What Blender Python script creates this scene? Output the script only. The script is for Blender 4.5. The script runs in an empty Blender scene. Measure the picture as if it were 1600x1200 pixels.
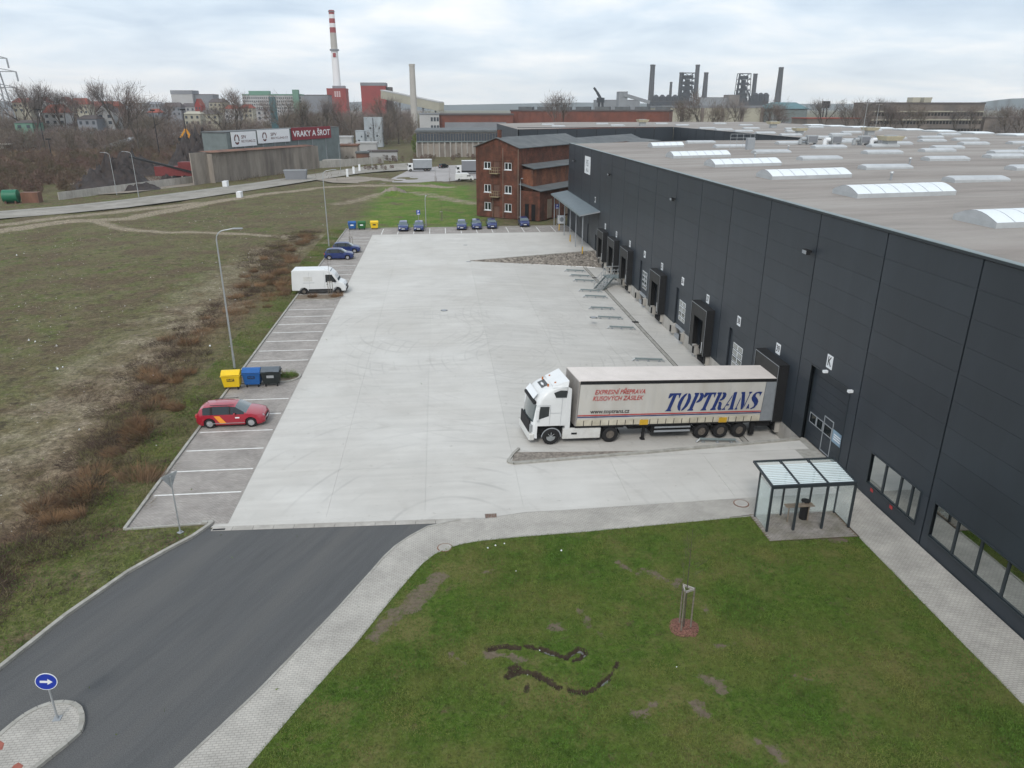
import bpy, math, random
import numpy as np
from mathutils import Vector, Matrix
random.seed(7); rng = np.random.default_rng(7)
SC = bpy.context.scene; COL = SC.collection
pi = math.pi; rad = math.radians

# ------------------------------------------------------------------ camera
F_, HY, VX = 1140.0, 167.0, 682.0
PIT = math.atan((600-HY)/F_); YAW = math.atan((800-VX)*math.cos(PIT)/F_); CH = 19.5
cam = bpy.data.cameras.new('camera'); co = bpy.data.objects.new('camera', cam); COL.objects.link(co)
co.location = (0, 0, CH); co.rotation_euler = (pi/2-PIT, 0, -YAW)
cam.sensor_width = 36; cam.lens = F_/1600*36; cam.clip_start = .5; cam.clip_end = 12000
SC.camera = co
# ------------------------------------------------------------------ world
SUN_EL, SUN_AZ = 42, 200
W = bpy.data.worlds.new('World'); SC.world = W; W.use_nodes = True
nt = W.node_tree; N = nt.nodes; Lk = nt.links; N.clear()
def nd(t, **k):
    n = N.new(t)
    for a, b in k.items(): setattr(n, a, b)
    return n
wo = nd('ShaderNodeOutputWorld'); bg = nd('ShaderNodeBackground'); bg.inputs[1].default_value = .1
sk = nd('ShaderNodeTexSky', sky_type='NISHITA'); sk.sun_disc = False; sk.sun_elevation = rad(SUN_EL); sk.sun_rotation = rad(SUN_AZ)
tc = nd('ShaderNodeTexCoord'); sep = nd('ShaderNodeSeparateXYZ'); Lk.new(tc.outputs['Generated'], sep.inputs[0])
# cloud deck seen in perspective: direction / (z + c)
ad = nd('ShaderNodeMath', operation='ADD'); ad.inputs[1].default_value = .16; Lk.new(sep.outputs[2], ad.inputs[0])
mx = nd('ShaderNodeMath', operation='MAXIMUM'); mx.inputs[1].default_value = .05; Lk.new(ad.outputs[0], mx.inputs[0])
dv = [nd('ShaderNodeMath', operation='DIVIDE') for _ in range(2)]
for i in range(2): Lk.new(sep.outputs[i], dv[i].inputs[0]); Lk.new(mx.outputs[0], dv[i].inputs[1])
cb = nd('ShaderNodeCombineXYZ'); Lk.new(dv[0].outputs[0], cb.inputs[0]); Lk.new(dv[1].outputs[0], cb.inputs[1])
n1 = nd('ShaderNodeTexNoise'); n1.inputs['Scale'].default_value = 1.25; n1.inputs['Detail'].default_value = 7; n1.inputs['Roughness'].default_value = .52
n1.inputs['Distortion'].default_value = .35; Lk.new(cb.outputs[0], n1.inputs['Vector'])
n2 = nd('ShaderNodeTexNoise'); n2.inputs['Scale'].default_value = .45; n2.inputs['Detail'].default_value = 3; Lk.new(cb.outputs[0], n2.inputs['Vector'])
mm = nd('ShaderNodeMix', data_type='FLOAT'); mm.inputs[0].default_value = .42; Lk.new(n1.outputs[0], mm.inputs[2]); Lk.new(n2.outputs[0], mm.inputs[3])
cr = nd('ShaderNodeValToRGB'); e = cr.color_ramp.elements
e[0].position = .36; e[0].color = (4.7, 5.8, 7.1, 1); e[1].position = .60; e[1].color = (9.7, 9.7, 9.7, 1)
q = cr.color_ramp.elements.new(.47); q.color = (6.6, 7.6, 8.6, 1)
Lk.new(mm.outputs[0], cr.inputs[0])
# pale band toward the horizon
hz = nd('ShaderNodeMapRange'); hz.inputs[1].default_value = 0; hz.inputs[2].default_value = .11; hz.inputs[3].default_value = .42; hz.inputs[4].default_value = 0
Lk.new(sep.outputs[2], hz.inputs[0])
hm = nd('ShaderNodeMix', data_type='RGBA'); Lk.new(hz.outputs[0], hm.inputs[0]); Lk.new(cr.outputs[0], hm.inputs[6]); hm.inputs[7].default_value = (9.6, 9.5, 9.3, 1)
cm = nd('ShaderNodeMix', data_type='RGBA'); cm.inputs[0].default_value = .96; Lk.new(sk.outputs[0], cm.inputs[6]); Lk.new(hm.outputs[2], cm.inputs[7])
Lk.new(cm.outputs[2], bg.inputs[0]); Lk.new(bg.outputs[0], wo.inputs[0])
# ------------------------------------------------------------------ sun (overcast)
sun = bpy.data.lights.new('sun', 'SUN'); sun.energy = 1.3; sun.angle = rad(14); sun.color = (1, .96, .9)
so = bpy.data.objects.new('sun', sun); COL.objects.link(so)
so.rotation_euler = (rad(90-SUN_EL), 0, rad(180-SUN_AZ))
SC.view_settings.view_transform = 'Standard'; SC.view_settings.look = 'None'; SC.view_settings.exposure = 0.27; SC.view_settings.gamma = 1
SC.cycles.use_denoising = True; SC.cycles.max_bounces = 6; SC.cycles.transparent_max_bounces = 12
SC.cycles.volume_bounces = 1; SC.cycles.diffuse_bounces = 3

# ------------------------------------------------------------------ surveying: a point of the photo -> a point of the place
_F = Vector((math.sin(YAW)*math.cos(PIT), math.cos(YAW)*math.cos(PIT), -math.sin(PIT)))
_R = Vector((math.cos(YAW), -math.sin(YAW), 0)); _U = _R.cross(_F); _C = Vector((0, 0, CH))
def ray(u, v): return _F+_R*((u-800)/F_)-_U*((v-600)/F_)
def g(u, v, z=0.): d = ray(u, v); return _C+d*((z-CH)/d.z)
def gx(u, v, x): d = ray(u, v); return _C+d*(x/d.x)
def gy(u, v, y): d = ray(u, v); return _C+d*(y/d.y)

# ------------------------------------------------------------------ materials
def pm(name, c, rough=.8, var=.12, scale=1.5, bump=0., bscale=20., metal=0., spec=.4, c2=None, sc2=.2, amt2=.5, alpha=1, trans=0, stretch=None, detail=5, coat=0, rotz=0, orand=0, grain=0):
    m = bpy.data.materials.new(name); m.use_nodes = True; t = m.node_tree; B = t.nodes['Principled BSDF']
    B.inputs['Roughness'].default_value = rough; B.inputs['Metallic'].default_value = metal; B.inputs['Specular IOR Level'].default_value = spec
    B.inputs['Coat Weight'].default_value = coat; B.inputs['Transmission Weight'].default_value = trans; B.inputs['Alpha'].default_value = alpha
    ge = t.nodes.new('ShaderNodeNewGeometry'); mp = t.nodes.new('ShaderNodeMapping'); t.links.new(ge.outputs['Position'], mp.inputs[0])
    if stretch: mp.inputs['Scale'].default_value = stretch
    if rotz:   # turn first, then stretch
        m0 = t.nodes.new('ShaderNodeMapping'); m0.inputs['Rotation'].default_value = (0, 0, rotz); t.links.new(ge.outputs['Position'], m0.inputs[0]); t.links.new(m0.outputs[0], mp.inputs[0])
    nz = t.nodes.new('ShaderNodeTexNoise'); nz.inputs['Scale'].default_value = scale; nz.inputs['Detail'].default_value = detail; nz.inputs['Roughness'].default_value = .65
    t.links.new(mp.outputs[0], nz.inputs['Vector'])
    r = t.nodes.new('ShaderNodeValToRGB'); e = r.color_ramp.elements; e[0].position = .3; e[1].position = .7
    e[0].color = (*[x*(1-var) for x in c], 1); e[1].color = (*[min(1, x*(1+var)) for x in c], 1)
    t.links.new(nz.outputs[0], r.inputs[0]); out = r.outputs[0]
    if c2:
        n2 = t.nodes.new('ShaderNodeTexNoise'); n2.inputs['Scale'].default_value = sc2; n2.inputs['Detail'].default_value = 6; n2.inputs['Roughness'].default_value = .6
        t.links.new(mp.outputs[0], n2.inputs['Vector'])
        r2 = t.nodes.new('ShaderNodeMapRange'); r2.inputs[1].default_value = .42; r2.inputs[2].default_value = .66; r2.inputs[3].default_value = 0; r2.inputs[4].default_value = amt2
        t.links.new(n2.outputs[0], r2.inputs[0])
        x = t.nodes.new('ShaderNodeMix'); x.data_type = 'RGBA'; t.links.new(r2.outputs[0], x.inputs[0]); t.links.new(out, x.inputs[6]); x.inputs[7].default_value = (*c2, 1)
        out = x.outputs[2]
    def mul(src, lo, hi, a, b_, o):
        r3 = t.nodes.new('ShaderNodeMapRange'); r3.inputs[1].default_value = a; r3.inputs[2].default_value = b_; r3.inputs[3].default_value = lo; r3.inputs[4].default_value = hi; t.links.new(src, r3.inputs[0])
        x = t.nodes.new('ShaderNodeMix'); x.data_type = 'RGBA'; x.blend_type = 'MULTIPLY'; x.inputs[0].default_value = 1; t.links.new(o, x.inputs[6]); t.links.new(r3.outputs[0], x.inputs[7]); return x.outputs[2]
    if orand:
        oi = t.nodes.new('ShaderNodeObjectInfo'); out = mul(oi.outputs['Random'], 1-orand, 1+orand, 0, 1, out)
    if grain:
        gn = t.nodes.new('ShaderNodeTexNoise'); gn.inputs['Scale'].default_value = 28; gn.inputs['Detail'].default_value = 3; t.links.new(ge.outputs['Position'], gn.inputs['Vector']); out = mul(gn.outputs[0], 1-grain, 1+grain, .3, .7, out)
    t.links.new(out, B.inputs['Base Color'])
    if bump:
        bn = t.nodes.new('ShaderNodeTexNoise'); bn.inputs['Scale'].default_value = bscale; bn.inputs['Detail'].default_value = 4; t.links.new(mp.outputs[0], bn.inputs['Vector'])
        bp = t.nodes.new('ShaderNodeBump'); bp.inputs['Strength'].default_value = bump; bp.inputs['Distance'].default_value = .03
        t.links.new(bn.outputs[0], bp.inputs['Height']); t.links.new(bp.outputs[0], B.inputs['Normal'])
    m['out'] = 0
    return m
def brickmat(name, c1, c2, mortar, w, h, rough=.85, rot=0, sl=1, var=.5, axis='xy', msize=.012, stain=None):
    m = pm(name, c1, rough); t = m.node_tree; B = t.nodes['Principled BSDF']
    ge = t.nodes.new('ShaderNodeTexCoord' if axis == 'obj' else 'ShaderNodeNewGeometry'); src = ge.outputs['Object' if axis == 'obj' else 'Position']
    mp = t.nodes.new('ShaderNodeMapping'); t.links.new(src, mp.inputs[0]); mp.inputs['Rotation'].default_value = (0, 0, rot)
    vec = mp.outputs[0]
    if axis == 'obj':   # walls: run along x+y, rise along z
        s = t.nodes.new('ShaderNodeSeparateXYZ'); t.links.new(vec, s.inputs[0]); a = t.nodes.new('ShaderNodeMath'); t.links.new(s.outputs[0], a.inputs[0]); t.links.new(s.outputs[1], a.inputs[1])
        c = t.nodes.new('ShaderNodeCombineXYZ'); t.links.new(a.outputs[0], c.inputs[0]); t.links.new(s.outputs[2], c.inputs[1]); vec = c.outputs[0]
    b = t.nodes.new('ShaderNodeTexBrick'); t.links.new(vec, b.inputs[0]); b.inputs['Scale'].default_value = 1
    b.inputs['Brick Width'].default_value = w; b.inputs['Row Height'].default_value = h; b.inputs['Mortar Size'].default_value = msize
    b.inputs['Color1'].default_value = (*c1, 1); b.inputs['Color2'].default_value = (*c2, 1); b.inputs['Mortar'].default_value = (*mortar, 1)
    n = t.nodes.new('ShaderNodeTexNoise'); n.inputs['Scale'].default_value = .6; n.inputs['Detail'].default_value = 8; n.inputs['Roughness'].default_value = .7; t.links.new(src, n.inputs['Vector'])
    r = t.nodes.new('ShaderNodeMapRange'); r.inputs[1].default_value = .35; r.inputs[2].default_value = .7; r.inputs[3].default_value = 1-var*.6; r.inputs[4].default_value = 1+var*.4
    t.links.new(n.outputs[0], r.inputs[0])
    x = t.nodes.new('ShaderNodeMix'); x.data_type = 'RGBA'; x.blend_type = 'MULTIPLY'; x.inputs[0].default_value = 1; t.links.new(b.outputs[0], x.inputs[6]); t.links.new(r.outputs[0], x.inputs[7])
    out = x.outputs[2]
    if stain:
        n = t.nodes.new('ShaderNodeTexNoise'); n.inputs['Scale'].default_value = .9; n.inputs['Detail'].default_value = 5; mp2 = t.nodes.new('ShaderNodeMapping'); mp2.inputs['Scale'].default_value = (1, 1, .25)
        t.links.new(src, mp2.inputs[0]); t.links.new(mp2.outputs[0], n.inputs['Vector'])
        r = t.nodes.new('ShaderNodeMapRange'); r.inputs[1].default_value = .45; r.inputs[2].default_value = .7; r.inputs[4].default_value = .75; t.links.new(n.outputs[0], r.inputs[0])
        x = t.nodes.new('ShaderNodeMix'); x.data_type = 'RGBA'; t.links.new(r.outputs[0], x.inputs[0]); t.links.new(out, x.inputs[6]); x.inputs[7].default_value = (*stain, 1); out = x.outputs[2]
    t.links.new(out, B.inputs['Base Color'])
    bp = t.nodes.new('ShaderNodeBump'); bp.inputs['Strength'].default_value = .5; bp.inputs['Distance'].default_value = .01; bp.invert = True
    t.links.new(b.outputs['Fac'], bp.inputs['Height']); t.links.new(bp.outputs[0], B.inputs['Normal'])
    return m
M = {}
M['asphalt'] = pm('asphalt', (.086, .088, .090), .85, .10, 2.5, .5, 60, c2=(.112, .110, .107), sc2=.55, amt2=.7, stretch=(1.4, .12, 1), rotz=rad(28), grain=.28)
M['paver'] = brickmat('pavers', (.415, .395, .36), (.465, .44, .40), (.30, .285, .26), .2, .1, .9, rad(0), var=.35)
M['paver_park'] = brickmat('parking_pavers', (.345, .315, .29), (.43, .40, .37), (.17, .155, .145), .2, .1, .9, var=.4)
M['kerb'] = pm('kerb_concrete', (.36, .35, .32), .9, .2, 3, .3, 40, c2=(.2, .19, .16), sc2=1.2, amt2=.5)
M['conc'] = pm('wall_concrete', (.42, .40, .37), .9, .18, 2, .2, 20, c2=(.25, .23, .2), sc2=.7, amt2=.5, stretch=(1, 1, .3))
M['line'] = pm('line_paint', (.75, .75, .73), .7, .15, 8, c2=(.5, .48, .46), sc2=5, amt2=.5)
M['clad'] = pm('anthracite_cladding', (.029, .037, .047), .44, .12, .5, .25, 1.2, spec=.45, orand=.07, stretch=(1, 1, .25))
M['clad2'] = pm('anthracite_trim', (.028, .036, .042), .4, .06, .5, spec=.45)
M['seam'] = pm('joint_black', (.008, .009, .011), .8)
M['black'] = pm('black_rubber', (.012, .012, .013), .75, .2, 4)
M['dark'] = pm('dark_recess', (.006, .006, .007), .9)
M['grey_m'] = pm('galvanised_steel', (.42, .44, .45), .45, .12, 6, metal=.5)
M['grey_p'] = pm('grey_paint', (.3, .32, .34), .5, .08)
M['roof'] = pm('roof_membrane', (.235, .208, .188), .9, .2, .5, .2, 6, c2=(.33, .305, .28), sc2=.12, amt2=.9, stretch=(.35, 1.6, 1), grain=.12)
M['cap'] = pm('parapet_cap', (.19, .23, .235), .5, .1)
M['sky_w'] = pm('rooflight_glazing', (.72, .76, .78), .25, .03, 2, spec=.6)
M['sky_f'] = pm('rooflight_upstand', (.42, .44, .45), .6, .1)
M['dome'] = pm('rooflight_dome', (.44, .46, .475), .4, .12, 1)
M['glass'] = pm('solar_window_glass', (.50, .53, .53), .04, .04, .3, metal=1)
M['glassd'] = pm('vehicle_glass', (.015, .02, .022), .06, .05, 3, spec=.7)
M['wscreen'] = pm('windscreen_glass', (.05, .075, .08), .05, .1, 3, spec=1, coat=1)
M['clear'] = pm('clear_glass', (.8, .92, .9), .05, 0, 1, alpha=.22, spec=.6)
M['slat'] = pm('translucent_white_roofing', (.74, .84, .86), .35, .05, alpha=.8)
M['white'] = pm('white_paint', (.70, .71, .71), .35, .04, 1, spec=.5, coat=.3)
M['whited'] = pm('dirty_white_paint', (.66, .66, .64), .5, .06, 1, c2=(.45, .43, .38), sc2=1.1, amt2=.5)
M['tarp'] = pm('trailer_curtain', (.55, .535, .50), .6, .1, 2, .15, 4, c2=(.40, .37, .32), sc2=1.0, amt2=.65, stretch=(1, 1, .35))
M['tarpb'] = pm('curtain_lower_band', (.58, .54, .44), .6, .12, 3, c2=(.36, .32, .24), sc2=1.4, amt2=.6)
M['troof'] = pm('trailer_roof', (.70, .64, .60), .6, .06, 1.2, c2=(.6, .55, .5), sc2=.8, amt2=.4)
M['tyre'] = pm('tyre_rubber', (.018, .018, .019), .85, .2, 9)
M['rim'] = pm('wheel_rim', (.5, .5, .51), .4, .15, 9, metal=.5)
M['rimd'] = pm('dirty_rim', (.16, .14, .12), .7, .3, 9)
M['red'] = pm('red_car_paint', (.34, .008, .026), .3, .04, 2, spec=.6, coat=1)
M['blue'] = pm('blue_car_paint', (.012, .028, .13), .3, .05, 2, spec=.5, coat=.6)
M['orange'] = pm('orange_sticker', (.85, .33, .04), .5)
M['signblue'] = pm('sign_blue', (.012, .04, .36), .4, .04)
M['signred'] = pm('sign_red', (.22, .018, .03), .6, .08)
M['textblue'] = pm('lettering_blue', (.015, .035, .16), .6, .25, 6)
M['textred'] = pm('lettering_red', (.45, .05, .05), .6, .15, 6)
M['ink'] = pm('lettering_black', (.02, .02, .022), .6)
M['plate'] = pm('plate_white', (.78, .8, .82), .5, .03)
M['yellow'] = pm('bin_yellow', (.78, .52, .015), .45, .06, 3)
M['yellowp'] = pm('yellow_panel', (.6, .36, .03), .6, .15, 6)
M['bblue'] = pm('bin_blue', (.014, .10, .32), .45, .08, 3)
M['bgreen'] = pm('bin_green', (.02, .12, .03), .5, .1, 3)
M['bdark'] = pm('bin_black', (.018, .024, .024), .5, .1, 3)
M['blid'] = pm('bin_grey_lid', (.10, .12, .14), .5, .1, 3)
M['brick'] = brickmat('old_brick', (.125, .042, .024), (.20, .062, .034), (.09, .055, .042), .25, .08, .9, axis='obj', var=.8, stain=(.05, .028, .02))
M['brick2'] = brickmat('orange_brick', (.22, .075, .035), (.30, .105, .05), (.13, .08, .06), .25, .08, .9, axis='obj', var=.8, stain=(.07, .045, .035))
M['fbrick'] = pm('far_brick', (.185, .065, .045), .9, .15, .3, c2=(.10, .05, .04), sc2=.12, amt2=.6)
M['tar'] = pm('tar_roofing', (.10, .11, .115), .8, .15, .6, c2=(.16, .165, .165), sc2=.4, amt2=.6)
M['canopy'] = pm('canopy_sheet', (.15, .185, .205), .5, .08, 1)
M['wood'] = pm('weathered_wood', (.22, .18, .14), .9, .3, 8)
M['stake'] = pm('stake_wood', (.19, .165, .135), .9, .3, 8)
M['bark'] = pm('bark', (.085, .07, .058), .95, .3, 3)
M['twig'] = pm('twigs', (.17, .13, .115), .95, .35, .12, c2=(.10, .095, .05), sc2=.05, amt2=.6)
M['twig2'] = pm('twigs_grey', (.185, .16, .15), .95, .3, .12, c2=(.11, .09, .085), sc2=.04, amt2=.6)
M['bramble'] = pm('bramble', (.15, .095, .078), .95, .4, .15, c2=(.10, .095, .05), sc2=.06, amt2=.8)
M['drygrass'] = pm('dry_grass', (.24, .145, .078), .95, .35, .8, c2=(.12, .08, .055), sc2=.3, amt2=1)
M['grassb'] = pm('grass_blades', (.080, .155, .022), .9, .5, 2.6, c2=(.19, .195, .055), sc2=.35, amt2=.9)
M['deadst'] = pm('dead_stalk', (.075, .052, .040), .95, .4, .6)
M['palegr'] = pm('pale_dry_grass', (.19, .155, .09), .95, .35, .6, c2=(.10, .115, .035), sc2=.3, amt2=.8)
M['silog'] = pm('silo_sheet', (.40, .44, .47), .7, .1, .5)
M['stone'] = pm('pale_stone', (.38, .36, .33), .9, .3, 3)
M['rust'] = pm('rusty_sheet', (.20, .10, .065), .9, .3, .5, c2=(.08, .05, .045), sc2=.3, amt2=.8, stretch=(1, 1, .2))
M['corr'] = pm('weathered_corrugated_sheet', (.34, .30, .26), .8, .15, .5, c2=(.13, .11, .10), sc2=.3, amt2=.7, stretch=(1, 1, .2))
M['corr2'] = pm('green_grey_sheet', (.16, .19, .19), .8, .15, .5)
M['scrap'] = pm('scrap_metal', (.034, .028, .028), .8, .6, .8, .8, 3, c2=(.06, .042, .034), sc2=.5, amt2=.6)
M['dirtc'] = pm('bare_dirt', (.27, .235, .195), .95, .2, 1.2, .4, 8, c2=(.17, .145, .12), sc2=.15, amt2=.6)
M['mud'] = pm('wet_mud', (.062, .047, .035), .7, .45, 5, .8, 14)
M['mudl'] = pm('dry_mud', (.17, .135, .10), .95, .3, 4, .6, 14)
M['water'] = pm('puddle_water', (.10, .10, .09), .04, .1, 2, spec=.9)
M['chips'] = pm('bark_mulch', (.17, .08, .06), .95, .8, 14, .8, 40)
M['gravel'] = pm('stone_bed', (.22, .195, .17), .95, .5, 4, .8, 9)
M['street'] = pm('old_road_surface', (.30, .28, .25), .9, .2, .4, c2=(.21, .195, .165), sc2=.12, amt2=.9, grain=.15)
M['yardfar'] = pm('car_park_surface', (.36, .34, .335), .9, .12, .3, c2=(.28, .265, .255), sc2=.1, amt2=.6)
M['steelb'] = pm('steelworks_dark', (.018, .02, .028), .9, .25, .05)
M['far_w'] = pm('far_white_wall', (.42, .42, .42), .9, .1, .1)
M['far_c'] = pm('far_cream_wall', (.38, .36, .29), .9, .1, .1)
M['far_g'] = pm('far_grey_wall', (.22, .23, .25), .9, .15, .05)
M['far_b'] = pm('far_brown_wall', (.18, .15, .13), .9, .2, .05, c2=(.10, .09, .085), sc2=.08, amt2=.8)
M['far_r'] = pm('far_red_roof', (.26, .07, .05), .9, .2, .1)
M['far_dr'] = pm('far_dark_roof', (.10, .085, .085), .9, .2, .1)
M['far_win'] = pm('far_window', (.05, .06, .075), .4)
M['redb'] = pm('red_cladding', (.28, .05, .045), .8, .12, .1)
M['chim'] = pm('chimney_concrete', (.42, .40, .37), .9, .08, .1)
M['chimd'] = pm('steel_stack', (.055, .055, .062), .9, .15, .05)
M['chimr'] = pm('chimney_red', (.30, .05, .055), .8, .08, .1)
M['chimw'] = pm('chimney_white', (.75, .75, .76), .8, .05, .1)
M['teal'] = pm('teal_sheet', (.10, .19, .21), .8, .1)
M['fgreen'] = pm('green_sheet', (.14, .26, .20), .8, .1)
M['greenp'] = pm('green_tank_paint', (.012, .14, .075), .5, .1)
M['digger'] = pm('digger_yellow', (.62, .28, .03), .6, .1)
M['redm'] = pm('machine_red', (.17, .03, .03), .6, .15)
M['beige'] = pm('beige_casing', (.55, .50, .36), .6, .1)
M['hill'] = pm('distant_hills', (.08, .11, .13), .95, .2, .003)
M['joint'] = pm('joint_filler', (.42, .41, .385), .9, .1, 3)
M['redpaver'] = pm('red_pavers', (.30, .10, .075), .9, .2, 8)

# yard concrete: pale slab with tyre arcs and stains
def yard_mat():
    m = pm('yard_concrete', (.53, .515, .485), .85, .06, .5, .15, 30, c2=(.475, .455, .42), sc2=.1, amt2=.7, orand=.018, grain=.05); t = m.node_tree; B = t.nodes['Principled BSDF']; src = B.inputs['Base Color'].links[0].from_socket
    ge = t.nodes.new('ShaderNodeNewGeometry')
    acc = None
    for (cx, cy, sc, dist, s) in ((6, 58, 1.3, 2.2, 1), (-2, 66, 1.0, 3.5, 2), (11, 72, 1.6, 3, 3), (0, 30, .9, 2.5, 4)):
        mp = t.nodes.new('ShaderNodeMapping'); mp.inputs['Location'].default_value = (-cx, -cy, 0); t.links.new(ge.outputs['Position'], mp.inputs[0])
        mp2 = t.nodes.new('ShaderNodeMapping'); mp2.inputs['Scale'].default_value = (1, .8, 0); t.links.new(mp.outputs[0], mp2.inputs[0])
        w = t.nodes.new('ShaderNodeTexWave'); w.wave_type = 'RINGS'; w.rings_direction = 'Z'; w.inputs['Scale'].default_value = sc*.25; w.inputs['Distortion'].default_value = dist
        w.inputs['Detail'].default_value = 2; w.inputs['Detail Scale'].default_value = .25; t.links.new(mp2.outputs[0], w.inputs['Vector'])
        r = t.nodes.new('ShaderNodeMapRange'); r.inputs[1].default_value = .93; r.inputs[2].default_value = .995; t.links.new(w.outputs['Fac'], r.inputs[0])
        ln = t.nodes.new('ShaderNodeVectorMath'); ln.operation = 'LENGTH'; t.links.new(mp2.outputs[0], ln.inputs[0])
        f = t.nodes.new('ShaderNodeMapRange'); f.inputs[1].default_value = 8; f.inputs[2].default_value = 20; f.inputs[3].default_value = 1; f.inputs[4].default_value = 0; t.links.new(ln.outputs['Value'], f.inputs[0])
        a = t.nodes.new('ShaderNodeMath'); a.operation = 'MULTIPLY'; t.links.new(r.outputs[0], a.inputs[0]); t.links.new(f.outputs[0], a.inputs[1])
        if acc is None: acc = a.outputs[0]
        else:
            b = t.nodes.new('ShaderNodeMath'); b.operation = 'MAXIMUM'; t.links.new(acc, b.inputs[0]); t.links.new(a.outputs[0], b.inputs[1]); acc = b.outputs[0]
    n = t.nodes.new('ShaderNodeTexNoise'); n.inputs['Scale'].default_value = .22; n.inputs['Detail'].default_value = 4; t.links.new(ge.outputs['Position'], n.inputs['Vector'])
    r = t.nodes.new('ShaderNodeMapRange'); r.inputs[1].default_value = .45; r.inputs[2].default_value = .6; r.inputs[4].default_value = .22; t.links.new(n.outputs[0], r.inputs[0])
    a = t.nodes.new('ShaderNodeMath'); a.operation = 'MULTIPLY'; t.links.new(acc, a.inputs[0]); t.links.new(r.outputs[0], a.inputs[1])
    x = t.nodes.new('ShaderNodeMix'); x.data_type = 'RGBA'; t.links.new(a.outputs[0], x.inputs[0]); t.links.new(src, x.inputs[6]); x.inputs[7].default_value = (.2, .195, .19, 1)
    # brushed streaks
    mp = t.nodes.new('ShaderNodeMapping'); mp.inputs['Scale'].default_value = (.25, 2.2, 1); t.links.new(ge.outputs['Position'], mp.inputs[0])
    n = t.nodes.new('ShaderNodeTexNoise'); n.inputs['Scale'].default_value = .8; n.inputs['Detail'].default_value = 5; t.links.new(mp.outputs[0], n.inputs['Vector'])
    r = t.nodes.new('ShaderNodeMapRange'); r.inputs[1].default_value = .3; r.inputs[2].default_value = .7; r.inputs[3].default_value = .93; r.inputs[4].default_value = 1.04; t.links.new(n.outputs[0], r.inputs[0])
    y = t.nodes.new('ShaderNodeMix'); y.data_type = 'RGBA'; y.blend_type = 'MULTIPLY'; y.inputs[0].default_value = 1; t.links.new(x.outputs[2], y.inputs[6]); t.links.new(r.outputs[0], y.inputs[7])
    out = y.outputs[2]
    for sc, a0, a1, am, col in ((.55, .62, .72, .22, (.33,.31,.28)), (3.2, .66, .74, .45, (.25,.235,.21)), (.16, .52, .66, .35, (.62,.61,.58))):
        n = t.nodes.new('ShaderNodeTexNoise'); n.inputs['Scale'].default_value = sc; n.inputs['Detail'].default_value = 5; t.links.new(ge.outputs['Position'], n.inputs['Vector'])
        r = t.nodes.new('ShaderNodeMapRange'); r.inputs[1].default_value = a0; r.inputs[2].default_value = a1; r.inputs[4].default_value = am; t.links.new(n.outputs[0], r.inputs[0])
        x = t.nodes.new('ShaderNodeMix'); x.data_type = 'RGBA'; t.links.new(r.outputs[0], x.inputs[0]); t.links.new(out, x.inputs[6]); x.inputs[7].default_value = (*col, 1); out = x.outputs[2]
    t.links.new(out, B.inputs['Base Color']); return m
M['yard'] = yard_mat()

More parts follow.
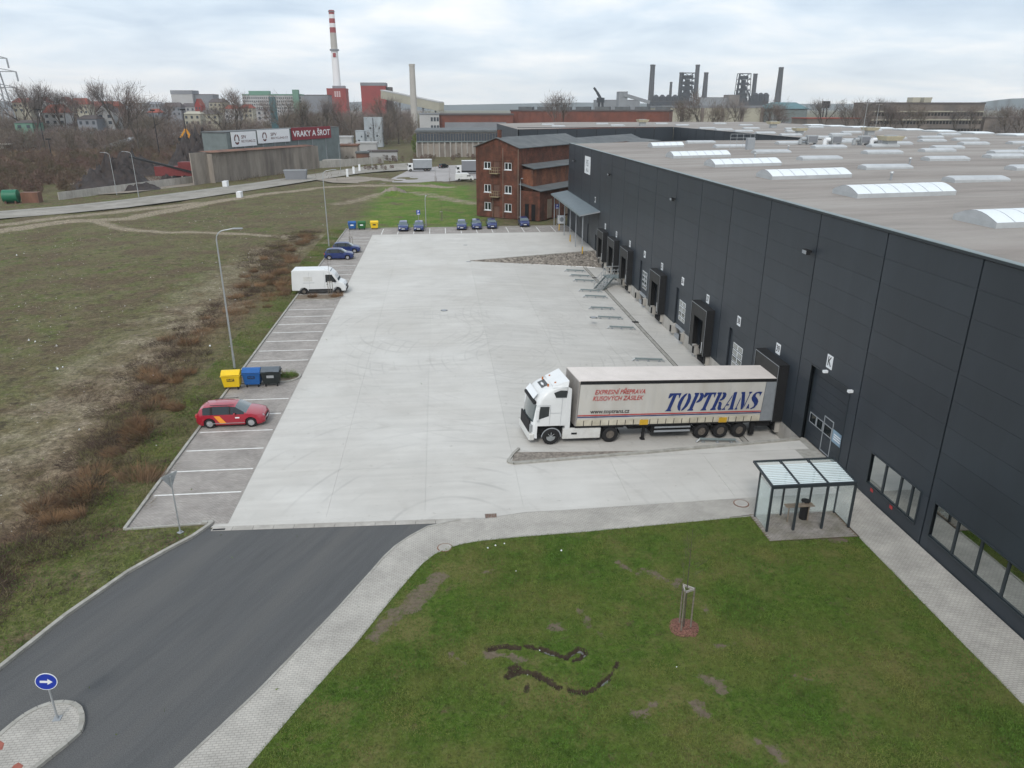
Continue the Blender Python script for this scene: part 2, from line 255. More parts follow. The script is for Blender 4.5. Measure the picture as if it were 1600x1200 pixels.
# ------------------------------------------------------------------ mesh helpers
class MB:
    def __init__(s): s.v = []; s.f = []; s.m = []; s.k = 0
    def add(s, vs, fs, k=None):
        o = len(s.v); s.v += [tuple(p) for p in vs]; s.f += [tuple(i+o for i in f) for f in fs]; s.m += [s.k if k is None else k]*len(fs); return s
    def box(s, x0, x1, y0, y1, z0, z1, k=None):
        return s.add([(x0,y0,z0),(x1,y0,z0),(x1,y1,z0),(x0,y1,z0),(x0,y0,z1),(x1,y0,z1),(x1,y1,z1),(x0,y1,z1)], [(0,3,2,1),(4,5,6,7),(0,1,5,4),(1,2,6,5),(2,3,7,6),(3,0,4,7)], k)
    def prism(s, poly, z0, z1, k=None):   # poly counterclockwise in xy
        n = len(poly); return s.add([(p[0],p[1],z0) for p in poly]+[(p[0],p[1],z1) for p in poly], [tuple(range(n))[::-1], tuple(range(n,2*n))]+[(i,(i+1)%n,(i+1)%n+n,i+n) for i in range(n)], k)
    def sideprism(s, poly, y0, y1, k=None):   # poly in xz extruded along y
        n = len(poly); return s.add([(p[0],y0,p[1]) for p in poly]+[(p[0],y1,p[1]) for p in poly], [tuple(range(n)), tuple(range(n,2*n))[::-1]]+[((i+1)%n,i,i+n,(i+1)%n+n) for i in range(n)], k)
    def tube(s, a, b, r0, r1=None, n=8, cap=True, k=None):
        a = Vector(a); b = Vector(b); r1 = r0 if r1 is None else r1; d = (b-a).normalized(); u = d.orthogonal().normalized(); w = d.cross(u)
        vs = [a+(u*math.cos(2*pi*i/n)+w*math.sin(2*pi*i/n))*r0 for i in range(n)]+[b+(u*math.cos(2*pi*i/n)+w*math.sin(2*pi*i/n))*r1 for i in range(n)]
        fs = [(i,(i+1)%n,(i+1)%n+n,i+n) for i in range(n)]
        if cap: fs += [tuple(range(n))[::-1], tuple(range(n,2*n))]
        return s.add(vs, fs, k)
    def path(s, pts, r, n=6):
        for a, b in zip(pts, pts[1:]): s.tube(a, b, r, n=n)
        return s
    def bar(s, a, b, w, h=None, k=None):   # rectangular bar
        a = Vector(a); b = Vector(b); h = h or w; d = (b-a).normalized(); u = d.cross(Vector((0,0,1)))
        if u.length < .01: u = Vector((1,0,0))
        u = u.normalized(); t = u.cross(d).normalized(); u = u*w/2; t = t*h/2
        vs = [a-u-t,a+u-t,a+u+t,a-u+t,b-u-t,b+u-t,b+u+t,b-u+t]
        return s.add(vs, [(0,3,2,1),(4,5,6,7),(0,1,5,4),(1,2,6,5),(2,3,7,6),(3,0,4,7)], k)
    def sheet(s, poly, z, k=None): return s.add([(p[0],p[1],z if not len(p) > 2 else p[2]) for p in poly], [tuple(range(len(poly)))], k)
    def data(s, name, mats, smooth=None):
        me = bpy.data.meshes.new(name); me.from_pydata(s.v, [], s.f)
        if not isinstance(mats, (list, tuple)): mats = [mats]
        for m in mats: me.materials.append(M[m] if isinstance(m, str) else m)
        if len(mats) > 1: me.polygons.foreach_set('material_index', s.m)
        if smooth: me.shade_smooth(); me.set_sharp_from_angle(angle=rad(smooth))
        me.update(); return me
    def build(s, name, mats, parent=None, smooth=None, **kw):
        return link(name, s.data(name, mats, smooth), parent, **kw)
def link(name, me, parent=None, loc=None, bevel=0, rot=None):
    o = bpy.data.objects.new(name, me); COL.objects.link(o); o.parent = parent
    if loc is not None: o.location = loc
    if rot is not None: o.rotation_euler = rot
    if bevel:
        b = o.modifiers.new('b', 'BEVEL'); b.width = bevel; b.segments = 2; b.limit_method = 'ANGLE'; b.angle_limit = rad(30)
    return o
def tag(o, label=None, cat=None, group=None, kind=None):
    for k, v in (('label', label), ('category', cat), ('group', group), ('kind', kind)):
        if v: o[k] = v
    return o
def thing(name, label, cat, loc=(0,0,0), rz=0, group=None, rot=None):
    o = bpy.data.objects.new(name, None); COL.objects.link(o); o.location = loc; o.rotation_euler = rot or (0,0,rz); o.empty_display_size = .1
    return tag(o, label, cat, group)
def S(o): o['kind'] = 'structure'; return o
def stuff(o, label=None, cat=None): o['kind'] = 'stuff'; return tag(o, label, cat)
def dup(root, loc, rz, label, group=None):
    def cp(o, par):
        c = o.copy(); COL.objects.link(c); c.parent = par
        for ch in kids.get(o.name, []): cp(ch, c)
        return c
    kids = {}
    st = [root]
    while st:
        a = st.pop(); kids[a.name] = list(a.children); st += kids[a.name]
    r = cp(root, None); r.location = loc; r.rotation_euler = (0,0,rz); r['label'] = label
    if group: r['group'] = group
    return r
def npmesh(name, V, Fc, mat, parent=None):
    me = bpy.data.meshes.new(name); V = np.asarray(V, np.float32); Fc = np.asarray(Fc, np.int32); k = Fc.shape[1]
    me.vertices.add(len(V)); me.vertices.foreach_set('co', V.ravel()); me.loops.add(Fc.size); me.loops.foreach_set('vertex_index', Fc.ravel())
    me.polygons.add(len(Fc)); me.polygons.foreach_set('loop_start', np.arange(0, Fc.size, k, dtype=np.int32)); me.update(calc_edges=True)
    for m in (mat if isinstance(mat, (list, tuple)) else [mat]): me.materials.append(M[m])
    return me
def slivers(P, D, L, Wd):   # thin triangles from points P along D
    P = np.asarray(P); D = np.asarray(D); D = D/np.linalg.norm(D, axis=1, keepdims=True)
    side = np.cross(D, rng.normal(size=D.shape)); side /= np.linalg.norm(side, axis=1, keepdims=True)+1e-9
    a = P-side*Wd[:, None]/2; b = P+side*Wd[:, None]/2; c = P+D*L[:, None]
    V = np.stack([a, b, c], 1).reshape(-1, 3); return V, np.arange(len(V)).reshape(-1, 3)
_font_cache = {}
def textmesh(txt, size, mat, shear=0, bold=0, extrude=.004, align='CENTER', spacing=1):
    cu = bpy.data.curves.new('lettering', 'FONT'); cu.body = txt; cu.size = size; cu.align_x = align; cu.align_y = 'CENTER'; cu.extrude = extrude; cu.offset = bold; cu.shear = shear; cu.space_character = spacing; cu.resolution_u = 3
    o = bpy.data.objects.new('tmp', cu); COL.objects.link(o); bpy.context.view_layer.update()
    me = bpy.data.meshes.new_from_object(o.evaluated_get(bpy.context.evaluated_depsgraph_get())); bpy.data.objects.remove(o)
    me.materials.clear(); me.materials.append(M[mat]); me.name = 'lettering'; return me
def text(txt, size, mat, parent, loc, face='-x', sx=1, **k):   # face: direction the text looks at
    me = textmesh(txt, size, mat, **k); o = link('lettering', me, parent, loc)
    o.rotation_euler = {'-x': (pi/2, 0, -pi/2), '-y': (pi/2, 0, 0), '+x': (pi/2, 0, pi/2), 'z': (0, 0, 0)}[face]; o.scale = (sx, 1, 1); return o
def arc(cx, cy, r, a0, a1, n=10): return [(cx+r*math.cos(rad(a0+(a1-a0)*i/n)), cy+r*math.sin(rad(a0+(a1-a0)*i/n))) for i in range(n+1)]
def fan_poly(name, poly, z, mat, parent=None):
    import mathutils.geometry as mg
    tris = mg.tessellate_polygon([[Vector((p[0], p[1], 0)) for p in poly]])
    fs = []
    for t in tris:
        a, b, c = [Vector((poly[i][0], poly[i][1])) for i in t]
        fs.append(t if (b-a).cross(c-a) > 0 else t[::-1])
    m = MB(); m.add([(p[0], p[1], z) for p in poly], fs); return m.build(name, mat, parent)

# ------------------------------------------------------------------ ground
def seg_dist(X, Y, pts):
    D = np.full(X.shape, 1e9)
    for (ax, ay), (bx, by) in zip(pts, pts[1:]):
        dx, dy = bx-ax, by-ay; t = np.clip(((X-ax)*dx+(Y-ay)*dy)/(dx*dx+dy*dy), 0, 1); D = np.minimum(D, np.hypot(X-ax-t*dx, Y-ay-t*dy))
    return D
def pline(px): return [tuple(g(u, v)[:2]) for u, v in px]
xs = np.unique(np.concatenate([np.array([-6000,-3500,-2000,-1200,-800,-550,-400,-320,-260,-220]), np.arange(-190, -100, 3.), np.arange(-100, 30, 1.), np.array([22.,30,40,60,100,160,250,400,700,1200,2000,3500,6000])]))
ys = np.unique(np.concatenate([np.array([-400,-100,-40.]), np.arange(-15, 128, 1.), np.arange(128, 300, 1.5), np.arange(300, 480, 6.), np.array([520,600,700,850,1000,1300,1700,2200,3000,4000,6000,9000])]))
GX, GY = np.meshgrid(xs, ys); nz_ = lambda a, b, c: np.sin(GX*a+c)*np.cos(GY*b+c*2)
Z = -.05+.10*nz_(.31, .23, 1)+.06*nz_(.9, .7, 2)+.16*nz_(.11, .09, 3)
near = np.clip((-16.3-GX)/4, 0, 1); near = np.where(GY > 128.5, np.maximum(near, np.clip((GY-128.5)/4, 0, 1)), near)
dl = seg_dist(GX, GY, pline([(0,1045),(100,965),(200,895),(300,840),(333,817)])+[(-25, 0)]); near = near*np.clip(dl/3, 0, 1)
Z = np.where(near > 0, -.03+near*(Z+.03), -.03)
# mound beside the brick building
def hump(cx, cy, r, h):
    global Z
    Z = Z+h*np.exp(-((GX-cx)**2+(GY-cy)**2)/(2*r*r))
hump(-10.9, 181, 2.2, 1.3); hump(-2, 205, 3, .5)
P_path = [pline([(-60,372),(0,361),(100,348),(200,341),(300,322),(400,306),(500,293),(560,290),(640,290),(700,292)]), pline([(150,346),(190,357),(250,361),(300,363),(400,366),(480,372)]), pline([(500,372),(440,388),(380,425),(310,480),(240,535),(160,600),(90,660),(20,730),(-60,800)]),
          pline([(530,318),(600,302),(650,300),(740,318)]), pline([(0,352),(120,338),(300,318)])]
W_path = [2.4, 1.3, 6.5, 3.0, 3.0]
path = np.zeros(GX.shape)
for p_, w_, s_ in zip(P_path, W_path, (1, 1, .47, .6, .8)): path = np.maximum(path, s_*np.clip(1.35-seg_dist(GX, GY, p_)/w_, 0, 1))
lawnm = np.clip(1-np.abs(GX+3)/14, 0, 1)*np.clip((GY-128)/2, 0, 1)*np.clip((208-GY)/14, 0, 1); lawnm = np.clip(lawnm*3, 0, 1)
weed = .85*np.exp(-((GX+22.3+1.2*np.sin(GY*.13))/3.0)**2)*np.clip((128-GY)/20+.2, 0, 1)+np.clip((GY-205)/60, 0, 1)*np.clip((-52-GX)/20, 0, 1)*.9
kerbg = np.clip(1-np.abs(GX+17.6)/2.2, 0, 1)*(GY < 135)
idx = np.arange(GX.size).reshape(GX.shape)
cx_ = (GX[:-1,:-1]+GX[1:,1:])/2; cy_ = (GY[:-1,:-1]+GY[1:,1:])/2
keep = ~((cx_ > -11) & (cx_ < 22.9) & (cy_ > 0) & (cy_ < 128))
Fq = np.stack([idx[:-1,:-1], idx[:-1,1:], idx[1:,1:], idx[1:,:-1]], -1)[keep]
me = npmesh('ground', np.stack([GX, GY, Z], -1).reshape(-1, 3), Fq, 'dirtc')
for nm, ar in (('path', path), ('lawn', lawnm), ('weed', weed), ('verge', kerbg)):
    a = me.attributes.new(nm, 'FLOAT', 'POINT'); a.data.foreach_set('value', ar.ravel().astype(np.float32))
me.shade_smooth()
def ground_mat():
    m = bpy.data.materials.new('field_ground'); m.use_nodes = True; t = m.node_tree; B = t.nodes['Principled BSDF']; B.inputs['Roughness'].default_value = .95; B.inputs['Specular IOR Level'].default_value = .15
    ge = t.nodes.new('ShaderNodeNewGeometry')
    def noise(s, d=6, r=.65, st=None):
        n = t.nodes.new('ShaderNodeTexNoise'); n.inputs['Scale'].default_value = s; n.inputs['Detail'].default_value = d; n.inputs['Roughness'].default_value = r
        if st:
            mp = t.nodes.new('ShaderNodeMapping'); mp.inputs['Scale'].default_value = st; t.links.new(ge.outputs['Position'], mp.inputs[0]); t.links.new(mp.outputs[0], n.inputs['Vector'])
        else: t.links.new(ge.outputs['Position'], n.inputs['Vector'])
        return n.outputs[0]
    def rmp(s, a, b, c=0, d=1):
        r = t.nodes.new('ShaderNodeMapRange'); r.inputs[1].default_value = a; r.inputs[2].default_value = b; r.inputs[3].default_value = c; r.inputs[4].default_value = d; t.links.new(s, r.inputs[0]); return r.outputs[0]
    def mix(f, a, b, mode='MIX'):
        x = t.nodes.new('ShaderNodeMix'); x.data_type = 'RGBA'; x.blend_type = mode
        for s, i in ((f, 0), (a, 6), (b, 7)):
            if isinstance(s, (tuple, float, int)): x.inputs[i].default_value = (*s, 1) if isinstance(s, tuple) else s
            else: t.links.new(s, x.inputs[i])
        return x.outputs[2]
    def math_(op, a, b):
        n = t.nodes.new('ShaderNodeMath'); n.operation = op
        for s, i in ((a, 0), (b, 1)):
            if isinstance(s, (float, int)): n.inputs[i].default_value = s
            else: t.links.new(s, n.inputs[i])
        return n.outputs[0]
    def attr(n):
        a = t.nodes.new('ShaderNodeAttribute'); a.attribute_name = n; return a.outputs['Fac']
    fine = noise(2.6, 8, .75); mid = noise(.35, 7, .7); big = noise(.055, 5, .6)
    base = mix(rmp(mid, .40, .60), (.105, .082, .052), (.070, .090, .026))
    base = mix(rmp(big, .42, .6, 0, .75), base, (.105, .10, .05))
    base = mix(rmp(noise(1.1, 8, .75), .52, .66, 0, .75), base, (.15, .13, .10))
    base = mix(rmp(noise(.8, 6, .7), .53, .66, 0, .85), base, (.035, .03, .022))
    base = mix(rmp(noise(.16, 7, .7), .47, .6, 0, .85), base, mix(fine, (.05, .036, .024), (.12, .092, .062)))
    wd = math_('MULTIPLY', attr('weed'), rmp(mid, .3, .5))
    base = mix(wd, base, mix(rmp(noise(.7, 8, .8), .4, .6), (.058, .035, .026), (.15, .095, .058)))
    vg = math_('MULTIPLY', attr('verge'), rmp(mid, .35, .52))
    base = mix(vg, base, mix(rmp(fine, .4, .6), (.07, .10, .022), (.10, .095, .045)))
    lw = attr('lawn')
    base = mix(math_('MULTIPLY', lw, rmp(noise(.18, 5), .32, .45)), base, mix(rmp(noise(.25, 5), .4, .62), (.06, .12, .015), (.115, .135, .04)))
    pt = math_('SUBTRACT', math_('ADD', attr('path'), math_('MULTIPLY', math_('SUBTRACT', mid, .5), 1.5)), .0)
    base = mix(rmp(pt, .3, .75), base, mix(rmp(fine, .35, .65), (.145, .122, .090), (.255, .222, .172)))
    base = mix(rmp(fine, .3, .7, 0, 1), mix(1.0, base, (.62, .62, .62), 'MULTIPLY'), mix(1.0, base, (1.75, 1.72, 1.65), 'MULTIPLY'))
    base = mix(rmp(noise(9, 4, .8), .35, .68, 0, 1), mix(1.0, base, (.72, .72, .72), 'MULTIPLY'), mix(1.0, base, (1.45, 1.43, 1.4), 'MULTIPLY'))
    t.links.new(base, B.inputs['Base Color'])
    bp = t.nodes.new('ShaderNodeBump'); bp.inputs['Strength'].default_value = .8; bp.inputs['Distance'].default_value = .12; t.links.new(fine, bp.inputs['Height']); t.links.new(bp.outputs[0], B.inputs['Normal'])
    return m
me.materials.clear(); me.materials.append(ground_mat()); S(link('ground', me))
hb = MB()   # hills on the horizon to the right, low ridge to the left
def ridge(name, pts, y, mat):
    b = MB()
    for (u0, v0), (u1, v1) in zip(pts, pts[1:]):
        a = gy(u0, v0, y); c = gy(u1, v1, y+50); d = 500
        b.add([(a.x,a.y,-2),(c.x,c.y,-2),c,a,(c.x,c.y+d,-2),(a.x,a.y+d,-2)], [(0,1,2,3),(3,2,4,5)])
    return S(b.build(name, mat))
ridge('hills', [(1480,167),(1530,160),(1560,156),(1580,154),(1610,153),(1650,150),(1720,152),(1800,158)], 4200, 'hill')
ridge('hills', [(-200,160),(-60,156),(40,159),(160,160),(300,162),(480,163),(560,159),(640,160),(700,164),(900,160),(1100,163),(1300,162),(1500,163)], 4600, 'hill')

# ------------------------------------------------------------------ yard, pit, parking, roads
PX0, PX1, PY0, PY1 = 3.8, 22.2, 40.0, 98.3
KP = .0714
def pz(x): return -KP*(x-PX0)
yard = S(thing('concrete_yard', None, None)); del_ = None
def slab(x0, x1, y0, y1, zf=lambda x: 0., name='slab'):
    gp = .004; x0 += gp; x1 -= gp; y0 += gp; y1 -= gp
    b = MB(); b.add([(x0,y0,zf(x0)),(x1,y0,zf(x1)),(x1,y1,zf(x1)),(x0,y1,zf(x0)),(x0,y0,zf(x0)-.2),(x1,y0,zf(x1)-.2),(x1,y1,zf(x1)-.2),(x0,y1,zf(x0)-.2)], [(0,1,2,3),(0,4,5,1),(1,5,6,2),(2,6,7,3),(3,7,4,0)])
    b.build(name, 'yard', yard)
bands = [32.85, 38.2, 43.9, 49.9, 55.9, 61.9, 67.9, 73.9, 79.9, 85.9, 91.9, 98.3, 104.5, 110.5, 116, 121.5]
for y0, y1 in zip(bands, bands[1:]):
    for x0, x1 in ((-11.1,-6.3),(-6.3,-1.3),(-1.3,3.8)): slab(x0, x1, y0, y1)
for x0, x1 in ((3.8, 9.5), (9.5, 15.2), (15.2, 21.0)): slab(x0, x1, 32.85, 38.25)
for y0, y1 in zip(bands[11:], bands[12:]):
    for x0, x1 in ((3.8, 9.9), (9.9, 16), (16, 22.15)): slab(x0, x1, max(y0, 98.3) if y0 > 98.4 else (98.35 if x0 < 4 else 98.35), y1) if y0 > 104 else None
# wedge between the stone bank and the first full row
b = MB(); b.add([(3.812,98.35,0),(22.15,104.2,0),(22.15,104.49,0),(3.812,104.49,0)], [(0,1,2,3)]); b.build('slab', 'yard', yard)
b = MB(); b.add([(3.812,38.27,0),(21.0,38.27,0),(21.9,38.27,0),(21.9,39.7,0),(3.812,38.3,0)], [(0,1,2,3,4)]); b.build('slab', 'yard', yard)
b = MB(); b.add([(21.02,32.86,0),(22.3,32.86,0),(22.3,39.95,0),(21.92,39.75,0),(21.92,38.25,0),(21.02,38.25,0)], [(0,1,2,3,4,5)]); b.build('threshold_strip', 'kerb', yard)
for y0, y1 in zip([39.4]+[k for k in bands if 42 < k < 98.3]+[98.3], [k for k in bands if 42 < k < 98.3]+[98.3]+[0]):
    if y1 <= y0: continue
    for x0, x1 in ((3.8,9.5),(9.5,15.0),(15.0,19.3),(19.75,22.2)): slab(x0, x1, y0, y1, pz)
b = MB()   # slot drain channel in the pit
b.add([(19.3,39.8,pz(19.3)-.01),(19.75,39.8,pz(19.75)-.01),(19.75,98.3,pz(19.75)-.01),(19.3,98.3,pz(19.3)-.01)], [(0,1,2,3)]); b.build('drain_channel', 'kerb', yard)
b = MB()
for x in (19.31, 19.72): b.box(x, x+.035, 39.9, 98.2, pz(x)-.008, pz(x)+.004)
b.build('drain_edge', 'seam', yard)
for y in (47.5, 70.6, 91.4): MB().box(19.2,19.85,y-.25,y+.25,pz(19.3)-.005,pz(19.3)+.012).build('drain_grate', 'black', yard)
# ground under the pavings and a box added to block light below the hall
b = MB(); b.sheet([(-11.2,-30),(24,-30),(24,32.84),(-11.2,32.84)], -.22); S(b.build('subsoil', 'mudl'))
S(MB().box(22.85,60,-20,128.3,-3,-.12).build('hall_light_block', 'conc'))
# sub-base under joints
b = MB(); b.sheet([(-11.2,32),(3.78,32),(3.78,128.2),(-11.2,128.2)], -.018); b.sheet([(3.78,32),(22.3,32),(22.3,39.2),(3.78,38.2)], -.018); b.sheet([(3.78,98.4),(22.3,104.4),(22.3,128.2),(3.78,128.2)], -.018)
b.add([(3.7,38.4,-.02),(22.4,39.8,pz(22.4)-.025),(22.4,98.25,pz(22.4)-.025),(3.7,98.25,-.02)], [(0,1,2,3)]); S(b.build('sub_base', M['joint']))
# pit side wall next to the ramp (face looks at the trucks) and its kerb
b = MB(); b.add([(3.8,38.35,0),(21.95,39.75,0),(21.95,39.75,-1.4),(3.8,38.35,-.1)], [(0,1,2,3)]); S(b.build('pit_wall', 'conc'))
def kerb(name, pts, w=.15, h=.1, seg=1.0, mat='kerb', z=0, zf=None, par=None):
    r = par or S(thing(name, None, None)); cache = {}
    for (ax, ay), (bx, by) in zip(pts, pts[1:]):
        L = math.hypot(bx-ax, by-ay); n = max(1, round(L/seg)); l = L/n; a = math.atan2(by-ay, bx-ax); key = (round(l, 2),)
        if key not in cache: cache[key] = MB().box(0, l-.012, -w/2, w/2, -.12, h).data('kerb_stone', mat)
        for i in range(n):
            t = i/n; o = link('kerb_stone', cache[key], r, (ax+(bx-ax)*t, ay+(by-ay)*t, z)); o.rotation_euler = (0, 0, a+random.uniform(-.004, .004)); o.location.z += random.uniform(-.006, .006)
    return r
kerb('pit_kerb', [(3.55,38.5),(3.5,38.2),(3.8,38.0),(12,38.68),(21.9,39.6)], .22, .12, 1.0)
kerb('pit_kerb', [(3.55,38.5),(3.9,39.3),(4.3,39.95)], .15, .10, .8)
fan_poly('gravel_wedge', [(3.7,38.3),(11.5,38.85),(11.5,38.95),(7.5,39.2),(4.0,39.5)], .03, 'gravel').__setitem__('kind', 'structure')
# stone bank between the upper yard and the pit
nb = 330; V = []; Fc = []
bank = S(thing('stone_bank', None, None))
b = MB(); b.add([(3.9,98.32,-.02),(22.1,98.6,pz(22.1)),(22.1,104.2,-.02)], [(0,1,2)]); b.build('bank_bed', 'gravel', bank)
b = MB()
for i in range(900):
    s = random.random()**.7; t = random.random(); x = 4.2+17.6*s; yt = 98.35+5.8*(x-3.9)/18.2; y0 = 98.33+.27*s; y = y0+(yt-y0)*t; zz = pz(x)*(1-t)
    r = random.uniform(.09, .19); pts = []
    for j in range(6): a = j*pi/3+random.random()*.5; pts.append((x+r*math.cos(a)*random.uniform(.7,1.1), y+r*math.sin(a)*random.uniform(.7,1.1)))
    b.add([(px_, py_, zz-.03) for px_, py_ in pts]+[(x+(px_-x)*.6, y+(py_-y)*.6, zz+.09) for px_, py_ in pts], [(j,(j+1)%6,(j+1)%6+6,j+6) for j in range(6)]+[tuple(range(6,12))])
stuff(b.build('bank_stones', pm('bank_stone', (.26,.235,.205), .95, .6, 2.2, detail=1), bank))
kerb('bank_kerb', [(3.85,98.3),(13,101.15),(22.1,104.1)], .18, .08, 1.3)
# parking
fan_poly('parking_bays', [(-15.93,32.9),(-11.1,32.9),(-11.1,121.5),(15,121.5),(22,121.5),(22,128),(-15.93,128)], .004, 'paver_park').__setitem__('kind', 'structure')
pk = bpy.data.objects['parking_bays']
lm = MB().box(-15.8,-11.25,-.055,.055,.005,.009).data('bay_line', 'line')
for y in [36.15+2.72*k for k in range(0, 6)]+[58.3+2.72*k for k in range(0, 7)]+[85.8+2.72*k for k in range(0, 5)]+[105.0+2.72*k for k in range(0, 6)]: link('bay_line', lm, pk, (0, y, 0))
lm = MB().box(-.055,.055,121.7,127.6,.005,.009).data('bay_line', 'line')
for k in range(12): link('bay_line', lm, pk, (-9.7+2.62*k, 0, 0))
kerb('parking_kerb', [(-16.02,32.8),(-16.02,128.1)], .16, .10, 1.0)
kerb('parking_kerb', [(-16,128.1),(22,128.1)], .16, .10, 1.6)
kerb('road_kerb', [(-16.02,32.82),(-12.35,32.98)], .1, .05, 1.0)
kerb('road_kerb', pline([(-60,1098),(0,1045),(100,965),(200,895),(260,861),(300,840),(325,823),(333,817)])+[(-12.1,33.0),(-12.4,33.02)], .18, .12, 1.0)
for nm, yy in (('planted_island', 54.2), ('planted_island', 79.6)):   # islands with kerb, soil and weeds
    w = 1.1; out = [(-15.9,yy-w), (-12.4,yy-w)]+arc(-12.3, yy, w, -80, 80, 8)+[(-12.4,yy+w),(-15.9,yy+w)]
    o = fan_poly(nm, out, .09, M['mudl']); S(o); kerb('island_kerb', out, .14, .11, .7)
out = [(-13.6,108.2)]+arc(-12.6, 109.0, .8, -90, 90, 8)+[(-13.6,109.8)]; S(fan_poly('planted_island', out, .09, M['mudl'])); kerb('island_kerb', out+[out[0]], .12, .11, .6)
# front strip of kerb stones between yard and asphalt
fr = S(thing('threshold_kerb', None, None)); fm = MB().box(0, .98, -.2, .2, -.1, .012).data('kerb_stone', 'conc')
for i in range(13): link('kerb_stone', fm, fr, (-11.75+i, 32.45-.033*i, 0)).rotation_euler = (0, 0, -.033)
S(MB().box(-11.7,-11.1,32.28,32.42,.0,.016).build('gully_grate', 'black'))
fan_poly('apron', [(-12.0,32.6),(1.8,32.2),(3.8,32.55),(22.15,32.8),(22.15,33.1),(-11.1,33.1),(-12.2,33.1)], -.004, 'yard').__setitem__('kind', 'structure')
road = [(-30,-20)]+pline([(-60,1098),(0,1045),(100,965),(200,895),(260,861),(300,840),(325,823),(333,817)])[1:]; RL = pline([(-60,1098),(0,1045),(100,965),(200,895),(260,861),(300,840),(325,823),(335,819)])
RR = pline([(275,1200),(340,1140),(400,1083),(450,1032),(500,980),(535,943),(560,915),(582,891),(600,870),(618,853),(640,838),(668,823),(700,816)])
fan_poly('asphalt_road', [(-26,8)]+RL+[(-11.9,32.5),(1.0,32.1)]+RR[::-1]+[(-12.6,12),(-14,9.2),(-15,6)], .0, 'asphalt').__setitem__('kind', 'structure')
WO = pline([(385,1200),(430,1147),(470,1100),(520,1044),(560,1000),(590,962),(620,925),(640,902),(660,880),(678,866),(700,856),(725,849),(750,845),(820,838),(900,832),(1050,818),(1178,806)])
fan_poly('sidewalk', [(-12.6,12)]+RR+[(1.8,32.12),(3.8,32.5),(16.3,32.9),(22.15,32.85),(22.15,4),(19.72,4),(19.72,31.2),(15.4,31.2)]+WO[::-1][1:]+[(-9.9,12)], .006, 'paver').__setitem__('kind', 'structure')
kerb('sidewalk_edging', [(-9.9,12)]+WO, .08, .03, 1.0); kerb('sidewalk_edging', [(19.68,28.6),(19.68,6)], .08, .03, 1.0)
kerb('sidewalk_kerb', [(-12.6,12)]+RR+[(0.5,32.12)], .10, .02, 1.0)
LAWN = [(-9.9,6)]+[(-9.9,12)]+WO+[(15.2,31.05),(15.2,28.7),(19.66,28.7),(19.66,6)]
# lawn with real unevenness
def inside(X, Y, poly):
    r = np.zeros(X.shape, bool); n = len(poly)
    for i in range(n):
        x0, y0 = poly[i]; x1, y1 = poly[(i+1) % n]
        c = ((y0 > Y) != (y1 > Y)) & (X < (x1-x0)*(Y-y0)/((y1-y0) if y1 != y0 else 1e-9)+x0); r ^= c
    return r
RUTS = [([(765,1016),(790,1012),(812,1015)], .15, 1), ([(822,1011),(845,1016),(868,1024),(885,1032)], .15, 1), ([(885,1032),(892,1024),(905,1018),(914,1024),(908,1030),(896,1034)], .16, 1.1),
 ([(795,1058),(812,1050),(830,1053),(850,1062),(872,1075)], .17, 1.1), ([(890,1079),(910,1083),(930,1078),(948,1062),(960,1048),(965,1036)], .10, 1), ([(800,1046),(806,1044)], .15, .8), ([(826,1066),(822,1080)], .08, .6)]
DRY = [([(965,878),(980,890),(995,897),(1003,892)], .10), ([(1003,890),(1022,897),(1040,905)], .09), ([(1100,1058),(1118,1066),(1130,1080)], .16), ([(1078,1098),(1092,1108),(1106,1120)], .14), ([(990,1115),(1010,1110),(1022,1102)], .12),
 ([(902,952),(915,962),(925,980),(940,992)], .07), ([(1240,838),(1280,836),(1320,845)], .28), ([(1185,1160),(1205,1172),(1222,1190)], .15), ([(1060,906),(1054,914)], .12), ([(1240,1055),(1268,1062)], .10), ([(865,978),(880,985)], .15), ([(640,950),(665,922),(688,900)], .5), ([(755,895),(770,890)], .12), ([(1118,1010),(1140,1008)], .14), ([(760,1024),(800,1026),(820,1034)], .12), ([(585,995),(620,955)], .35), ([(1100,950),(1112,962)], .08), ([(700,1020),(730,1040)], .08)]
step = .09; lx_ = np.arange(-10.2, 20.0, step); ly_ = np.arange(6.0, 31.4, step); LX, LY = np.meshgrid(lx_, ly_); rn = np.random.default_rng(3)
def vnoise(X, Y, sc, seed):   # smooth lattice noise
    r_ = np.random.default_rng(seed).random((256, 256)); x = X*sc; y = Y*sc; xi = np.floor(x).astype(int); yi = np.floor(y).astype(int); fx = x-xi; fy = y-yi; fx = fx*fx*(3-2*fx); fy = fy*fy*(3-2*fy)
    g_ = lambda a, b: r_[a % 256, b % 256]
    return (g_(xi,yi)*(1-fx)+g_(xi+1,yi)*fx)*(1-fy)+(g_(xi,yi+1)*(1-fx)+g_(xi+1,yi+1)*fx)*fy
wob = .16*(vnoise(LX, LY, 2.3, 1)-.5)+.12*(vnoise(LX, LY, 6, 2)-.5)
mud_ = np.zeros(LX.shape); dry_ = np.zeros(LX.shape); LZ = .012+.05*(vnoise(LX, LY, .5, 5)-.5)+.03*(vnoise(LX, LY, 1.7, 6)-.5)+.02*(vnoise(LX, LY, 5, 9)-.5)
edge = np.minimum(seg_dist(LX, LY, LAWN+[LAWN[0]]), 1.2)/1.2; LZ = .012+(LZ-.012)*edge
for px_, w_, dp in RUTS:
    w_ = w_*.78; d = seg_dist(LX, LY, pline(px_))+wob; m_ = np.clip((w_-d)/.17+.5, 0, 1); mud_ = np.maximum(mud_, m_); LZ -= dp*.11*np.clip((w_-d)/w_, 0, 1)**.6; LZ += .05*np.exp(-((d-w_*1.25)/.09)**2)
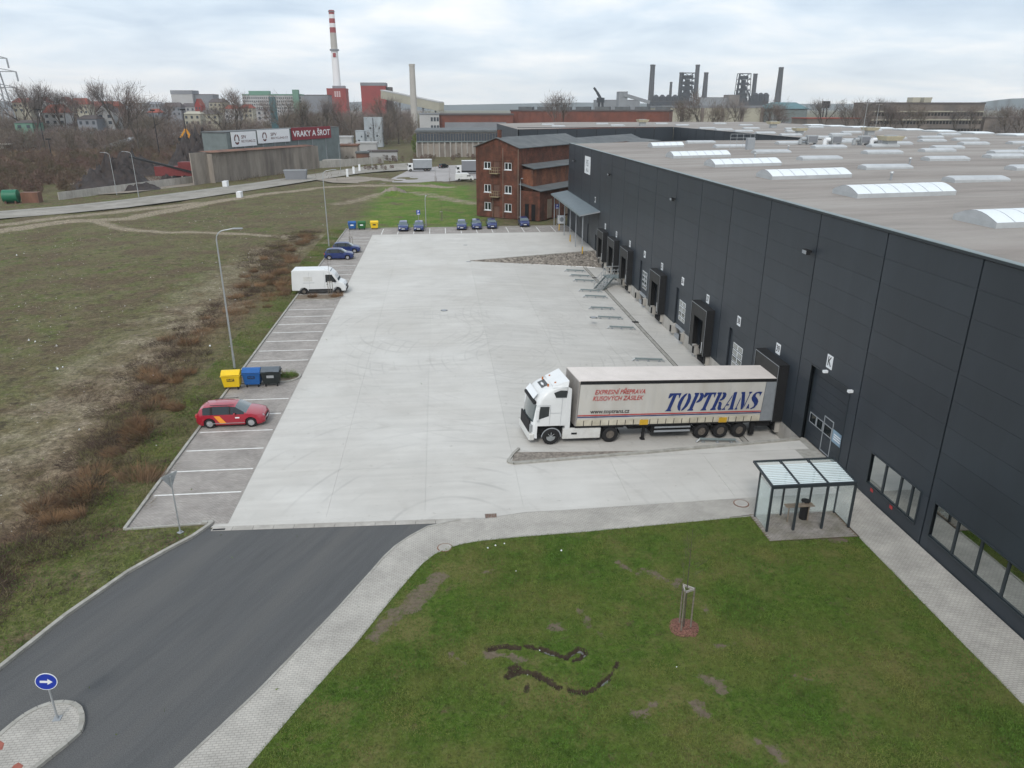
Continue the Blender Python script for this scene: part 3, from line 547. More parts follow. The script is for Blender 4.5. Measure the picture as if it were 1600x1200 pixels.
for px_, w_ in DRY:
    d = seg_dist(LX, LY, pline(px_))+wob*2.2; dry_ = np.maximum(dry_, (.8 if w_ < .3 else .62)*np.clip((w_-d)/.3+.5, 0, 1))
li = np.arange(LX.size).reshape(LX.shape); kc = inside((LX[:-1,:-1]+LX[1:,1:])/2, (LY[:-1,:-1]+LY[1:,1:])/2, LAWN)
Fq = np.stack([li[:-1,:-1], li[:-1,1:], li[1:,1:], li[1:,:-1]], -1)[kc]
lme = npmesh('lawn', np.stack([LX, LY, LZ], -1).reshape(-1, 3), Fq, 'grassb'); lme.shade_smooth()
for nm, ar in (('mud', mud_), ('dry', dry_)):
    a = lme.attributes.new(nm, 'FLOAT', 'POINT'); a.data.foreach_set('value', ar.ravel().astype(np.float32))
lo = link('lawn', lme); S(lo)

def lawn_mat():
    m = pm('lawn_turf', (.060,.105,.016), .95, .45, 3.5, .9, 22, c2=(.13,.125,.04), sc2=.22, amt2=.75, spec=.1); t = m.node_tree; B = t.nodes['Principled BSDF']; src = B.inputs['Base Color'].links[0].from_socket
    ge = t.nodes.new('ShaderNodeNewGeometry')
    def add(src, sc, a, b, col, amt, det=6):
        n = t.nodes.new('ShaderNodeTexNoise'); n.inputs['Scale'].default_value = sc; n.inputs['Detail'].default_value = det; n.inputs['Roughness'].default_value = .7; t.links.new(ge.outputs['Position'], n.inputs['Vector'])
        r = t.nodes.new('ShaderNodeMapRange'); r.inputs[1].default_value = a; r.inputs[2].default_value = b; r.inputs[4].default_value = amt; t.links.new(n.outputs[0], r.inputs[0])
        x = t.nodes.new('ShaderNodeMix'); x.data_type = 'RGBA'; t.links.new(r.outputs[0], x.inputs[0]); t.links.new(src, x.inputs[6]); x.inputs[7].default_value = (*col, 1); return x.outputs[2]
    o = add(src, 1.6, .57, .68, (.11,.085,.05), .8); o = add(o, .5, .5, .65, (.045,.09,.012), .7); o = add(o, .28, .50, .62, (.155,.135,.055), .75); o = add(o, 5, .52, .68, (.15,.17,.06), .5, 4); o = add(o, 9, .5, .7, (.02,.03,.01), .6, 3)
    def attr(nm):
        a = t.nodes.new('ShaderNodeAttribute'); a.attribute_name = nm; n = t.nodes.new('ShaderNodeTexNoise'); n.inputs['Scale'].default_value = 7; n.inputs['Detail'].default_value = 6; n.inputs['Roughness'].default_value = .75; t.links.new(ge.outputs['Position'], n.inputs['Vector'])
        r = t.nodes.new('ShaderNodeMath'); r.operation = 'MULTIPLY_ADD'; t.links.new(n.outputs[0], r.inputs[0]); r.inputs[1].default_value = 1.6; r.inputs[2].default_value = -.8
        k = t.nodes.new('ShaderNodeMath'); k.operation = 'ADD'; t.links.new(a.outputs['Fac'], k.inputs[0]); t.links.new(r.outputs[0], k.inputs[1])
        q = t.nodes.new('ShaderNodeMapRange'); q.inputs[1].default_value = .35; q.inputs[2].default_value = .6; t.links.new(k.outputs[0], q.inputs[0]); z = t.nodes.new('ShaderNodeMath'); z.operation = 'MULTIPLY'; t.links.new(q.outputs[0], z.inputs[0])
        st_ = t.nodes.new('ShaderNodeMapRange'); st_.inputs[2].default_value = .1; t.links.new(a.outputs['Fac'], st_.inputs[0]); t.links.new(st_.outputs[0], z.inputs[1]); return z.outputs[0]
    def blend(f, o, c1, c2):
        n = t.nodes.new('ShaderNodeTexNoise'); n.inputs['Scale'].default_value = 6; n.inputs['Detail'].default_value = 6; t.links.new(ge.outputs['Position'], n.inputs['Vector'])
        c = t.nodes.new('ShaderNodeMix'); c.data_type = 'RGBA'; t.links.new(n.outputs[0], c.inputs[0]); c.inputs[6].default_value = (*c1, 1); c.inputs[7].default_value = (*c2, 1)
        x = t.nodes.new('ShaderNodeMix'); x.data_type = 'RGBA'; t.links.new(f, x.inputs[0]); t.links.new(o, x.inputs[6]); t.links.new(c.outputs[2], x.inputs[7]); return x.outputs[2]
    o = blend(attr('dry'), o, (.085,.066,.046), (.20,.165,.125)); o = blend(attr('mud'), o, (.022,.016,.011), (.075,.058,.042))
    t.links.new(o, B.inputs['Base Color']); return m
lo.data.materials.clear(); lo.data.materials.append(lawn_mat())
# mud ruts, puddle
mudset = []
def blob(name, px, w, mat, z=.03, seed=0):
    random.seed(seed); c = pline(px); L = []; R_ = []
    fine = []
    for (a, b_), (c2, d) in zip(c, c[1:]):
        n = max(2, int(math.hypot(c2-a, d-b_)/.08))
        fine += [(a+(c2-a)*i/n, b_+(d-b_)*i/n) for i in range(n)]
    fine.append(c[-1]); n = len(fine)
    for i, (x, y) in enumerate(fine):
        j = min(i+1, n-1); k = max(i-1, 0); dx, dy = fine[j][0]-fine[k][0], fine[j][1]-fine[k][1]; l = math.hypot(dx, dy) or 1
        ww = w*math.sin(pi*(i+.7)/(n+.4))**.5*random.uniform(.55, 1.25)/2
        L.append((x-dy/l*ww, y+dx/l*ww)); R_.append((x+dy/l*ww*random.uniform(.7,1.2), y-dx/l*ww))
    b = MB(); b.add([(x,y,z) for x,y in L]+[(x,y,z) for x,y in R_], [(i, i+n, i+1+n, i+1) for i in range(n-1)])
    mudset.append((fine, w)); random.seed(7+seed); return S(b.build(name, mat))
for q in ([(882,1034),(892,1026),(905,1019),(914,1025),(905,1031)], [(940,1072),(952,1060),(964,1042)], [(846,1018),(858,1022),(872,1028)]):
    c_ = pline(q); xs2 = [p[0] for p in c_]; ys2 = [p[1] for p in c_]; S(fan_poly('puddle', [(min(xs2)-.2,min(ys2)-.2),(max(xs2)+.2,min(ys2)-.2),(max(xs2)+.2,max(ys2)+.2),(min(xs2)-.2,max(ys2)+.2)], -.045 if len(q) > 4 else -.065, 'water'))
for px_, w_, dp in RUTS: mudset.append((pline(px_), w_*2.1))
for px_, w_ in DRY: mudset.append((pline(px_), w_*1.5))
# grass tufts on the lawn
def tufts(n, poly, hmin, hmax, wd, mat, name, label, dens=None, z=0., lean=.5):
    x0 = min(p[0] for p in poly); x1 = max(p[0] for p in poly); y0 = min(p[1] for p in poly); y1 = max(p[1] for p in poly)
    X = rng.uniform(x0, x1, n); Y = rng.uniform(y0, y1, n); k = inside(X, Y, poly)
    if dens is not None: k &= rng.random(n) < dens(X, Y)
    for fine, w in mudset:
        k &= seg_dist(X, Y, fine) > w*rng.uniform(.2, .62, n)
    X = X[k]; Y = Y[k]; n = len(X); P = np.stack([X, Y, np.full(n, z)], 1)
    D = np.stack([rng.normal(0, lean, n), rng.normal(0, lean, n), np.ones(n)], 1); V, Fc = slivers(P, D, rng.uniform(hmin, hmax, n), rng.uniform(.6, 1.3, n)*wd)
    o = link(name, npmesh(name, V, Fc, mat)); return stuff(o, label, 'grass')
tufts(480000, LAWN, .05, .13, .026, 'grassb', 'lawn_grass', 'short patchy green grass of the lawn in the foreground', lean=.8)
# dry weeds, verge grass
VERGE = [(-18.8,33),(-16.2,33),(-16.2,128),(-18.8,128)]
tufts(60000, VERGE, .05, .16, .03, 'grassb', 'verge_grass', 'green verge grass along the parking kerb', lean=.9, dens=lambda X, Y: np.clip(.45+.6*np.sin(Y*.9+X)+.4*np.sin(Y*2.3), .05, 1))
tufts(30000, VERGE, .05, .22, .03, 'palegr', 'verge_dry_grass', 'dry straw mixed into the verge grass', lean=.9, dens=lambda X, Y: np.clip(.4-.6*np.sin(Y*.9+X), .05, 1))
tufts(30000, [(-24,12)]+RL[:-1]+[(-12.6,32.7),(-16.2,32.7),(-22,32)], .05, .2, .03, 'grassb', 'roadside_grass', 'rough grass in the corner beside the road', dens=lambda X, Y: .8+0*X, lean=.9)
def weedd(X, Y): s = np.sin(Y*.55+np.sin(X*.8)*1.6)+1.2*np.sin(Y*.17+1)+np.sin(Y*1.3+X)-.6; return np.clip(s*.9, .02, 1)
def strands(n, x0, x1, y0, y1, hmin, hmax, wd, mat, name, label, dens, lean=.9, z=0., lx=0):
    X = rng.normal((x0+x1)/2, (x1-x0)/4, n); Y = rng.uniform(y0, y1, n); k = rng.random(n) < dens(X, Y); X = X[k]; Y = Y[k]; n = len(X)
    D = np.stack([rng.normal(lx, lean, n), rng.normal(0, lean, n), np.ones(n)], 1); V, Fc = slivers(np.stack([X, Y, np.full(n, z)], 1), D, rng.uniform(hmin, hmax, n), rng.uniform(.5, 1.3, n)*wd)
    return stuff(link(name, npmesh(name, V, Fc, mat)), label, 'dry weeds')
def clumps(n, xf, y0, y1, per, h0, h1, mat, name, label, seed, lean=.55, rr=.45):
    rg = np.random.default_rng(seed); Vs = []; Fs = []; off = 0
    for _ in range(n):
        y = y0+(y1-y0)*rg.random()**1.2; x = xf(y)+rg.normal(0, 1.5); m = int(per*rg.uniform(.4, 1.4)); a = rg.uniform(0, 6.28, m); r_ = rr*rg.uniform(.5, 1.6)*np.sqrt(rg.random(m)); dr = rg.normal(0, .45, 2)
        D = np.stack([np.cos(a)*lean+dr[0], np.sin(a)*lean+dr[1], np.ones(m)*.8], 1)+rg.normal(0, .3, (m, 3)); V, Fc = slivers(np.stack([x+r_*np.cos(a)*1.4, y+r_*np.sin(a)*1.4, np.full(m, -.02)], 1), D, rg.uniform(h0, h1, m)*rg.uniform(.6, 1.2), rg.uniform(.014, .034, m)); Vs.append(V); Fs.append(Fc+off); off += len(V)
    return stuff(link(name, npmesh(name, np.concatenate(Vs), np.concatenate(Fs), mat)), label, 'dry weeds')
xc = lambda y: -20.6-1.2*math.sin(y*.13)-.02*(y-40)
clumps(70, lambda y: xc(y)+.4, 34, 122, 330, .35, 1.0, 'drygrass', 'dry_weeds', 'tall rust brown dry weeds between field and parking', 5)
clumps(520, lambda y: xc(y)-.5, 16, 126, 120, .15, .55, 'deadst', 'dead_stalks', 'dark brown dead stalks along the field edge', 6, .8, .8)
clumps(300, lambda y: xc(y)-.2, 20, 126, 110, .15, .5, 'palegr', 'pale_grass', 'pale matted grass mixed among the brown stalks', 7, 1.0, .6)
clumps(500, lambda y: -42+22*math.sin(y*7.7), 20, 125, 60, .08, .25, 'palegr', 'field_tussocks', 'low tussocks dotted over the rough field', 9, 1.1, .5)
strands(45000, -120, -30, 18, 200, .05, .22, .05, 'grassb', 'field_grass', 'sparse low grass scattered over the field', lambda X, Y: np.clip(.5+.5*np.sin(X*.2)*np.cos(Y*.13), 0, 1), lean=1.2)
strands(40000, -150, -55, 215, 330, .4, 1.6, .12, 'bramble', 'wasteland_scrub', 'brown scrub covering the wasteland behind the scrap yard', lambda X, Y: 1+0*X, lean=.8)
# scattered stones and litter on the field
n = 5200; X = rng.uniform(-75, -17.5, n); Y = rng.uniform(20, 160, n); k = rng.random(n) < .25+.75*(np.sin(X*.3+Y*.1) > .2); X = X[k]; Y = Y[k]; n = len(X); s = rng.gamma(1.3, .018, n)+.01
T = np.array([(1,0,-.2),(-.6,.8,-.2),(-.5,-.9,-.2),(0,0,.8)]); V = (T[None]*s[:, None, None]*rng.uniform(.7, 1.5, (n, 4, 1))+np.stack([X, Y, np.full(n, .02)], 1)[:, None]).reshape(-1, 3)
Fc = (np.array([(0,1,3),(1,2,3),(2,0,3)])[None]+np.arange(n)[:, None, None]*4).reshape(-1, 3)
stuff(link('field_stones', npmesh('field_stones', V, Fc, 'stone')), 'pale stones and rubble strewn over the field', 'stones')
b = MB()
for (u, v) in [(90,577),(98,574),(45,532),(55,534),(124,672),(240,587),(328,541),(26,399),(505,352),(762,857),(774,853),(788,850),(877,861),(806,893),(843,1017),(824,1056),(1057,1043)]:
    p = g(u, v); r = random.uniform(.04, .08)*(.6 if u > 700 else 1.4); b.tube((p.x, p.y, .02), (p.x+.02, p.y, .02+r), r, r*.5, 6)
stuff(b.build('litter', 'plate'), 'white scraps of litter lying in the grass', 'litter')

# traffic island with sign
isl = pline([(-60,1185),(0,1152),(25,1131),(40,1120),(60,1109),(80,1102),(100,1100),(115,1102),(125,1109),(129,1120),(129,1132),(125,1145),(105,1163),(80,1183),(55,1203),(-60,1300)])
o = S(fan_poly('traffic_island', isl, .10, 'paver')); kerb('island_kerb', isl, .16, .12, .5)
for q in ([(0,1160),(8,1165),(5,1175),(-8,1178),(-8,1160)], [(22,1200),(30,1195),(38,1200),(30,1212),(14,1212)]):
    fan_poly('red_paver_patch', pline(q)[::-1], .106, 'redpaver', o)
def road_sign(label, loc, h, kind, yaw):
    t = thing('road_sign', label, 'road sign', loc, yaw)
    MB().tube((0,0,0), (0,0,h), .035, n=10).build('pole', 'grey_m', t); MB().box(-.12,.12,-.12,.12,0,.03).tube((0,0,0),(0,0,.16),.06,.04,8).build('base', 'grey_p', t)
    if kind == 'arrow':
        c = h-.22; r = .34
        MB().add([(r*math.cos(a*pi/16), -.045, c+r*math.sin(a*pi/16)) for a in range(32)]+[(r*math.cos(a*pi/16), -.03, c+r*math.sin(a*pi/16)) for a in range(32)], [tuple(range(32)), tuple(range(32,64))[::-1]]+[((i+1)%32, i, i+32, (i+1)%32+32) for i in range(32)]).build('disc_rim', 'plate', t)
        r = .315; d = MB().add([(r*math.cos(a*pi/16), -.049, c+r*math.sin(a*pi/16)) for a in range(32)], [tuple(range(32))]).build('disc_face', 'signblue', t)
        A = [(-.19,-.045),(.04,-.045),(.04,-.12),(.2,0),(.04,.12),(.04,.045),(-.19,.045)]; ang = rad(-10)
        MB().add([(x*math.cos(ang)-z*math.sin(ang), -.053, c+x*math.sin(ang)+z*math.cos(ang)) for x, z in A], [(0,1,5,6),(2,3,4)]).build('arrow', 'plate', t)
    elif kind == 'yield':
        c = h-.15; T_ = [(-.45,c+.25),(.45,c+.25),(0,c-.5)]
        MB().sideprism(T_, -.05, -.035).build('triangle_plate', 'grey_m', t); MB().sideprism([(-.4,c+.215),(0,c-.44),(.4,c+.215)][::-1], -.056, -.0505).build('triangle_face', 'signred', t)
        MB().sideprism([(-.28,c+.15),(0,c-.3),(.28,c+.15)][::-1], -.06, -.0565).build('triangle_centre', 'plate', t)
        for zz in (c+.1, c-.15): MB().box(-.16,.16,-.034,-.02,zz-.02,zz+.02).build('bracket', 'grey_p', t)
    elif kind == 'park':
        MB().box(-.3,.3,-.05,-.035,h-.8,h).build('sign_plate', 'signblue', t); text('P', .5, 'plate', t, (0,-.053,h-.3), '-y', bold=.02)
        MB().box(-.2,.2,-.054,-.051,h-.75,h-.6).build('wheelchair_symbol', 'plate', t)
    return t
p = g(90, 1123, .1); road_sign('round blue sign with white arrow on the traffic island', (p.x, p.y, .1), 1.85, 'arrow', rad(4))
p = g(282, 832); road_sign('give way triangle seen from behind on a leaning grey pole', (p.x, p.y, 0), 3.1, 'yield', rad(235))
p = g(655, 352); road_sign('blue parking sign on the grass behind the left blue cars', (p.x, 129, 0), 2.9, 'park', 0)
p = g(861, 345); road_sign('blue disabled parking sign in front of the brick building doors', (p.x+.3, 129.3, 0), 3.6, 'park', 0)
def manhole(u, v, r, label, light=True):
    p = g(u, v); z = .012
    t = thing('manhole_cover', label, 'manhole cover', (p.x, p.y, z)); MB().tube((0,0,-.02),(0,0,.012),r,n=28).build('frame_ring', 'rust' if light else 'black', t); MB().tube((0,0,.012),(0,0,.02),r*.86,n=28).build('lid', 'beigelid' if False else ('conc' if light else 'grey_p'), t)
M['lidc'] = M['conc']
manhole(695, 856, .36, 'round concrete manhole cover at the inner curve of the sidewalk'); manhole(1158, 787, .40, 'round concrete manhole cover left of the glass shelter')
manhole(694, 485, .35, 'dark iron manhole cover in the middle of the yard', False); manhole(927, 496, .35, 'dark iron manhole cover beside the wheel guides', False)
for (u, v, nm) in ((727,383,'small drain grate in the far part of the yard'), (732,409,'small drain grate at the tip of the stone bank'), (767,806,'rusty stained drain grate near the asphalt edge')):
    p = g(u, v); t = thing('drain_grate', nm, 'drain grate', (p.x, p.y, .0)); MB().box(-.3,.3,-.2,.2,0,.012).build('frame', 'gravel' if u == 767 else 'grey_p', t); b = MB()
    for k in range(7): b.box(-.26+k*.08,-.22+k*.08,-.17,.17,.012,.016)
    b.build('bars', 'rust' if u == 767 else 'black', t)

# ------------------------------------------------------------------ WAREHOUSE
XW = 22.2; ZT = 13.68; wh = thing('warehouse', 'long dark grey panelled warehouse with loading docks and rooflights', 'warehouse', (0, 0, 0))
openings = []   # (y0,y1,z0,z1)
DOCKS = {39: 44.5, 38: 51.3, 37: 58.1, 36: 64.8, 35: 71.5, 34: 78.1, 33: 84.7, 32: 91.6, 31: 98.2}
for n_ in (38, 36, 34): c = DOCKS[n_]; openings.append((c-1.65, c+1.65, -.2, 3.45))
for n_ in (39, 37, 35, 33, 32, 31): c = DOCKS[n_]; openings.append((c-1.3, c+1.3, -.2, 2.9))
openings += [(35.55, 39.95, -.2, 4.85), (28.45, 32.6, .78, 2.48), (21.2, 27.35, .78, 2.5), (13.8, 20.0, .78, 2.5), (107.5, 110.3, -.2, 3.0), (103.2, 104.6, -.2, 2.3)]
seams = [27.84+6.8*k for k in range(-4, 15)]+[128.5]
rows = [-.05+(ZT+.0)*k/11 for k in range(12)]
def cut(rects, o):
    out = []
    for (a, b_, c, d) in rects:
        if o[0] >= b_ or o[1] <= a or o[2] >= d or o[3] <= c: out.append((a, b_, c, d)); continue
        if o[0] > a: out.append((a, o[0], c, d))
        if o[1] < b_: out.append((o[1], b_, c, d))
        a2, b2 = max(a, o[0]), min(b_, o[1])
        if o[2] > c: out.append((a2, b2, c, o[2]))
        if o[3] < d: out.append((a2, b2, o[3], d))
    return out
pc = {}
for y0, y1 in zip(seams, seams[1:]):
    for z0, z1 in zip(rows, rows[1:]):
        rr = [(y0+.045, y1-.045, z0+.004, z1-.004)]
        for o in openings: rr = cut(rr, o)
        for r in rr:
            if r[1]-r[0] < .02 or r[3]-r[2] < .02: continue
            key = (round(r[1]-r[0], 3), round(r[3]-r[2], 3))
            if key not in pc: pc[key] = MB().box(0, .12, 0, key[0], 0, key[1]).data('cladding_panel', 'clad')
            link('cladding_panel', pc[key], wh, (XW-.0, r[0], r[2]))
b = MB()   # backing with the same openings, recessed
rr = [(seams[0], 128.45, -.05, ZT-.02)]
for o in openings: rr = cut(rr, o)
for r in rr: b.box(XW+.10, XW+.2, r[0], r[1], r[2], r[3])
b.build('backing', 'seam', wh)
b = MB()
ks = [k for k in openings if k[2] < 0]; ks.sort(); yy = seams[0]
for k in ks+[(128.5, 0, 0, 0)]:
    if k[0] > yy: b.box(XW-.03, XW+.08, yy, k[0], -.09, -.052)
    yy = k[1]
b.build('drip_edge', 'clad2', wh)['kind'] = 'stuff'
b = MB().box(XW-.06, XW+.3, seams[0], 128.56, ZT-.02, ZT+.10, 0).build('parapet_cap', 'clad2', wh)
b = MB().box(XW-.05, XW+.34, seams[0], 128.55, ZT+.10, ZT+.12, 0).build('cap_flashing', 'cap', wh)
# concrete below the docks
conc = MB()
prev = 40.05
for n_ in sorted(DOCKS.values())+[200]:
    a, c = (n_-1.25, n_+1.25) if n_ < 150 else (104.3, 0)
    MB().box(XW-.02, XW+.3, prev, a, -1.7, -.095).build('dock_wall', 'conc', wh); prev = c
MB().box(XW-.05, XW+.35, 12.0, 40.0, -.3, -.095).build('plinth', 'conc', wh)
for n_, c in DOCKS.items():
    MB().box(XW+.5, XW+.6, c-1.25, c+1.25, -1.7, .0).box(XW+.02, XW+.6, c-1.2, c+1.2, -.32, -.06).box(XW-.02,XW+.3,c-1.25,c+1.25,-1.7,-.95).build('dock_leveller', 'dark' if n_ in (39,37,35,33,32,31) else 'grey_p', wh)
    for s in (-1, 1):
        bl = MB().box(XW-.32, XW-.02, c+s*1.45-.2, c+s*1.45+.2, -.98, -.2).build('bumper_block', 'conc', wh); MB().box(XW-.42, XW-.325, c+s*1.45-.11, c+s*1.45+.11, -.85, -.25).build('rubber_bumper', 'black', bl)
# dock shelters
def shelter_parts(c, n_):
    x0 = 21.5; w = 1.85; t = MB()
    sh = MB(); sh.box(x0, XW-.004, c-w, c-w+.06, -.12, 3.8); sh.box(x0, XW-.004, c+w-.06, c+w, -.12, 3.8); sh.box(x0, XW-.004, c-w, c+w, 3.8, 3.86)
    s = sh.build('dock_shelter', 'black', wh)
    MB().box(x0+.02, x0+.05, c-w+.07, c+w-.07, 2.75, 3.79).build('top_curtain', M['curt'], s)
    for k in (-1, 1):
        a = c+k*(w-.07); i = c+k*1.12; b_ = c+k*1.02
        MB().add([(x0+.03,a,-.1),(x0+.03,b_-k*-.0,-.1),(x0+.03,i,2.74),(x0+.03,a,2.74),(x0+.06,a,-.1),(x0+.06,b_,-.1),(x0+.06,i,2.74),(x0+.06,a,2.74)], [(0,1,2,3),(4,7,6,5),(1,5,6,2)]).build('side_curtain', M['curt'], s)
    if n_ != 39:
        MB().box(x0+.012, x0+.028, c-1.35, c-1.28, .05, 1.0).build('guide_stripe', 'plate', s)
    MB().box(x0-.012, x0-.002, c-w, c+w, 3.76, 3.80).box(x0-.012, x0-.002, c-w, c-w+.03, -.1, 3.76).box(x0-.012, x0-.002, c+w-.03, c+w, -.1, 3.76).build('edge_trim', 'grey_p', s)
    if n_ != 39: MB().box(XW+.12, XW+.2, c-1.3, c+1.3, -.06, 2.9).build('dock_door', 'dark', wh)
M['curt'] = pm('curtain_rubber', (.035, .034, .032), .75, .2, 2)
for n_ in (39, 37, 35, 33, 32, 31): shelter_parts(DOCKS[n_], n_)
# sectional doors with glazing
for n_ in (38, 36, 34):
    c = DOCKS[n_]; d = MB()
    for k in range(7):
        d.box(XW+.16, XW+.2, c-1.65, c+1.65, -.06+k*.5+.006, -.06+(k+1)*.5-.006)
    d.box(XW+.2, XW+.22, c-1.66, c+1.66, -.06, 3.45)
    dd = d.build('sectional_door', 'clad', wh)
    for k in (0, 1, 2, 3):
        for j in (0, 1):
            ya = c-.9+j*.92; za = .52+k*.5
            fr_ = MB().box(XW+.148, XW+.162, ya, ya+.9, za, za+.42).build('glazing_frame', 'plate', dd)
            MB().box(XW+.140, XW+.147, ya+.05, ya+.85, za+.04, za+.38).build('pane', M['paneg'] if 'paneg' in M else 'glass', dd)
# K door
kd = MB()
for k in range(9): kd.box(XW+.26, XW+.3, 35.56, 39.94, -.02+k*.54+.006, -.02+(k+1)*.54-.006)
kd = kd.build('sectional_door', 'clad', wh)
def frame(y0, y1, z0, z1, x, w, mat, par, name):
    MB().box(x-.02, x, y0, y1, z0, z0+w).box(x-.02, x, y0, y1, z1-w, z1).box(x-.02, x, y0, y0+w, z0+w, z1-w).box(x-.02, x, y1-w, y1, z0+w, z1-w).build(name, mat, par)
frame(36.98, 38.05, .05, 2.3, XW+.258, .06, 'grey_p', kd, 'wicket_door_frame')
for (a, b_) in ((38.9, 39.72), (38.1, 38.86), (37.05, 38.0)):
    frame(a, b_, 1.2, 1.85, XW+.252, .05, 'grey_p', kd, 'glazing_frame'); MB().box(XW+.245, XW+.25, a+.06, b_-.06, 1.25, 1.8).build('pane', 'glassd', kd)
w_ = MB().box(XW+.22, XW+.25, 35.65, 36.9, 1.15, 1.9).build('blue_notice', M['notice'] if 'notice' in M else 'grey_m', kd)
M['noticeb'] = pm('notice_blue', (.25, .36, .46), .5)
w_.data.materials[0] = M['noticeb']
b = MB()
for k in range(3): b.box(XW+.212, XW+.219, 36.0, 36.75, 1.35+k*.14, 1.42+k*.14)
b.build('notice_print', 'plate', kd)
for a in (35.5, 39.95): MB().box(XW-.03, XW+.26, a, a+.05, -.05, 4.85).build('door_jamb', 'clad2', wh)
MB().box(XW-.03, XW+.26, 35.5, 40.0, 4.85, 4.92).build('door_head', 'clad2', wh)
for (y, z_) in ((35.3, 4.85), (38.1, 5.0)):
    MB().box(XW-.28, XW-.02, y-.09, y+.09, z_, z_+.14).build('wall_lamp', 'plate', wh)
for (y, z_) in ((96.15,11.2),(68.95,11.2),(42.0,11.2),(122,11.2)):
    l = MB().box(XW-.2, XW-.005, y-.05, y+.05, z_+.1, z_+.2).box(XW-.45, XW-.2, y-.28, y+.28, z_+.0, z_+.28).build('floodlight', 'black', wh)
    MB().box(XW-.47, XW-.451, y-.24, y+.24, z_+.03, z_+.24).build('lamp_glass', 'grey_p', l)
# strip windows with reveals
def strip(y0, y1, z0, z1, cuts):
    fr_ = MB(); x = XW-.045; fr_.box(x, XW+.1, y0-.06, y1+.06, z0-.07, z0+.0).box(x, XW+.1, y0-.06, y1+.06, z1, z1+.06).box(x, XW+.1, y0-.06, y0, z0, z1).box(x, XW+.1, y1, y1+.06, z0, z1)
    w = fr_.build('strip_window', 'clad2', wh)
    ed = [y0]+sorted(cuts)+[y1]
    for a, b_ in zip(ed, ed[1:]):
        MB().box(XW+.06, XW+.075, a+.05, b_-.05, z0+.05, z1-.05).build('pane', 'glass', w)
    for c_ in cuts: MB().box(XW+.005, XW+.1, c_-.05, c_+.05, z0, z1).build('mullion', 'clad2', w)
    MB().box(XW+.02, XW+.1, y0, y1, z0, z0+.045).box(XW+.02, XW+.1, y0, y1, z1-.045, z1).build('sash_rail', 'clad2', w)
    MB().box(XW+.3, XW+.35, y0-.2, y1+.2, z0-.2, z1+.2).build('interior', 'dark', w)
strip(28.45, 32.6, .78, 2.48, [31.3, 30.0, 29.1]); strip(21.2, 27.35, .78, 2.5, [25.8, 24.3, 22.75]); strip(13.8, 20.0, .78, 2.5, [18.45, 16.9, 15.35])
for y, z_ in ((32.05,.58),(30.3,.58)): MB().box(XW-.015, XW-.003, y-.12, y+.12, z_-.1, z_+.08).build('fire_sticker', 'textred', wh)
# numbers
def num(y, z_, s, w=.5, h=.66, size=.62):
    o = MB().box(XW-.03, XW-.004, y-w/2, y+w/2, z_-h/2, z_+h/2).build('number_sign', 'plate', wh); text(s, size, 'ink', o, (XW-.036, y, z_), sx=.8, bold=.006)
for n_, y in DOCKS.items(): num(y, 4.38, str(n_), .62, .72)
num(38.03, 5.68, 'K', .62, .8, .8); num(105.5, 7.06, '30', .45, .8)
o = MB().box(XW-.04, XW-.004, 109.9, 114.1, 10.1, 12.6).build('building_sign', 'plate', wh)
text('PS5', 1.3, 'grey_p', o, (XW-.05, 112, 11.6), sx=.9, bold=.01); text('HALA', .8, 'grey_p', o, (XW-.05, 112, 10.65), sx=.9)
# service door and dark entrance below canopy
MB().box(XW+.1, XW+.2, 107.5, 110.3, -.05, 3.0).build('roller_door', 'clad2', wh); MB().box(XW+.1, XW+.2, 103.2, 104.6, -.05, 2.3).build('side_door', 'dark', wh)
# roof and back block
def zr(x): return ZT-.02+.02*min(max(x-22.5, 0), 22)
rf = MB()
def roofq(x0, x1, y0, y1): rf.add([(x0,y0,zr(x0)),(x1,y0,zr(x1)),(x1,y1,zr(x1)),(x0,y1,zr(x0))], [(0,1,2,3)])
XI = 66.5; YB = 213.0; YE = 290.0; XE = 122.0
roofq(22.5, 44.5, -20, 128.5); roofq(44.5, XI, -20, 128.5); roofq(XI, XE, -20, YB); roofq(22.3, 44.5, YB, YE); roofq(44.5, XE, YB, YE)
rf.build('roof', 'roof', wh)
zt = zr(60)
def wallcols(x0, y0, x1, y1, n, z1a, z1b, nx, ny):   # outward normal (nx, ny)
    for i in range(n):
        a = Vector((x0+(x1-x0)*i/n, y0+(y1-y0)*i/n, 0)); c = Vector((x0+(x1-x0)*(i+1)/n, y0+(y1-y0)*(i+1)/n, 0)); d = (c-a).normalized()*.08; a += d; c -= d; q = Vector((nx, ny, 0))*-.15
        za = z1a+(z1b-z1a)*i/n; zb = z1a+(z1b-z1a)*(i+1)/n
        vs = [a, c, c+q, a+q]; MB().add([(p.x,p.y,0) for p in vs]+[(p.x,p.y,z) for p, z in zip(vs, (za, zb, zb, za))], [(0,1,5,4),(1,2,6,5),(2,3,7,6),(3,0,4,7),(4,5,6,7)]).build('cladding_panel', 'clad', wh)
wallcols(22.3, YB, XI, YB, 8, zr(22.3), zt, 0, -1); wallcols(XI, 128.5, XI, YB, 13, zt, zt, -1, 0); wallcols(22.3, YB, 22.3, YE, 10, zr(22.3), zr(22.3), -1, 0)
MB().box(22.3, XI, YB+.05, YB+.3, 0, zr(22)).box(XI+.05, XI+.3, 128.5, YB, 0, zt-.05).box(22.4, 22.6, YB, YE, 0, zr(22)-.05).box(22.5, XI, 128.2, 128.4, 0, zr(22)-.1).build('back_wall_backing', 'seam', wh)
MB().box(XI-.1, XI+.35, 128.5, YB, zt, zt+.12).box(22.1, XI, YB-.1, YB+.35, zt-.0, zt+.12).build('inner_parapet', 'clad2', wh)
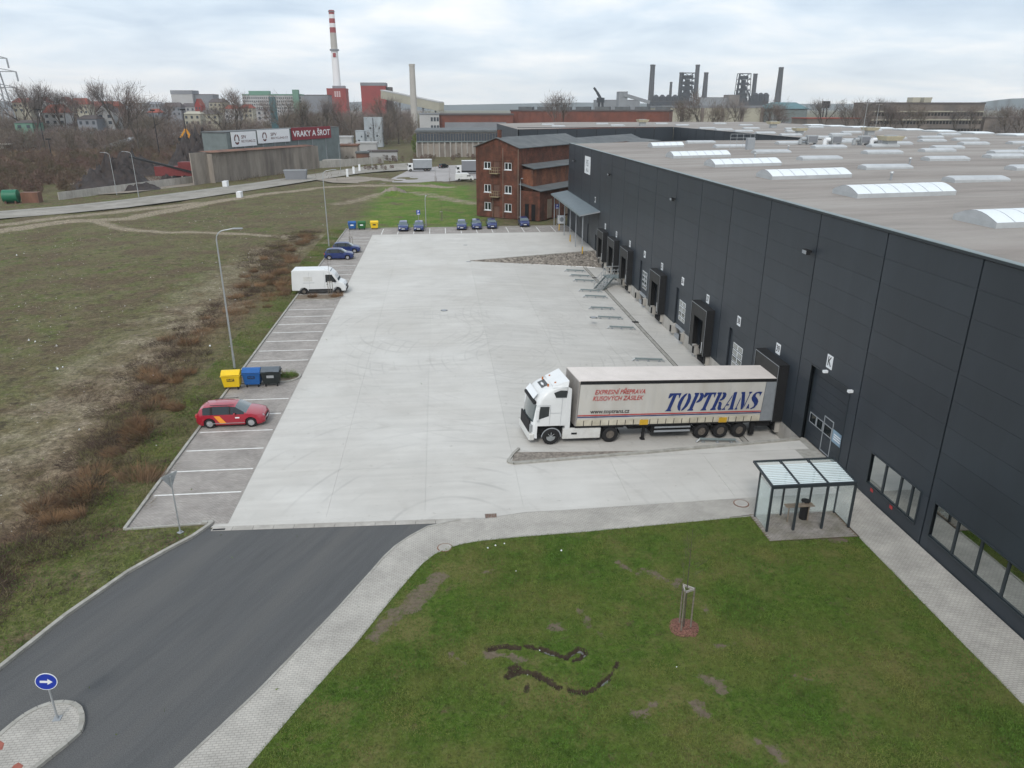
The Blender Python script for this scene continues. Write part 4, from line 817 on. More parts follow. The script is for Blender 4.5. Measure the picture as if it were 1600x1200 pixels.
MB().box(22.5, XI, 128.4, 128.8, zr(22)+.0, zr(22)+.12).build('end_parapet', 'cap', wh)
# rooflights: things are parts of the roof
def rooflight(x0, y0, L, Wd, seg):
    z = zr(x0)-.03; z1 = zr(x0+L)-.03; m = MB()
    vs = [(x0,y0,z),(x0+L,y0,z1),(x0+L,y0+Wd,z1),(x0,y0+Wd,z)]; hh = .32
    m.add(vs+[(p[0],p[1],p[2]+hh) for p in vs], [(0,1,5,4),(1,2,6,5),(2,3,7,6),(3,0,4,7)]); o = m.build('rooflight', 'sky_f', wh)
    n = 8; R_ = .42
    for s in range(seg):
        xa = x0+L*s/seg+.015; xb = x0+L*(s+1)/seg-.015; m = MB(); vs = []
        for x in (xa, xb):
            for i in range(n+1): vs.append((x, y0+Wd*i/n, zr(x)-.03+hh+R_*math.sin(pi*i/n)))
        m.add(vs, [(i, i+n+1, i+n+2, i+1) for i in range(n)]); m.build('glazing_panel', 'sky_w', o, smooth=60)
    for x in (x0, x0+L):
        zz = zr(x)-.03+hh; MB().add([(x, y0+Wd*i/n, zz+(R_-.01)*math.sin(pi*i/n)) for i in range(n+1)], [tuple(range(n+1))]).build('end_gable', 'dome', o)
for y in (34.6, 47.6, 60.9, 74.4, 88.2): rooflight(27.8, y, 7.0, 3.3, 7)
rooflight(31.5, 110.5, 4.8, 2.6, 5)
dm = {}
def dome(x, y, L=4.6, Wd=1.6, name='small_rooflight', mat='dome'):
    if (L, Wd, mat) not in dm:
        m = MB(); m.box(0, L, 0, Wd, -.05, .22); a = m.data(name, 'sky_f'); m = MB(); n = 6; vs = []
        for x_, k in ((0,.6),(.25,1),(L-.25,1),(L,.6)):
            for i in range(n+1): vs.append((x_, Wd/2+(Wd/2)*(-math.cos(pi*i/n)), 0.22+.27*k*math.sin(pi*i/n)))
        m.add(vs, [(j*(n+1)+i, (j+1)*(n+1)+i, (j+1)*(n+1)+i+1, j*(n+1)+i+1) for j in range(3) for i in range(n)]+[tuple(range(n+1))[::-1], tuple(range(3*(n+1), 4*(n+1)))]); dm[(L, Wd, mat)] = (a, m.data('glazing', mat, 50))
    a, c = dm[(L, Wd, mat)]; o = link(name, a, wh, (x, y, zr(x))); link('glazing', c, o)
for x, ys_ in ((39.6, [-8,5,18,30,42,54.6,67,79.7,92.2,106,118.8]), (52.0, [11,24,37,50,63.8,76.3,88.3,101.4,113]), (61.6, [28,41,54,67,79.7,91.6,103.8,116.5]), (67.6, [36,49,62,75,87,98.3,110,122,134,146,158,170,182,194]), (79.0, [45,58,71,84,96,108.6,118.6,129.5,148,168,193]), (88.0, [70,97,110,123,132.4,160,188]), (101, [90,118,146,174,202])):
    for y in ys_:
        if (x > 60 and y < 35): continue
        dome(x, y, 4.6 if x < 60 else 4.2, 1.6)
for k in range(8): dome(112.5, 140+k*12.0, 4.5, 6.0, 'edge_rooflight', 'sky_w')
for x in (34, 52, 72, 92):
    for y in (228, 250): dome(x, y, 4, 1.6)
# roof plant
rp = lambda label, x, y, rz=0, cat='roof unit', name='cooling_unit', group=None: thing(name, label, cat, (x, y, zr(x)), rz, group)
def fanunit(label, x, y, s=1.):
    t = rp(label, x, y); MB().box(-.7*s,.7*s,-.7*s,.7*s,0,.9*s).build('plinth', 'grey_m', t); m = MB().add([(-1.1*s,-1.1*s,.9*s),(1.1*s,-1.1*s,.9*s),(1.1*s,1.1*s,.9*s),(-1.1*s,1.1*s,.9*s),(-1.4*s,-1.4*s,1.5*s),(1.4*s,-1.4*s,1.5*s),(1.4*s,1.4*s,1.5*s),(-1.4*s,1.4*s,1.5*s)], [(0,3,2,1),(4,5,6,7),(0,1,5,4),(1,2,6,5),(2,3,7,6),(3,0,4,7)]).build('hood', 'beige', t)
    MB().tube((0,0,1.5*s),(0,0,1.62*s),.9*s,n=16).build('fan_grille', 'grey_p', t)
fanunit('beige flared cooling unit nearest on the roof', 64.7, 104.7); fanunit('beige flared cooling unit in the middle of the roof', 88, 150); fanunit('beige flared cooling unit near the dark inner wall', 74, 152, .9); fanunit('beige flared cooling unit farthest back on the roof', 92, 205, 1.1); fanunit('beige flared cooling unit at the far left of the roof', 62, 230, 1.2)
for i, (x, y, lb) in enumerate(((57,112.8,'leftmost grey ventilation unit beside the dark inner wall'),(59.6,110.5,'grey ventilation unit with ducts second along the row'),(63.8,110,'grey ventilation unit in the middle of the row'),(66.2,109.6,'grey ventilation unit with a round duct at the row end'))):
    t = rp(lb, x, y, .1*i, 'ventilation unit', 'ventilation_unit', 'ventilation units in a row'); MB().box(-.8,.8,-.5,.5,.25,1.35).build('casing', 'grey_m', t, bevel=.03)
    MB().tube((-.9,0,.8),(-1.7,0,.8),.3,n=12).tube((-1.7,0,.8),(-1.7,0,.1),.3,n=12).build('duct', 'plate' if i % 2 else 'grey_m', t); MB().box(-.7,.7,-.53,-.505,.4,1.2).build('grille', 'far_g', t); MB().box(-.7,-.55,-.4,.4,0,.25).box(.55,.7,-.4,.4,0,.25).build('feet', 'grey_p', t)['kind'] = 'stuff'
for i, (x, y, lb) in enumerate(((37,44,'small grey roof vent behind the nearest large skylight'),(36.5,58,'small grey roof vent between the second and third large skylights'),(36,84,'small grey roof vent near the middle large skylights'),(47,72,'small grey roof vent between the first two small skylight rows'),(57,60,'small grey roof vent right of the second skylight row'),(46,97,'small grey roof vent near the access hatch'))):
    t = rp(lb, x, y, 0, 'roof vent', 'roof_vent', 'small roof vents'); MB().tube((0,0,0),(0,0,.55),.09,n=10).build('pipe', 'grey_p', t); MB().tube((0,0,.55),(0,0,.68),.17,.12,12).build('cowl', 'grey_m', t)
t = rp('rooftop access ladder cage with grey hatch box', 41.6, 101, 0, 'roof hatch', 'roof_hatch'); MB().box(.3,1.3,-.4,.4,0,1.5).build('hatch_box', 'grey_p', t); b = MB()
for x in (-1.8,-.9,0,1,1.6):
    b.tube((x,.6,0),(x,.6,2.0),.025)
for z_ in (1.0,1.5,2.0): b.tube((-1.8,.6,z_),(1.6,.6,z_),.025)
b.build('railing', 'grey_m', t)
for (x, y) in ((75,130),(98,165)):
    t = rp('thin roof mast %s' % ('near the middle of the roof' if x < 80 else 'farther back on the roof'), x, y, 0, 'mast', 'roof_mast'); MB().tube((0,0,0),(0,0,6),.05,.03).build('pole', 'grey_m', t); MB().box(-.25,.25,-.25,.25,0,.3).tube((-.8,0,5.9),(.8,0,5.9),.03).build('fittings', 'conc', t)
# canopy on the far part of the wall
cn = thing('canopy', 'grey metal canopy on posts over the far entrance of the warehouse', 'canopy', (21, 115, 0))
m = MB(); m.add([(-1.6,-13.2,5.25),(1.19,-13.2,5.75),(1.19,14.3,5.75),(-1.6,14.3,5.25),(-1.6,-13.2,5.4),(1.19,-13.2,5.9),(1.19,14.3,5.9),(-1.6,14.3,5.4)], [(0,3,2,1),(4,5,6,7),(0,1,5,4),(1,2,6,5),(2,3,7,6),(3,0,4,7)]); m.build('roof_deck', 'grey_p', cn)
for i in range(27):
    y = -13.1+i*1.01; MB().add([(-1.62,y,5.405),(1.18,y,5.905),(1.18,y+.97,5.905),(-1.62,y+.97,5.405),(-1.62,y,5.43),(1.18,y,5.93),(1.18,y+.97,5.93),(-1.62,y+.97,5.43)], [(4,5,6,7),(0,1,5,4),(1,2,6,5),(2,3,7,6),(3,0,4,7)]).build('roof_sheet', 'canopy', cn)
MB().box(-1.7,-1.61,-13.2,14.3,5.2,5.38).build('gutter', 'cap', cn)
for y in (-12.6,-7.4,-2.4,3,8.5,13.8): MB().box(-1.16,-1.04,y-.06,y+.06,0,5.3).build('post', 'grey_p', cn)
for y in (-12.6,-2.4,8.5): MB().tube((-1.1,y-.4,0),(-1.1,y-.4,1.0),.08,n=10).build('bollard', 'yellowp', cn)
# stair to the docks
st = thing('dock_stair', 'grey steel stair with railings rising to the loading dock', 'staircase', (0, 0, 0))
b0 = Vector((18.6, 84.6, pz(18.6))); t0 = Vector((20.5, 87.1, -.1)); dh = (t0-b0); dh.z = 0; ang = math.atan2(dh.y, dh.x); sd = Vector((-math.sin(ang), math.cos(ang), 0))
for k in range(7):
    p = b0.lerp(t0, (k+.7)/7.2); MB().box(-.15,.15,-.55,.55,-.02,.02).build('step', 'grey_m', st, loc=p, rot=(0,0,ang))
for s_ in (-.58, .58):
    dx = sd*s_; MB().bar(b0+dx, t0+dx, .06, .28).build('stringer', M['cap'], st); b = MB()
    for f in (0, .33, .66, 1): p = b0.lerp(t0, f)+dx; b.tube(p, p+Vector((0,0,1.05)), .03)
    for h_ in (.55, 1.05): b.tube(b0+dx+Vector((0,0,h_)), t0+dx+Vector((0,0,h_)), .03)
    b.build('handrail', 'grey_m', st)
MB().box(20.0,22.1,86.7,88.6,-.2,-.1).box(20.1,20.2,86.8,86.9,-1.3,-.2).box(20.1,20.2,88.4,88.5,-1.3,-.2).build('landing', 'cap', st)
b = MB()
for p in ((20.05,88.5),(21.1,88.5),(22.05,88.5),(22.05,86.8),(21.4,86.8)): b.tube((p[0],p[1],-.1),(p[0],p[1],.95),.03)
for z_ in (.45,.95): b.tube((20.05,88.5,z_),(22.05,88.5,z_),.03).tube((21.4,86.8,z_),(22.05,86.8,z_),.03)
b.build('landing_rail', 'grey_m', st)
# wheel guides
wg = None
GP = [(16.4,94.7),(16.5,91.6),(16.5,88.8),(16.2,83.4),(16.2,80.5),(15.8,75.2),(15.8,71.4),(16.2,67.8),(16.2,58.0),(16.3,41.7)]
GL = ['nearest the stone bank','second from the stone bank','third from the stone bank','left of the steel stair foot','just in front of the stair foot','one bay in front of the stair','beside the dark manhole cover','in front of dock 36','in front of dock 37 behind the trailer','beside the rear wheels of the trailer']
for i, ((x, y), lb) in enumerate(zip(GP, GL)):
    L = 2.4; z = pz(x)
    if wg is None:
        wg = thing('wheel_guide', '', 'wheel guide', (x, y, z), 0, 'steel wheel guides on the dock floor'); zz = pz(x+L)-z
        MB().tube((0,0,.22),(L,0,.22+zz),.085,n=10).build('guide_tube', M['cap'], wg); MB().tube((0,0,.22),(-.25,-.1,.04),.075,n=10).build('tube_end', 'grey_m', wg); MB().tube((L,0,.22+zz),(L+.2,-.1,.04+zz),.075,n=10).build('tube_end', 'grey_m', wg)
        for k in (.1, .5, .9): MB().box(L*k-.12,L*k+.12,-.1,.1,zz*k,.03+zz*k).tube((L*k,0,zz*k),(L*k,0,.22+zz*k),.04).build('foot', 'grey_p', wg)
        wg['label'] = 'low steel tube wheel guide '+lb
    else: dup(wg, (x, y, z), 0, 'low steel tube wheel guide '+lb)

# ------------------------------------------------------------------ smoking shelter
sh = thing('smoking_shelter', 'small glass shelter with dark frame and slatted white roof', 'shelter', (17.5, 30.3, 0))
X0, X1, Y0, Y1, ZF, ZB = -2.1, 2.1, -.75, 1.55, 2.42, 2.62
def zs(y): return ZF+(ZB-ZF)*(y-Y0)/(Y1-Y0)
pad = S(thing('shelter_pad', None, None)); pm_ = MB().box(0,.194,0,.094,-.02,.03).data('paving_stone', M['padp'] if 'padp' in M else 'paver')
M['padp'] = pm('pad_stone', (.27,.25,.23), .95, .25, 2.5, c2=(.14,.13,.09), sc2=1.0, amt2=.6); pm_.materials[0] = M['padp']
S(fan_poly('pad_joint', [(15.2,28.72),(19.66,28.72),(19.66,31.2),(15.2,31.2)], .016, 'mudl'))
b = MB()
for j in range(24):
    for i in range(23):
        x = 15.22+i*.2+(.1 if j % 2 else 0)
        if x > 19.5: continue
        b.box(x, x+.185, 28.75+j*.1, 28.75+j*.1+.086, .0, .03+random.uniform(-.004,.004))
stuff(b.build('paving_stones', 'padp', pad))
for x in (X0, -.75, .7, X1): MB().box(x-.05,x+.05,Y0-.05,Y0+.05,0,ZF).build('post', 'clad2', sh)
for x in (X0, -.75, .7, X1): MB().box(x-.04,x+.04,.62,.70,0,zs(.66)).build('post', 'clad2', sh)
MB().bar((X0,Y0,ZF+.06),(X1,Y0,ZF+.06),.12,.16).build('front_beam', 'clad2', sh); MB().bar((X0,Y1,ZB+.06),(X1,Y1,ZB+.06),.08,.1).build('rear_beam', 'clad2', sh)
for x in (X0, -.75, .7, X1): MB().bar((x,Y0,ZF+.08),(x,Y1,ZB+.08),.09,.11).build('rafter', 'clad2', sh)
for a, c in ((X0, -.75), (-.75, .7), (.7, X1)):
    for k in range(12):
        y = Y0+.12+k*.15
        MB().add([(a+.06,y,zs(y)+.10),(c-.06,y,zs(y)+.10),(c-.06,y+.085,zs(y)+.115),(a+.06,y+.085,zs(y)+.115),(a+.06,y,zs(y)+.085),(c-.06,y,zs(y)+.085),(c-.06,y+.085,zs(y)+.10),(a+.06,y+.085,zs(y)+.10)], [(0,1,2,3),(7,6,5,4),(0,4,5,1),(2,6,7,3)]).build('roof_slat', 'slat', sh)
    MB().add([(a+.06,Y0,zs(Y0)+.05),(c-.06,Y0,zs(Y0)+.05),(c-.06,Y1,zs(Y1)+.05),(a+.06,Y1,zs(Y1)+.05)], [(0,1,2,3)]).build('roof_glass', 'clear', sh)
for x in (X0, X1): MB().box(x-.006,x+.006,Y0+.08,.62,.12,2.3).build('side_glass', 'clear', sh)
for a, c in ((X0, -.75), (-.75, .7), (.7, X1)): MB().box(a+.06,c-.06,.64,.652,.12,2.3).build('rear_glass', 'clear', sh)
MB().box(-.9,.55,-.15,.2,.92,.96).tube((-.7,0,0),(-.7,0,.92),.03).tube((.35,0,0),(.35,0,.92),.03).build('lean_table', 'wood', sh)
t = thing('ash_bin', 'black cylindrical ashtray bin inside the glass shelter', 'ash bin', (17.75, 30.55, .03)); MB().tube((0,0,0),(0,0,.75),.2,n=16).build('bin_body', 'black', t); b = MB()
for k in range(6): a = k*pi/3; b.tube((.17*math.cos(a),.17*math.sin(a),.75),(.17*math.cos(a),.17*math.sin(a),1.0),.015)
b.tube((0,0,1.0),(0,0,1.04),.21,n=16).build('bin_hood', 'black', t)

# ------------------------------------------------------------------ vehicles
def wheel_mesh(r, w, rimr, rm='rim', n=20):
    key = (r, w, rimr, rm)
    if key in WM: return WM[key]
    t = MB(); prof = [(-w/2, r*.9), (-w/2+.03, r), (w/2-.03, r), (w/2, r*.9), (w/2, rimr), (w/2-.03, rimr), (-w/2, rimr)]
    vs = []; k = len(prof)
    for i in range(n):
        a = 2*pi*i/n
        for (y, rr_) in prof: vs.append((rr_*math.cos(a), y, rr_*math.sin(a)))
    t.add(vs, [(i*k+j, i*k+(j+1) % k, ((i+1) % n)*k+(j+1) % k, ((i+1) % n)*k+j) for i in range(n) for j in range(k)])
    tm = t.data('tyre', 'tyre', 40); t = MB(); t.tube((0,-w/2+.02,0),(0,w/2-.05,0),rimr*.98,n=n); t.tube((0,w/2-.05,0),(0,w/2-.01,0),rimr*.35,rimr*.28,12)
    for i in range(8): a = i*pi/4; t.bar((rimr*.3*math.cos(a),w/2-.04,rimr*.3*math.sin(a)),(rimr*.94*math.cos(a),w/2-.025,rimr*.94*math.sin(a)),rimr*.16,.03)
    t2 = MB(); t2.tube((0,w/2-.051,0),(0,w/2-.046,0),rimr*.9,n=n)
    WM[key] = (tm, t.data('rim', rm)); return WM[key]
WM = {}
def add_wheel(par, x, y, r, w, rimr, side, rm='rim', ry=0):
    tm, rm_ = wheel_mesh(r, w, rimr, rm); o = link('wheel', tm, par, (x, y, r)); 
    if side < 0: o.rotation_euler = (0, 0, pi)
    link('rim', rm_, o); return o
def interp(T_, x):
    for (a, va), (b_, vb) in zip(T_, T_[1:]):
        if x <= b_: return va+(vb-va)*(x-a)/(b_-a) if b_ > a else vb
    return T_[-1][1]
def car(label, cat, loc, rz, paint, P, group=None):
    """lofted body; x forward from the rear bumper"""
    t = thing('parked_car', label, cat, loc, rz, group); L = P['L']; hw = P['W']/2; top = P['top']; belt = P['belt']; w1, w2 = P['wheels']; R_ = P['R']; ar = R_+.05
    st = sorted(set([0,.04,.12]+[L-.04,L-.12,L]+[x for x, _ in top]+[w+ar*k for w in (w1, w2) for k in (-1,-.92,-.7,-.35,0,.35,.7,.92,1)]+P.get('cuts', [])))
    st = [x for x in st if 0 <= x <= L]
    sec = []
    for x in st:
        zb = .2
        if x < .3: zb = .32-.12*x/.3
        if x > L-.3: zb = .20+.10*(x-L+.3)/.3
        for w in (w1, w2):
            d = abs(x-w)
            if d < ar*.999: zb = max(zb, R_*.98+math.sqrt(max(ar*ar-d*d, 0))*.98)
        e = min(x, L-x); wf = hw*(1-.22*max(0, 1-e/.38)**2)
        zt_ = interp(top, x); zb2 = interp(belt, x); gh = max(0, zt_-zb2-.06)
        wt = wf*.94-min(gh*.42, .24)
        zm = max(zb+.05, .55); zm = min(zm, zb2-.06)
        sec.append([(wf*.93, zb), (wf*.99, min(zb+.12, zm)), (wf, zm), (wf*.965, zb2), (wt+.03, zt_-.055) if gh > .02 else (wf*.88, zt_-.03), (wt*.82, zt_-.008) if gh > .02 else (wf*.7, zt_-.006), (0, zt_+.012 if gh > .02 else zt_+.01)])
    k = 7; full = []
    for x, s in zip(st, sec):
        full.append([(x-L/2, -a, z) for a, z in s]+[(x-L/2, a, z) for a, z in s[::-1][1:]])
    K = len(full[0]); body = MB(); glass = MB(); ws = MB(); vs = [p for r_ in full for p in r_]; bf = []; gf = []; wf_ = []; pf = []
    g0, g1 = P['side']; wsx = P['ws']; rw = P['rw']
    for i in range(len(st)-1):
        xm = (st[i]+st[i+1])/2
        for j in range(K-1):
            f = (i*K+j, (i+1)*K+j, (i+1)*K+j+1, i*K+j+1); jj = min(j, K-2-j)
            pil = any(abs(xm-c) < .05 for c in P['pillars'])
            if jj == 3 and g0 < xm < g1: (pf if pil else gf).append(f)
            elif jj in (4, 5) and (wsx[0] < xm < wsx[1]): wf_.append(f)
            elif jj in (4, 5) and (rw[0] < xm < rw[1]): gf.append(f)
            else: bf.append(f)
    bf.append(tuple(range(K))[::-1]); bf.append(tuple((len(st)-1)*K+j for j in range(K)))
    def sub(fs, name, mat):
        use = sorted(set(i for f in fs for i in f)); mp = {a: n for n, a in enumerate(use)}; m = MB(); m.add([vs[i] for i in use], [tuple(mp[i] for i in f) for f in fs]); return m.build(name, mat, t, smooth=38)
    sub(bf, 'body', paint); sub(gf, 'side_windows', 'glassd'); sub(pf, 'window_pillar', 'black')
    if wf_: sub(wf_, 'windscreen', 'wscreen')
    MB().box(-L/2+.25, L/2-.25, -hw*.86, hw*.86, .22, .5).build('underbody', 'black', t)
    for w in (w1, w2):
        for s in (-1, 1): add_wheel(t, w-L/2, s*(hw-.10), R_, .2, R_*.66, s)
    for s in (-1, 1):
        zl = P['lamp']; MB().add([(L/2-.02,s*.52,zl-.07),(L/2-.12,s*(hw*.86),zl-.03),(L/2-.28,s*(hw*.95),zl+.06),(L/2-.10,s*.5,zl+.06)], [(0,1,2,3) if s < 0 else (3,2,1,0)]).build('headlight', 'grey_m', t)
        MB().box(-L/2-.01,-L/2+.1,min(s*.5,s*hw*.85),max(s*.5,s*hw*.85),zl+.02,zl+.2).build('tail_light', 'textred', t)
        xm = P['ws'][0]-.1-L/2; MB().box(xm,xm+.12,s*hw*.98 if s > 0 else s*hw*.98-.17,s*hw*.98+.17 if s > 0 else s*hw*.98,.93,1.05).build('mirror', paint, t, bevel=.03)
    MB().box(L/2-.03,L/2+.012,-.42,.42,.52,.64).box(L/2-.05,L/2+.0,-.5,.5,.3,.42).build('grille', 'black', t)
    MB().box(L/2+.012,L/2+.02,-.26,.26,.42,.53).build('number_plate', 'plate', t); MB().box(-L/2-.014,-L/2+.03,-.26,.26,.62,.73).build('number_plate', 'plate', t)
    return t
WAG = dict(L=4.33, W=1.80, R=.325, wheels=(.86, 3.47), lamp=.72, cuts=[.25,.55,.95,1.45,1.55,2.15,2.25,2.7], side=(.45, 3.0), pillars=(1.02, 2.2), ws=(2.55, 3.22), rw=(.03, .35),
  top=[(0,.78),(.05,.93),(.3,1.30),(.55,1.43),(1.2,1.48),(2.1,1.48),(2.55,1.42),(3.22,1.03),(3.6,.97),(4.1,.85),(4.25,.72),(4.33,.6)], belt=[(0,.75),(.3,.93),(3.2,.92),(3.6,.88),(4.1,.78),(4.33,.5)])
HAT = dict(L=3.9, W=1.68, R=.31, wheels=(.66, 3.12), lamp=.70, cuts=[.2,.5,.9,1.3,1.4,2.0,2.1,2.5], side=(.35, 2.75), pillars=(.8, 1.95), ws=(2.35, 2.95), rw=(.03, .4),
  top=[(0,.8),(.05,.95),(.35,1.38),(.6,1.46),(1.2,1.49),(1.9,1.48),(2.35,1.40),(2.95,1.02),(3.3,.97),(3.7,.85),(3.83,.72),(3.9,.6)], belt=[(0,.77),(.3,.94),(2.9,.93),(3.3,.88),(3.7,.78),(3.9,.5)])
rc = car('red estate car with yellow orange side stripe parked beside bins', 'car', (-14.0, 45.75, 0), 0, 'red', WAG)
m = MB(); yS = -.905; a = -.95
m.add([(-.98,yS,.86),(-.62,yS,.86),(-.22,yS,.34),(-.62,yS,.34)], [(3,2,1,0)]); m.build('side_stripe', 'orange', rc); MB().box(.35,.62,yS,yS+.01,.66,.75).build('side_logo', 'plate', rc); MB().box(-1.25,.9,yS-.002,yS+.02,.33,.36).build('side_trim', 'grey_m', rc)
MB().bar((-1.2,-.62,1.5),(.3,-.62,1.5),.03,.03).bar((-1.2,.62,1.5),(.3,.62,1.5),.03,.03).tube((-1.45,0,1.47),(-1.6,0,1.56),.012).build('roof_rail', 'black', rc)
bc = car('blue hatchback parked side on, nearer of the pair', 'car', (-13.95, 101.6, 0), 0, 'blue', HAT, 'blue company cars in the car park')
dup(bc, (-13.5, 106.4, 0), 0, 'blue hatchback parked side on just behind another blue one')
for u, v, lb in ((630,362,'leftmost blue hatchback in the far parking row'), (654.5,362,'second blue hatchback from the left in the far row'), (722,360,'left one of three blue hatchbacks in the far row'), (745,359,'middle one of three blue hatchbacks in the far row'), (769,358,'right one of three blue hatchbacks in the far row'), (820,355,'rightmost blue hatchback near the brick building')):
    p = g(u, v); dup(bc, (p.x, p.y+1.75, .0), -pi/2+random.uniform(-.03, .03), lb)
# white van
def van(label, loc, rz, L=5.9, H=2.55, W_=2.05, name='delivery_van', detail=True):
    t = thing(name, label, 'van', loc, rz); h = W_/2; k = L/5.9; x = -L/2
    prof = [(x+.0,.45),(x+.03,1.2),(x+.12,H-.1),(x+.3,H),(x+3.75*k,H),(x+4.25*k,H-.12),(x+4.75*k,H-.62),(x+5.15*k,1.42),(x+5.6*k,1.22),(x+5.85*k,.95),(x+L,.55),(x+L-.03,.35)]
    bot = [(x+5.4*k,.35),(x+5.32*k,.62),(x+5.1*k,.78),(x+4.82*k,.78),(x+4.62*k,.62),(x+4.5*k,.38),(x+1.75*k,.38),(x+1.65*k,.62),(x+1.4*k,.76),(x+1.15*k,.76),(x+.95*k,.62),(x+.85*k,.42)]
    poly = prof+bot; m = MB(); m.sideprism(poly[::-1], -h, h); b_ = m.build('body', 'white', t); bb = b_.modifiers.new('b','BEVEL'); bb.width = .09; bb.segments = 3; bb.limit_method = 'ANGLE'; bb.angle_limit = rad(50)
    MB().add([(x+4.27*k,-h*.82,H-.16),(x+5.13*k,-h*.88,1.47),(x+5.13*k,h*.88,1.47),(x+4.27*k,h*.82,H-.16)], [(0,1,2,3)]).build('windscreen', 'wscreen', t, loc=(.02,0,.02))
    for s in (-1, 1):
        y = s*(h+.004); f = (0,1,2,3) if s > 0 else (3,2,1,0)
        MB().add([(x+3.72*k,y,1.35),(x+4.95*k,y,1.38),(x+4.45*k,y,H-.55),(x+3.75*k,y,H-.55)], [f[::-1]]).build('door_window', 'glassd', t)
        MB().box(x+1.8*k, x+4.4*k, y-.01, y+.01, .42, .62).build('rubbing_strip', 'black', t)
        b = MB()
        for xx in (1.95, 3.6): b.box(x+xx*k, x+xx*k+.015, y-.005, y+.003, .62, H-.25)
        b.box(x+1.3*k, x+2.5*k, y-.005, y+.004, 1.3, 1.34); b.build('door_seam', 'grey_p', t)
        MB().box(x+3.8*k,x+4.0*k,y-.012,y+.02,1.12,1.18).build('door_handle', 'black', t)
        MB().box(x+4.62*k,x+4.78*k,min(s*h,s*(h+.25)),max(s*h,s*(h+.25)),1.4,1.72).build('mirror', 'black', t, bevel=.03)
        for w in (1.28*k, 4.96*k): add_wheel(t, x+w, s*(h-.13), .34, .22, .2, s, 'rimd')
    if detail:
        MB().box(x+1.35*k,x+2.3*k,-h-.006,-h-.002,1.5,2.0).build('rubbed_decal', M['ghost'], t)
    MB().box(x+5.62*k,x+L+.03,-h+.05,h-.05,.3,.62).build('front_bumper', 'black', t, bevel=.06); MB().box(x+5.7*k,x+5.93*k,-.4,.4,.72,.95).build('grille', 'black', t)
    for s in (-1, 1): MB().box(x+5.5*k,x+5.83*k,s*.78-.14,s*.78+.14,.85,1.12).build('headlight', 'grey_m', t, bevel=.03)
    return t
M['amber'] = pm('amber_lamp', (.45,.14,.03), .4)
M['ghost'] = pm('removed_decal', (.6,.6,.58), .5, .1, 3)
van('white high roof panel van parked across the side bays', (-13.65, 82.1, 0), 0, 5.9, 2.75)
p = g(724, 283); van('small white van beside the brick building in the far car park', (p.x+.3, p.y, 0), 0, 5.2, 2.2, detail=False)
# ------------------------------------------------------------------ articulated lorry
def tz(x): return pz(x)
TA = Vector((6.15, 40.75+1.3, pz(6.15))); TB = Vector((18.0, 42.35+1.3, pz(18.0))); dT = (TB-TA).normalized()
yawT = math.atan2(dT.y, dT.x); pT = -math.atan2(dT.z, math.hypot(dT.x, dT.y))
trk = thing('articulated_lorry', 'white tractor unit with grey curtain trailer backed into dock 39', 'lorry', TA, rot=(0, 0, 0))
trk.scale = (1.05,)*3; trk.rotation_mode = 'XYZ'; trk.rotation_euler = (0, pT, yawT)
# local: +x toward the dock, x=0 front axle, y- near side (camera), z up from ground
h = 1.25
LV = [(0.42, -1.14, 0.28), (0.75, -1.2, 0.32), (1.2, -1.22, 0.34), (1.36, -1.21, 0.36), (1.40, -1.2, 0.36), (2.48, -1.05, 0.34), (2.54, -1.03, 0.34), (2.8, -0.94, 0.34), (3.05, -0.8, 0.36), (3.25, -0.62, 0.4), (3.4, -0.38, 0.45), (3.52, -0.06, 0.5), (3.62, 0.1, 0.5), (3.7, 0.5, 0.25)]
ring_ = []
for (z, xf, r) in LV:
    hh_ = h*(1-.04*max(0, z-1.6)/2-(.06 if z > 3.1 else 0)); o = [(.80, -hh_)]
    for k in range(6): a = k/5*pi/2; o.append((min(xf+r-r*math.sin(a), .79), -(hh_-r)-r*math.cos(a)))
    o.append((xf-.05, -(hh_-r)*.5)); o.append((xf-.07, 0))
    ring_.append([(x, y, z) for x, y in o]+[(x, -y, z) for x, y in o[::-1][1:]])
nK = len(ring_[0]); vs = [p for r_ in ring_ for p in r_]; cf = []; gf = []
for i in range(len(LV)-1):
    for j in range(nK-1):
        jj = min(j, nK-2-j); f = (i*nK+j, i*nK+j+1, (i+1)*nK+j+1, (i+1)*nK+j)
        zc_ = (LV[i][0]+LV[i+1][0])/2
        if LV[i][0] < .95 and jj == 0: continue
        (gf if (1.39 < zc_ < 2.49 and jj >= 4) else cf).append(f)
    cf.append((i*nK, (i+1)*nK, (i+1)*nK+nK-1, i*nK+nK-1))
cf.append(tuple((len(LV)-1)*nK+j for j in range(nK)))
def sub2(fs, name, mat):
    use = sorted(set(i for f in fs for i in f)); mp = {a: n for n, a in enumerate(use)}; m = MB(); m.add([vs[i] for i in use], [tuple(mp[i] for i in f)[::-1] for f in fs]); return m.build(name, mat, trk, smooth=35)
sub2(cf, 'cab', 'white'); sub2(gf, 'windscreen', 'wscreen')
for s in (-1, 1):   # wheel arch on the cab flank
    m = MB(); n = 12; y = s*(h+.004)
    pts = [(.62*math.cos(pi*i/n), .5+.60*math.sin(pi*i/n)) for i in range(n+1)]; pi_ = [(.56*math.cos(pi*i/n), .5+.53*math.sin(pi*i/n)) for i in range(n+1)]
    m.add([(x, y+s*.03, z) for x, z in pts]+[(x, y+s*.03, z) for x, z in pi_], [((i, i+1, i+n+2, i+n+1) if s < 0 else (i+n+1, i+n+2, i+1, i)) for i in range(n)]); m.build('arch_trim', 'grey_p', trk)
    MB().sideprism([(x, z) for x, z in pi_][::-1], y-.0 if s > 0 else y-.003, y+.003 if s > 0 else y).build('wheel_arch', 'black', trk)
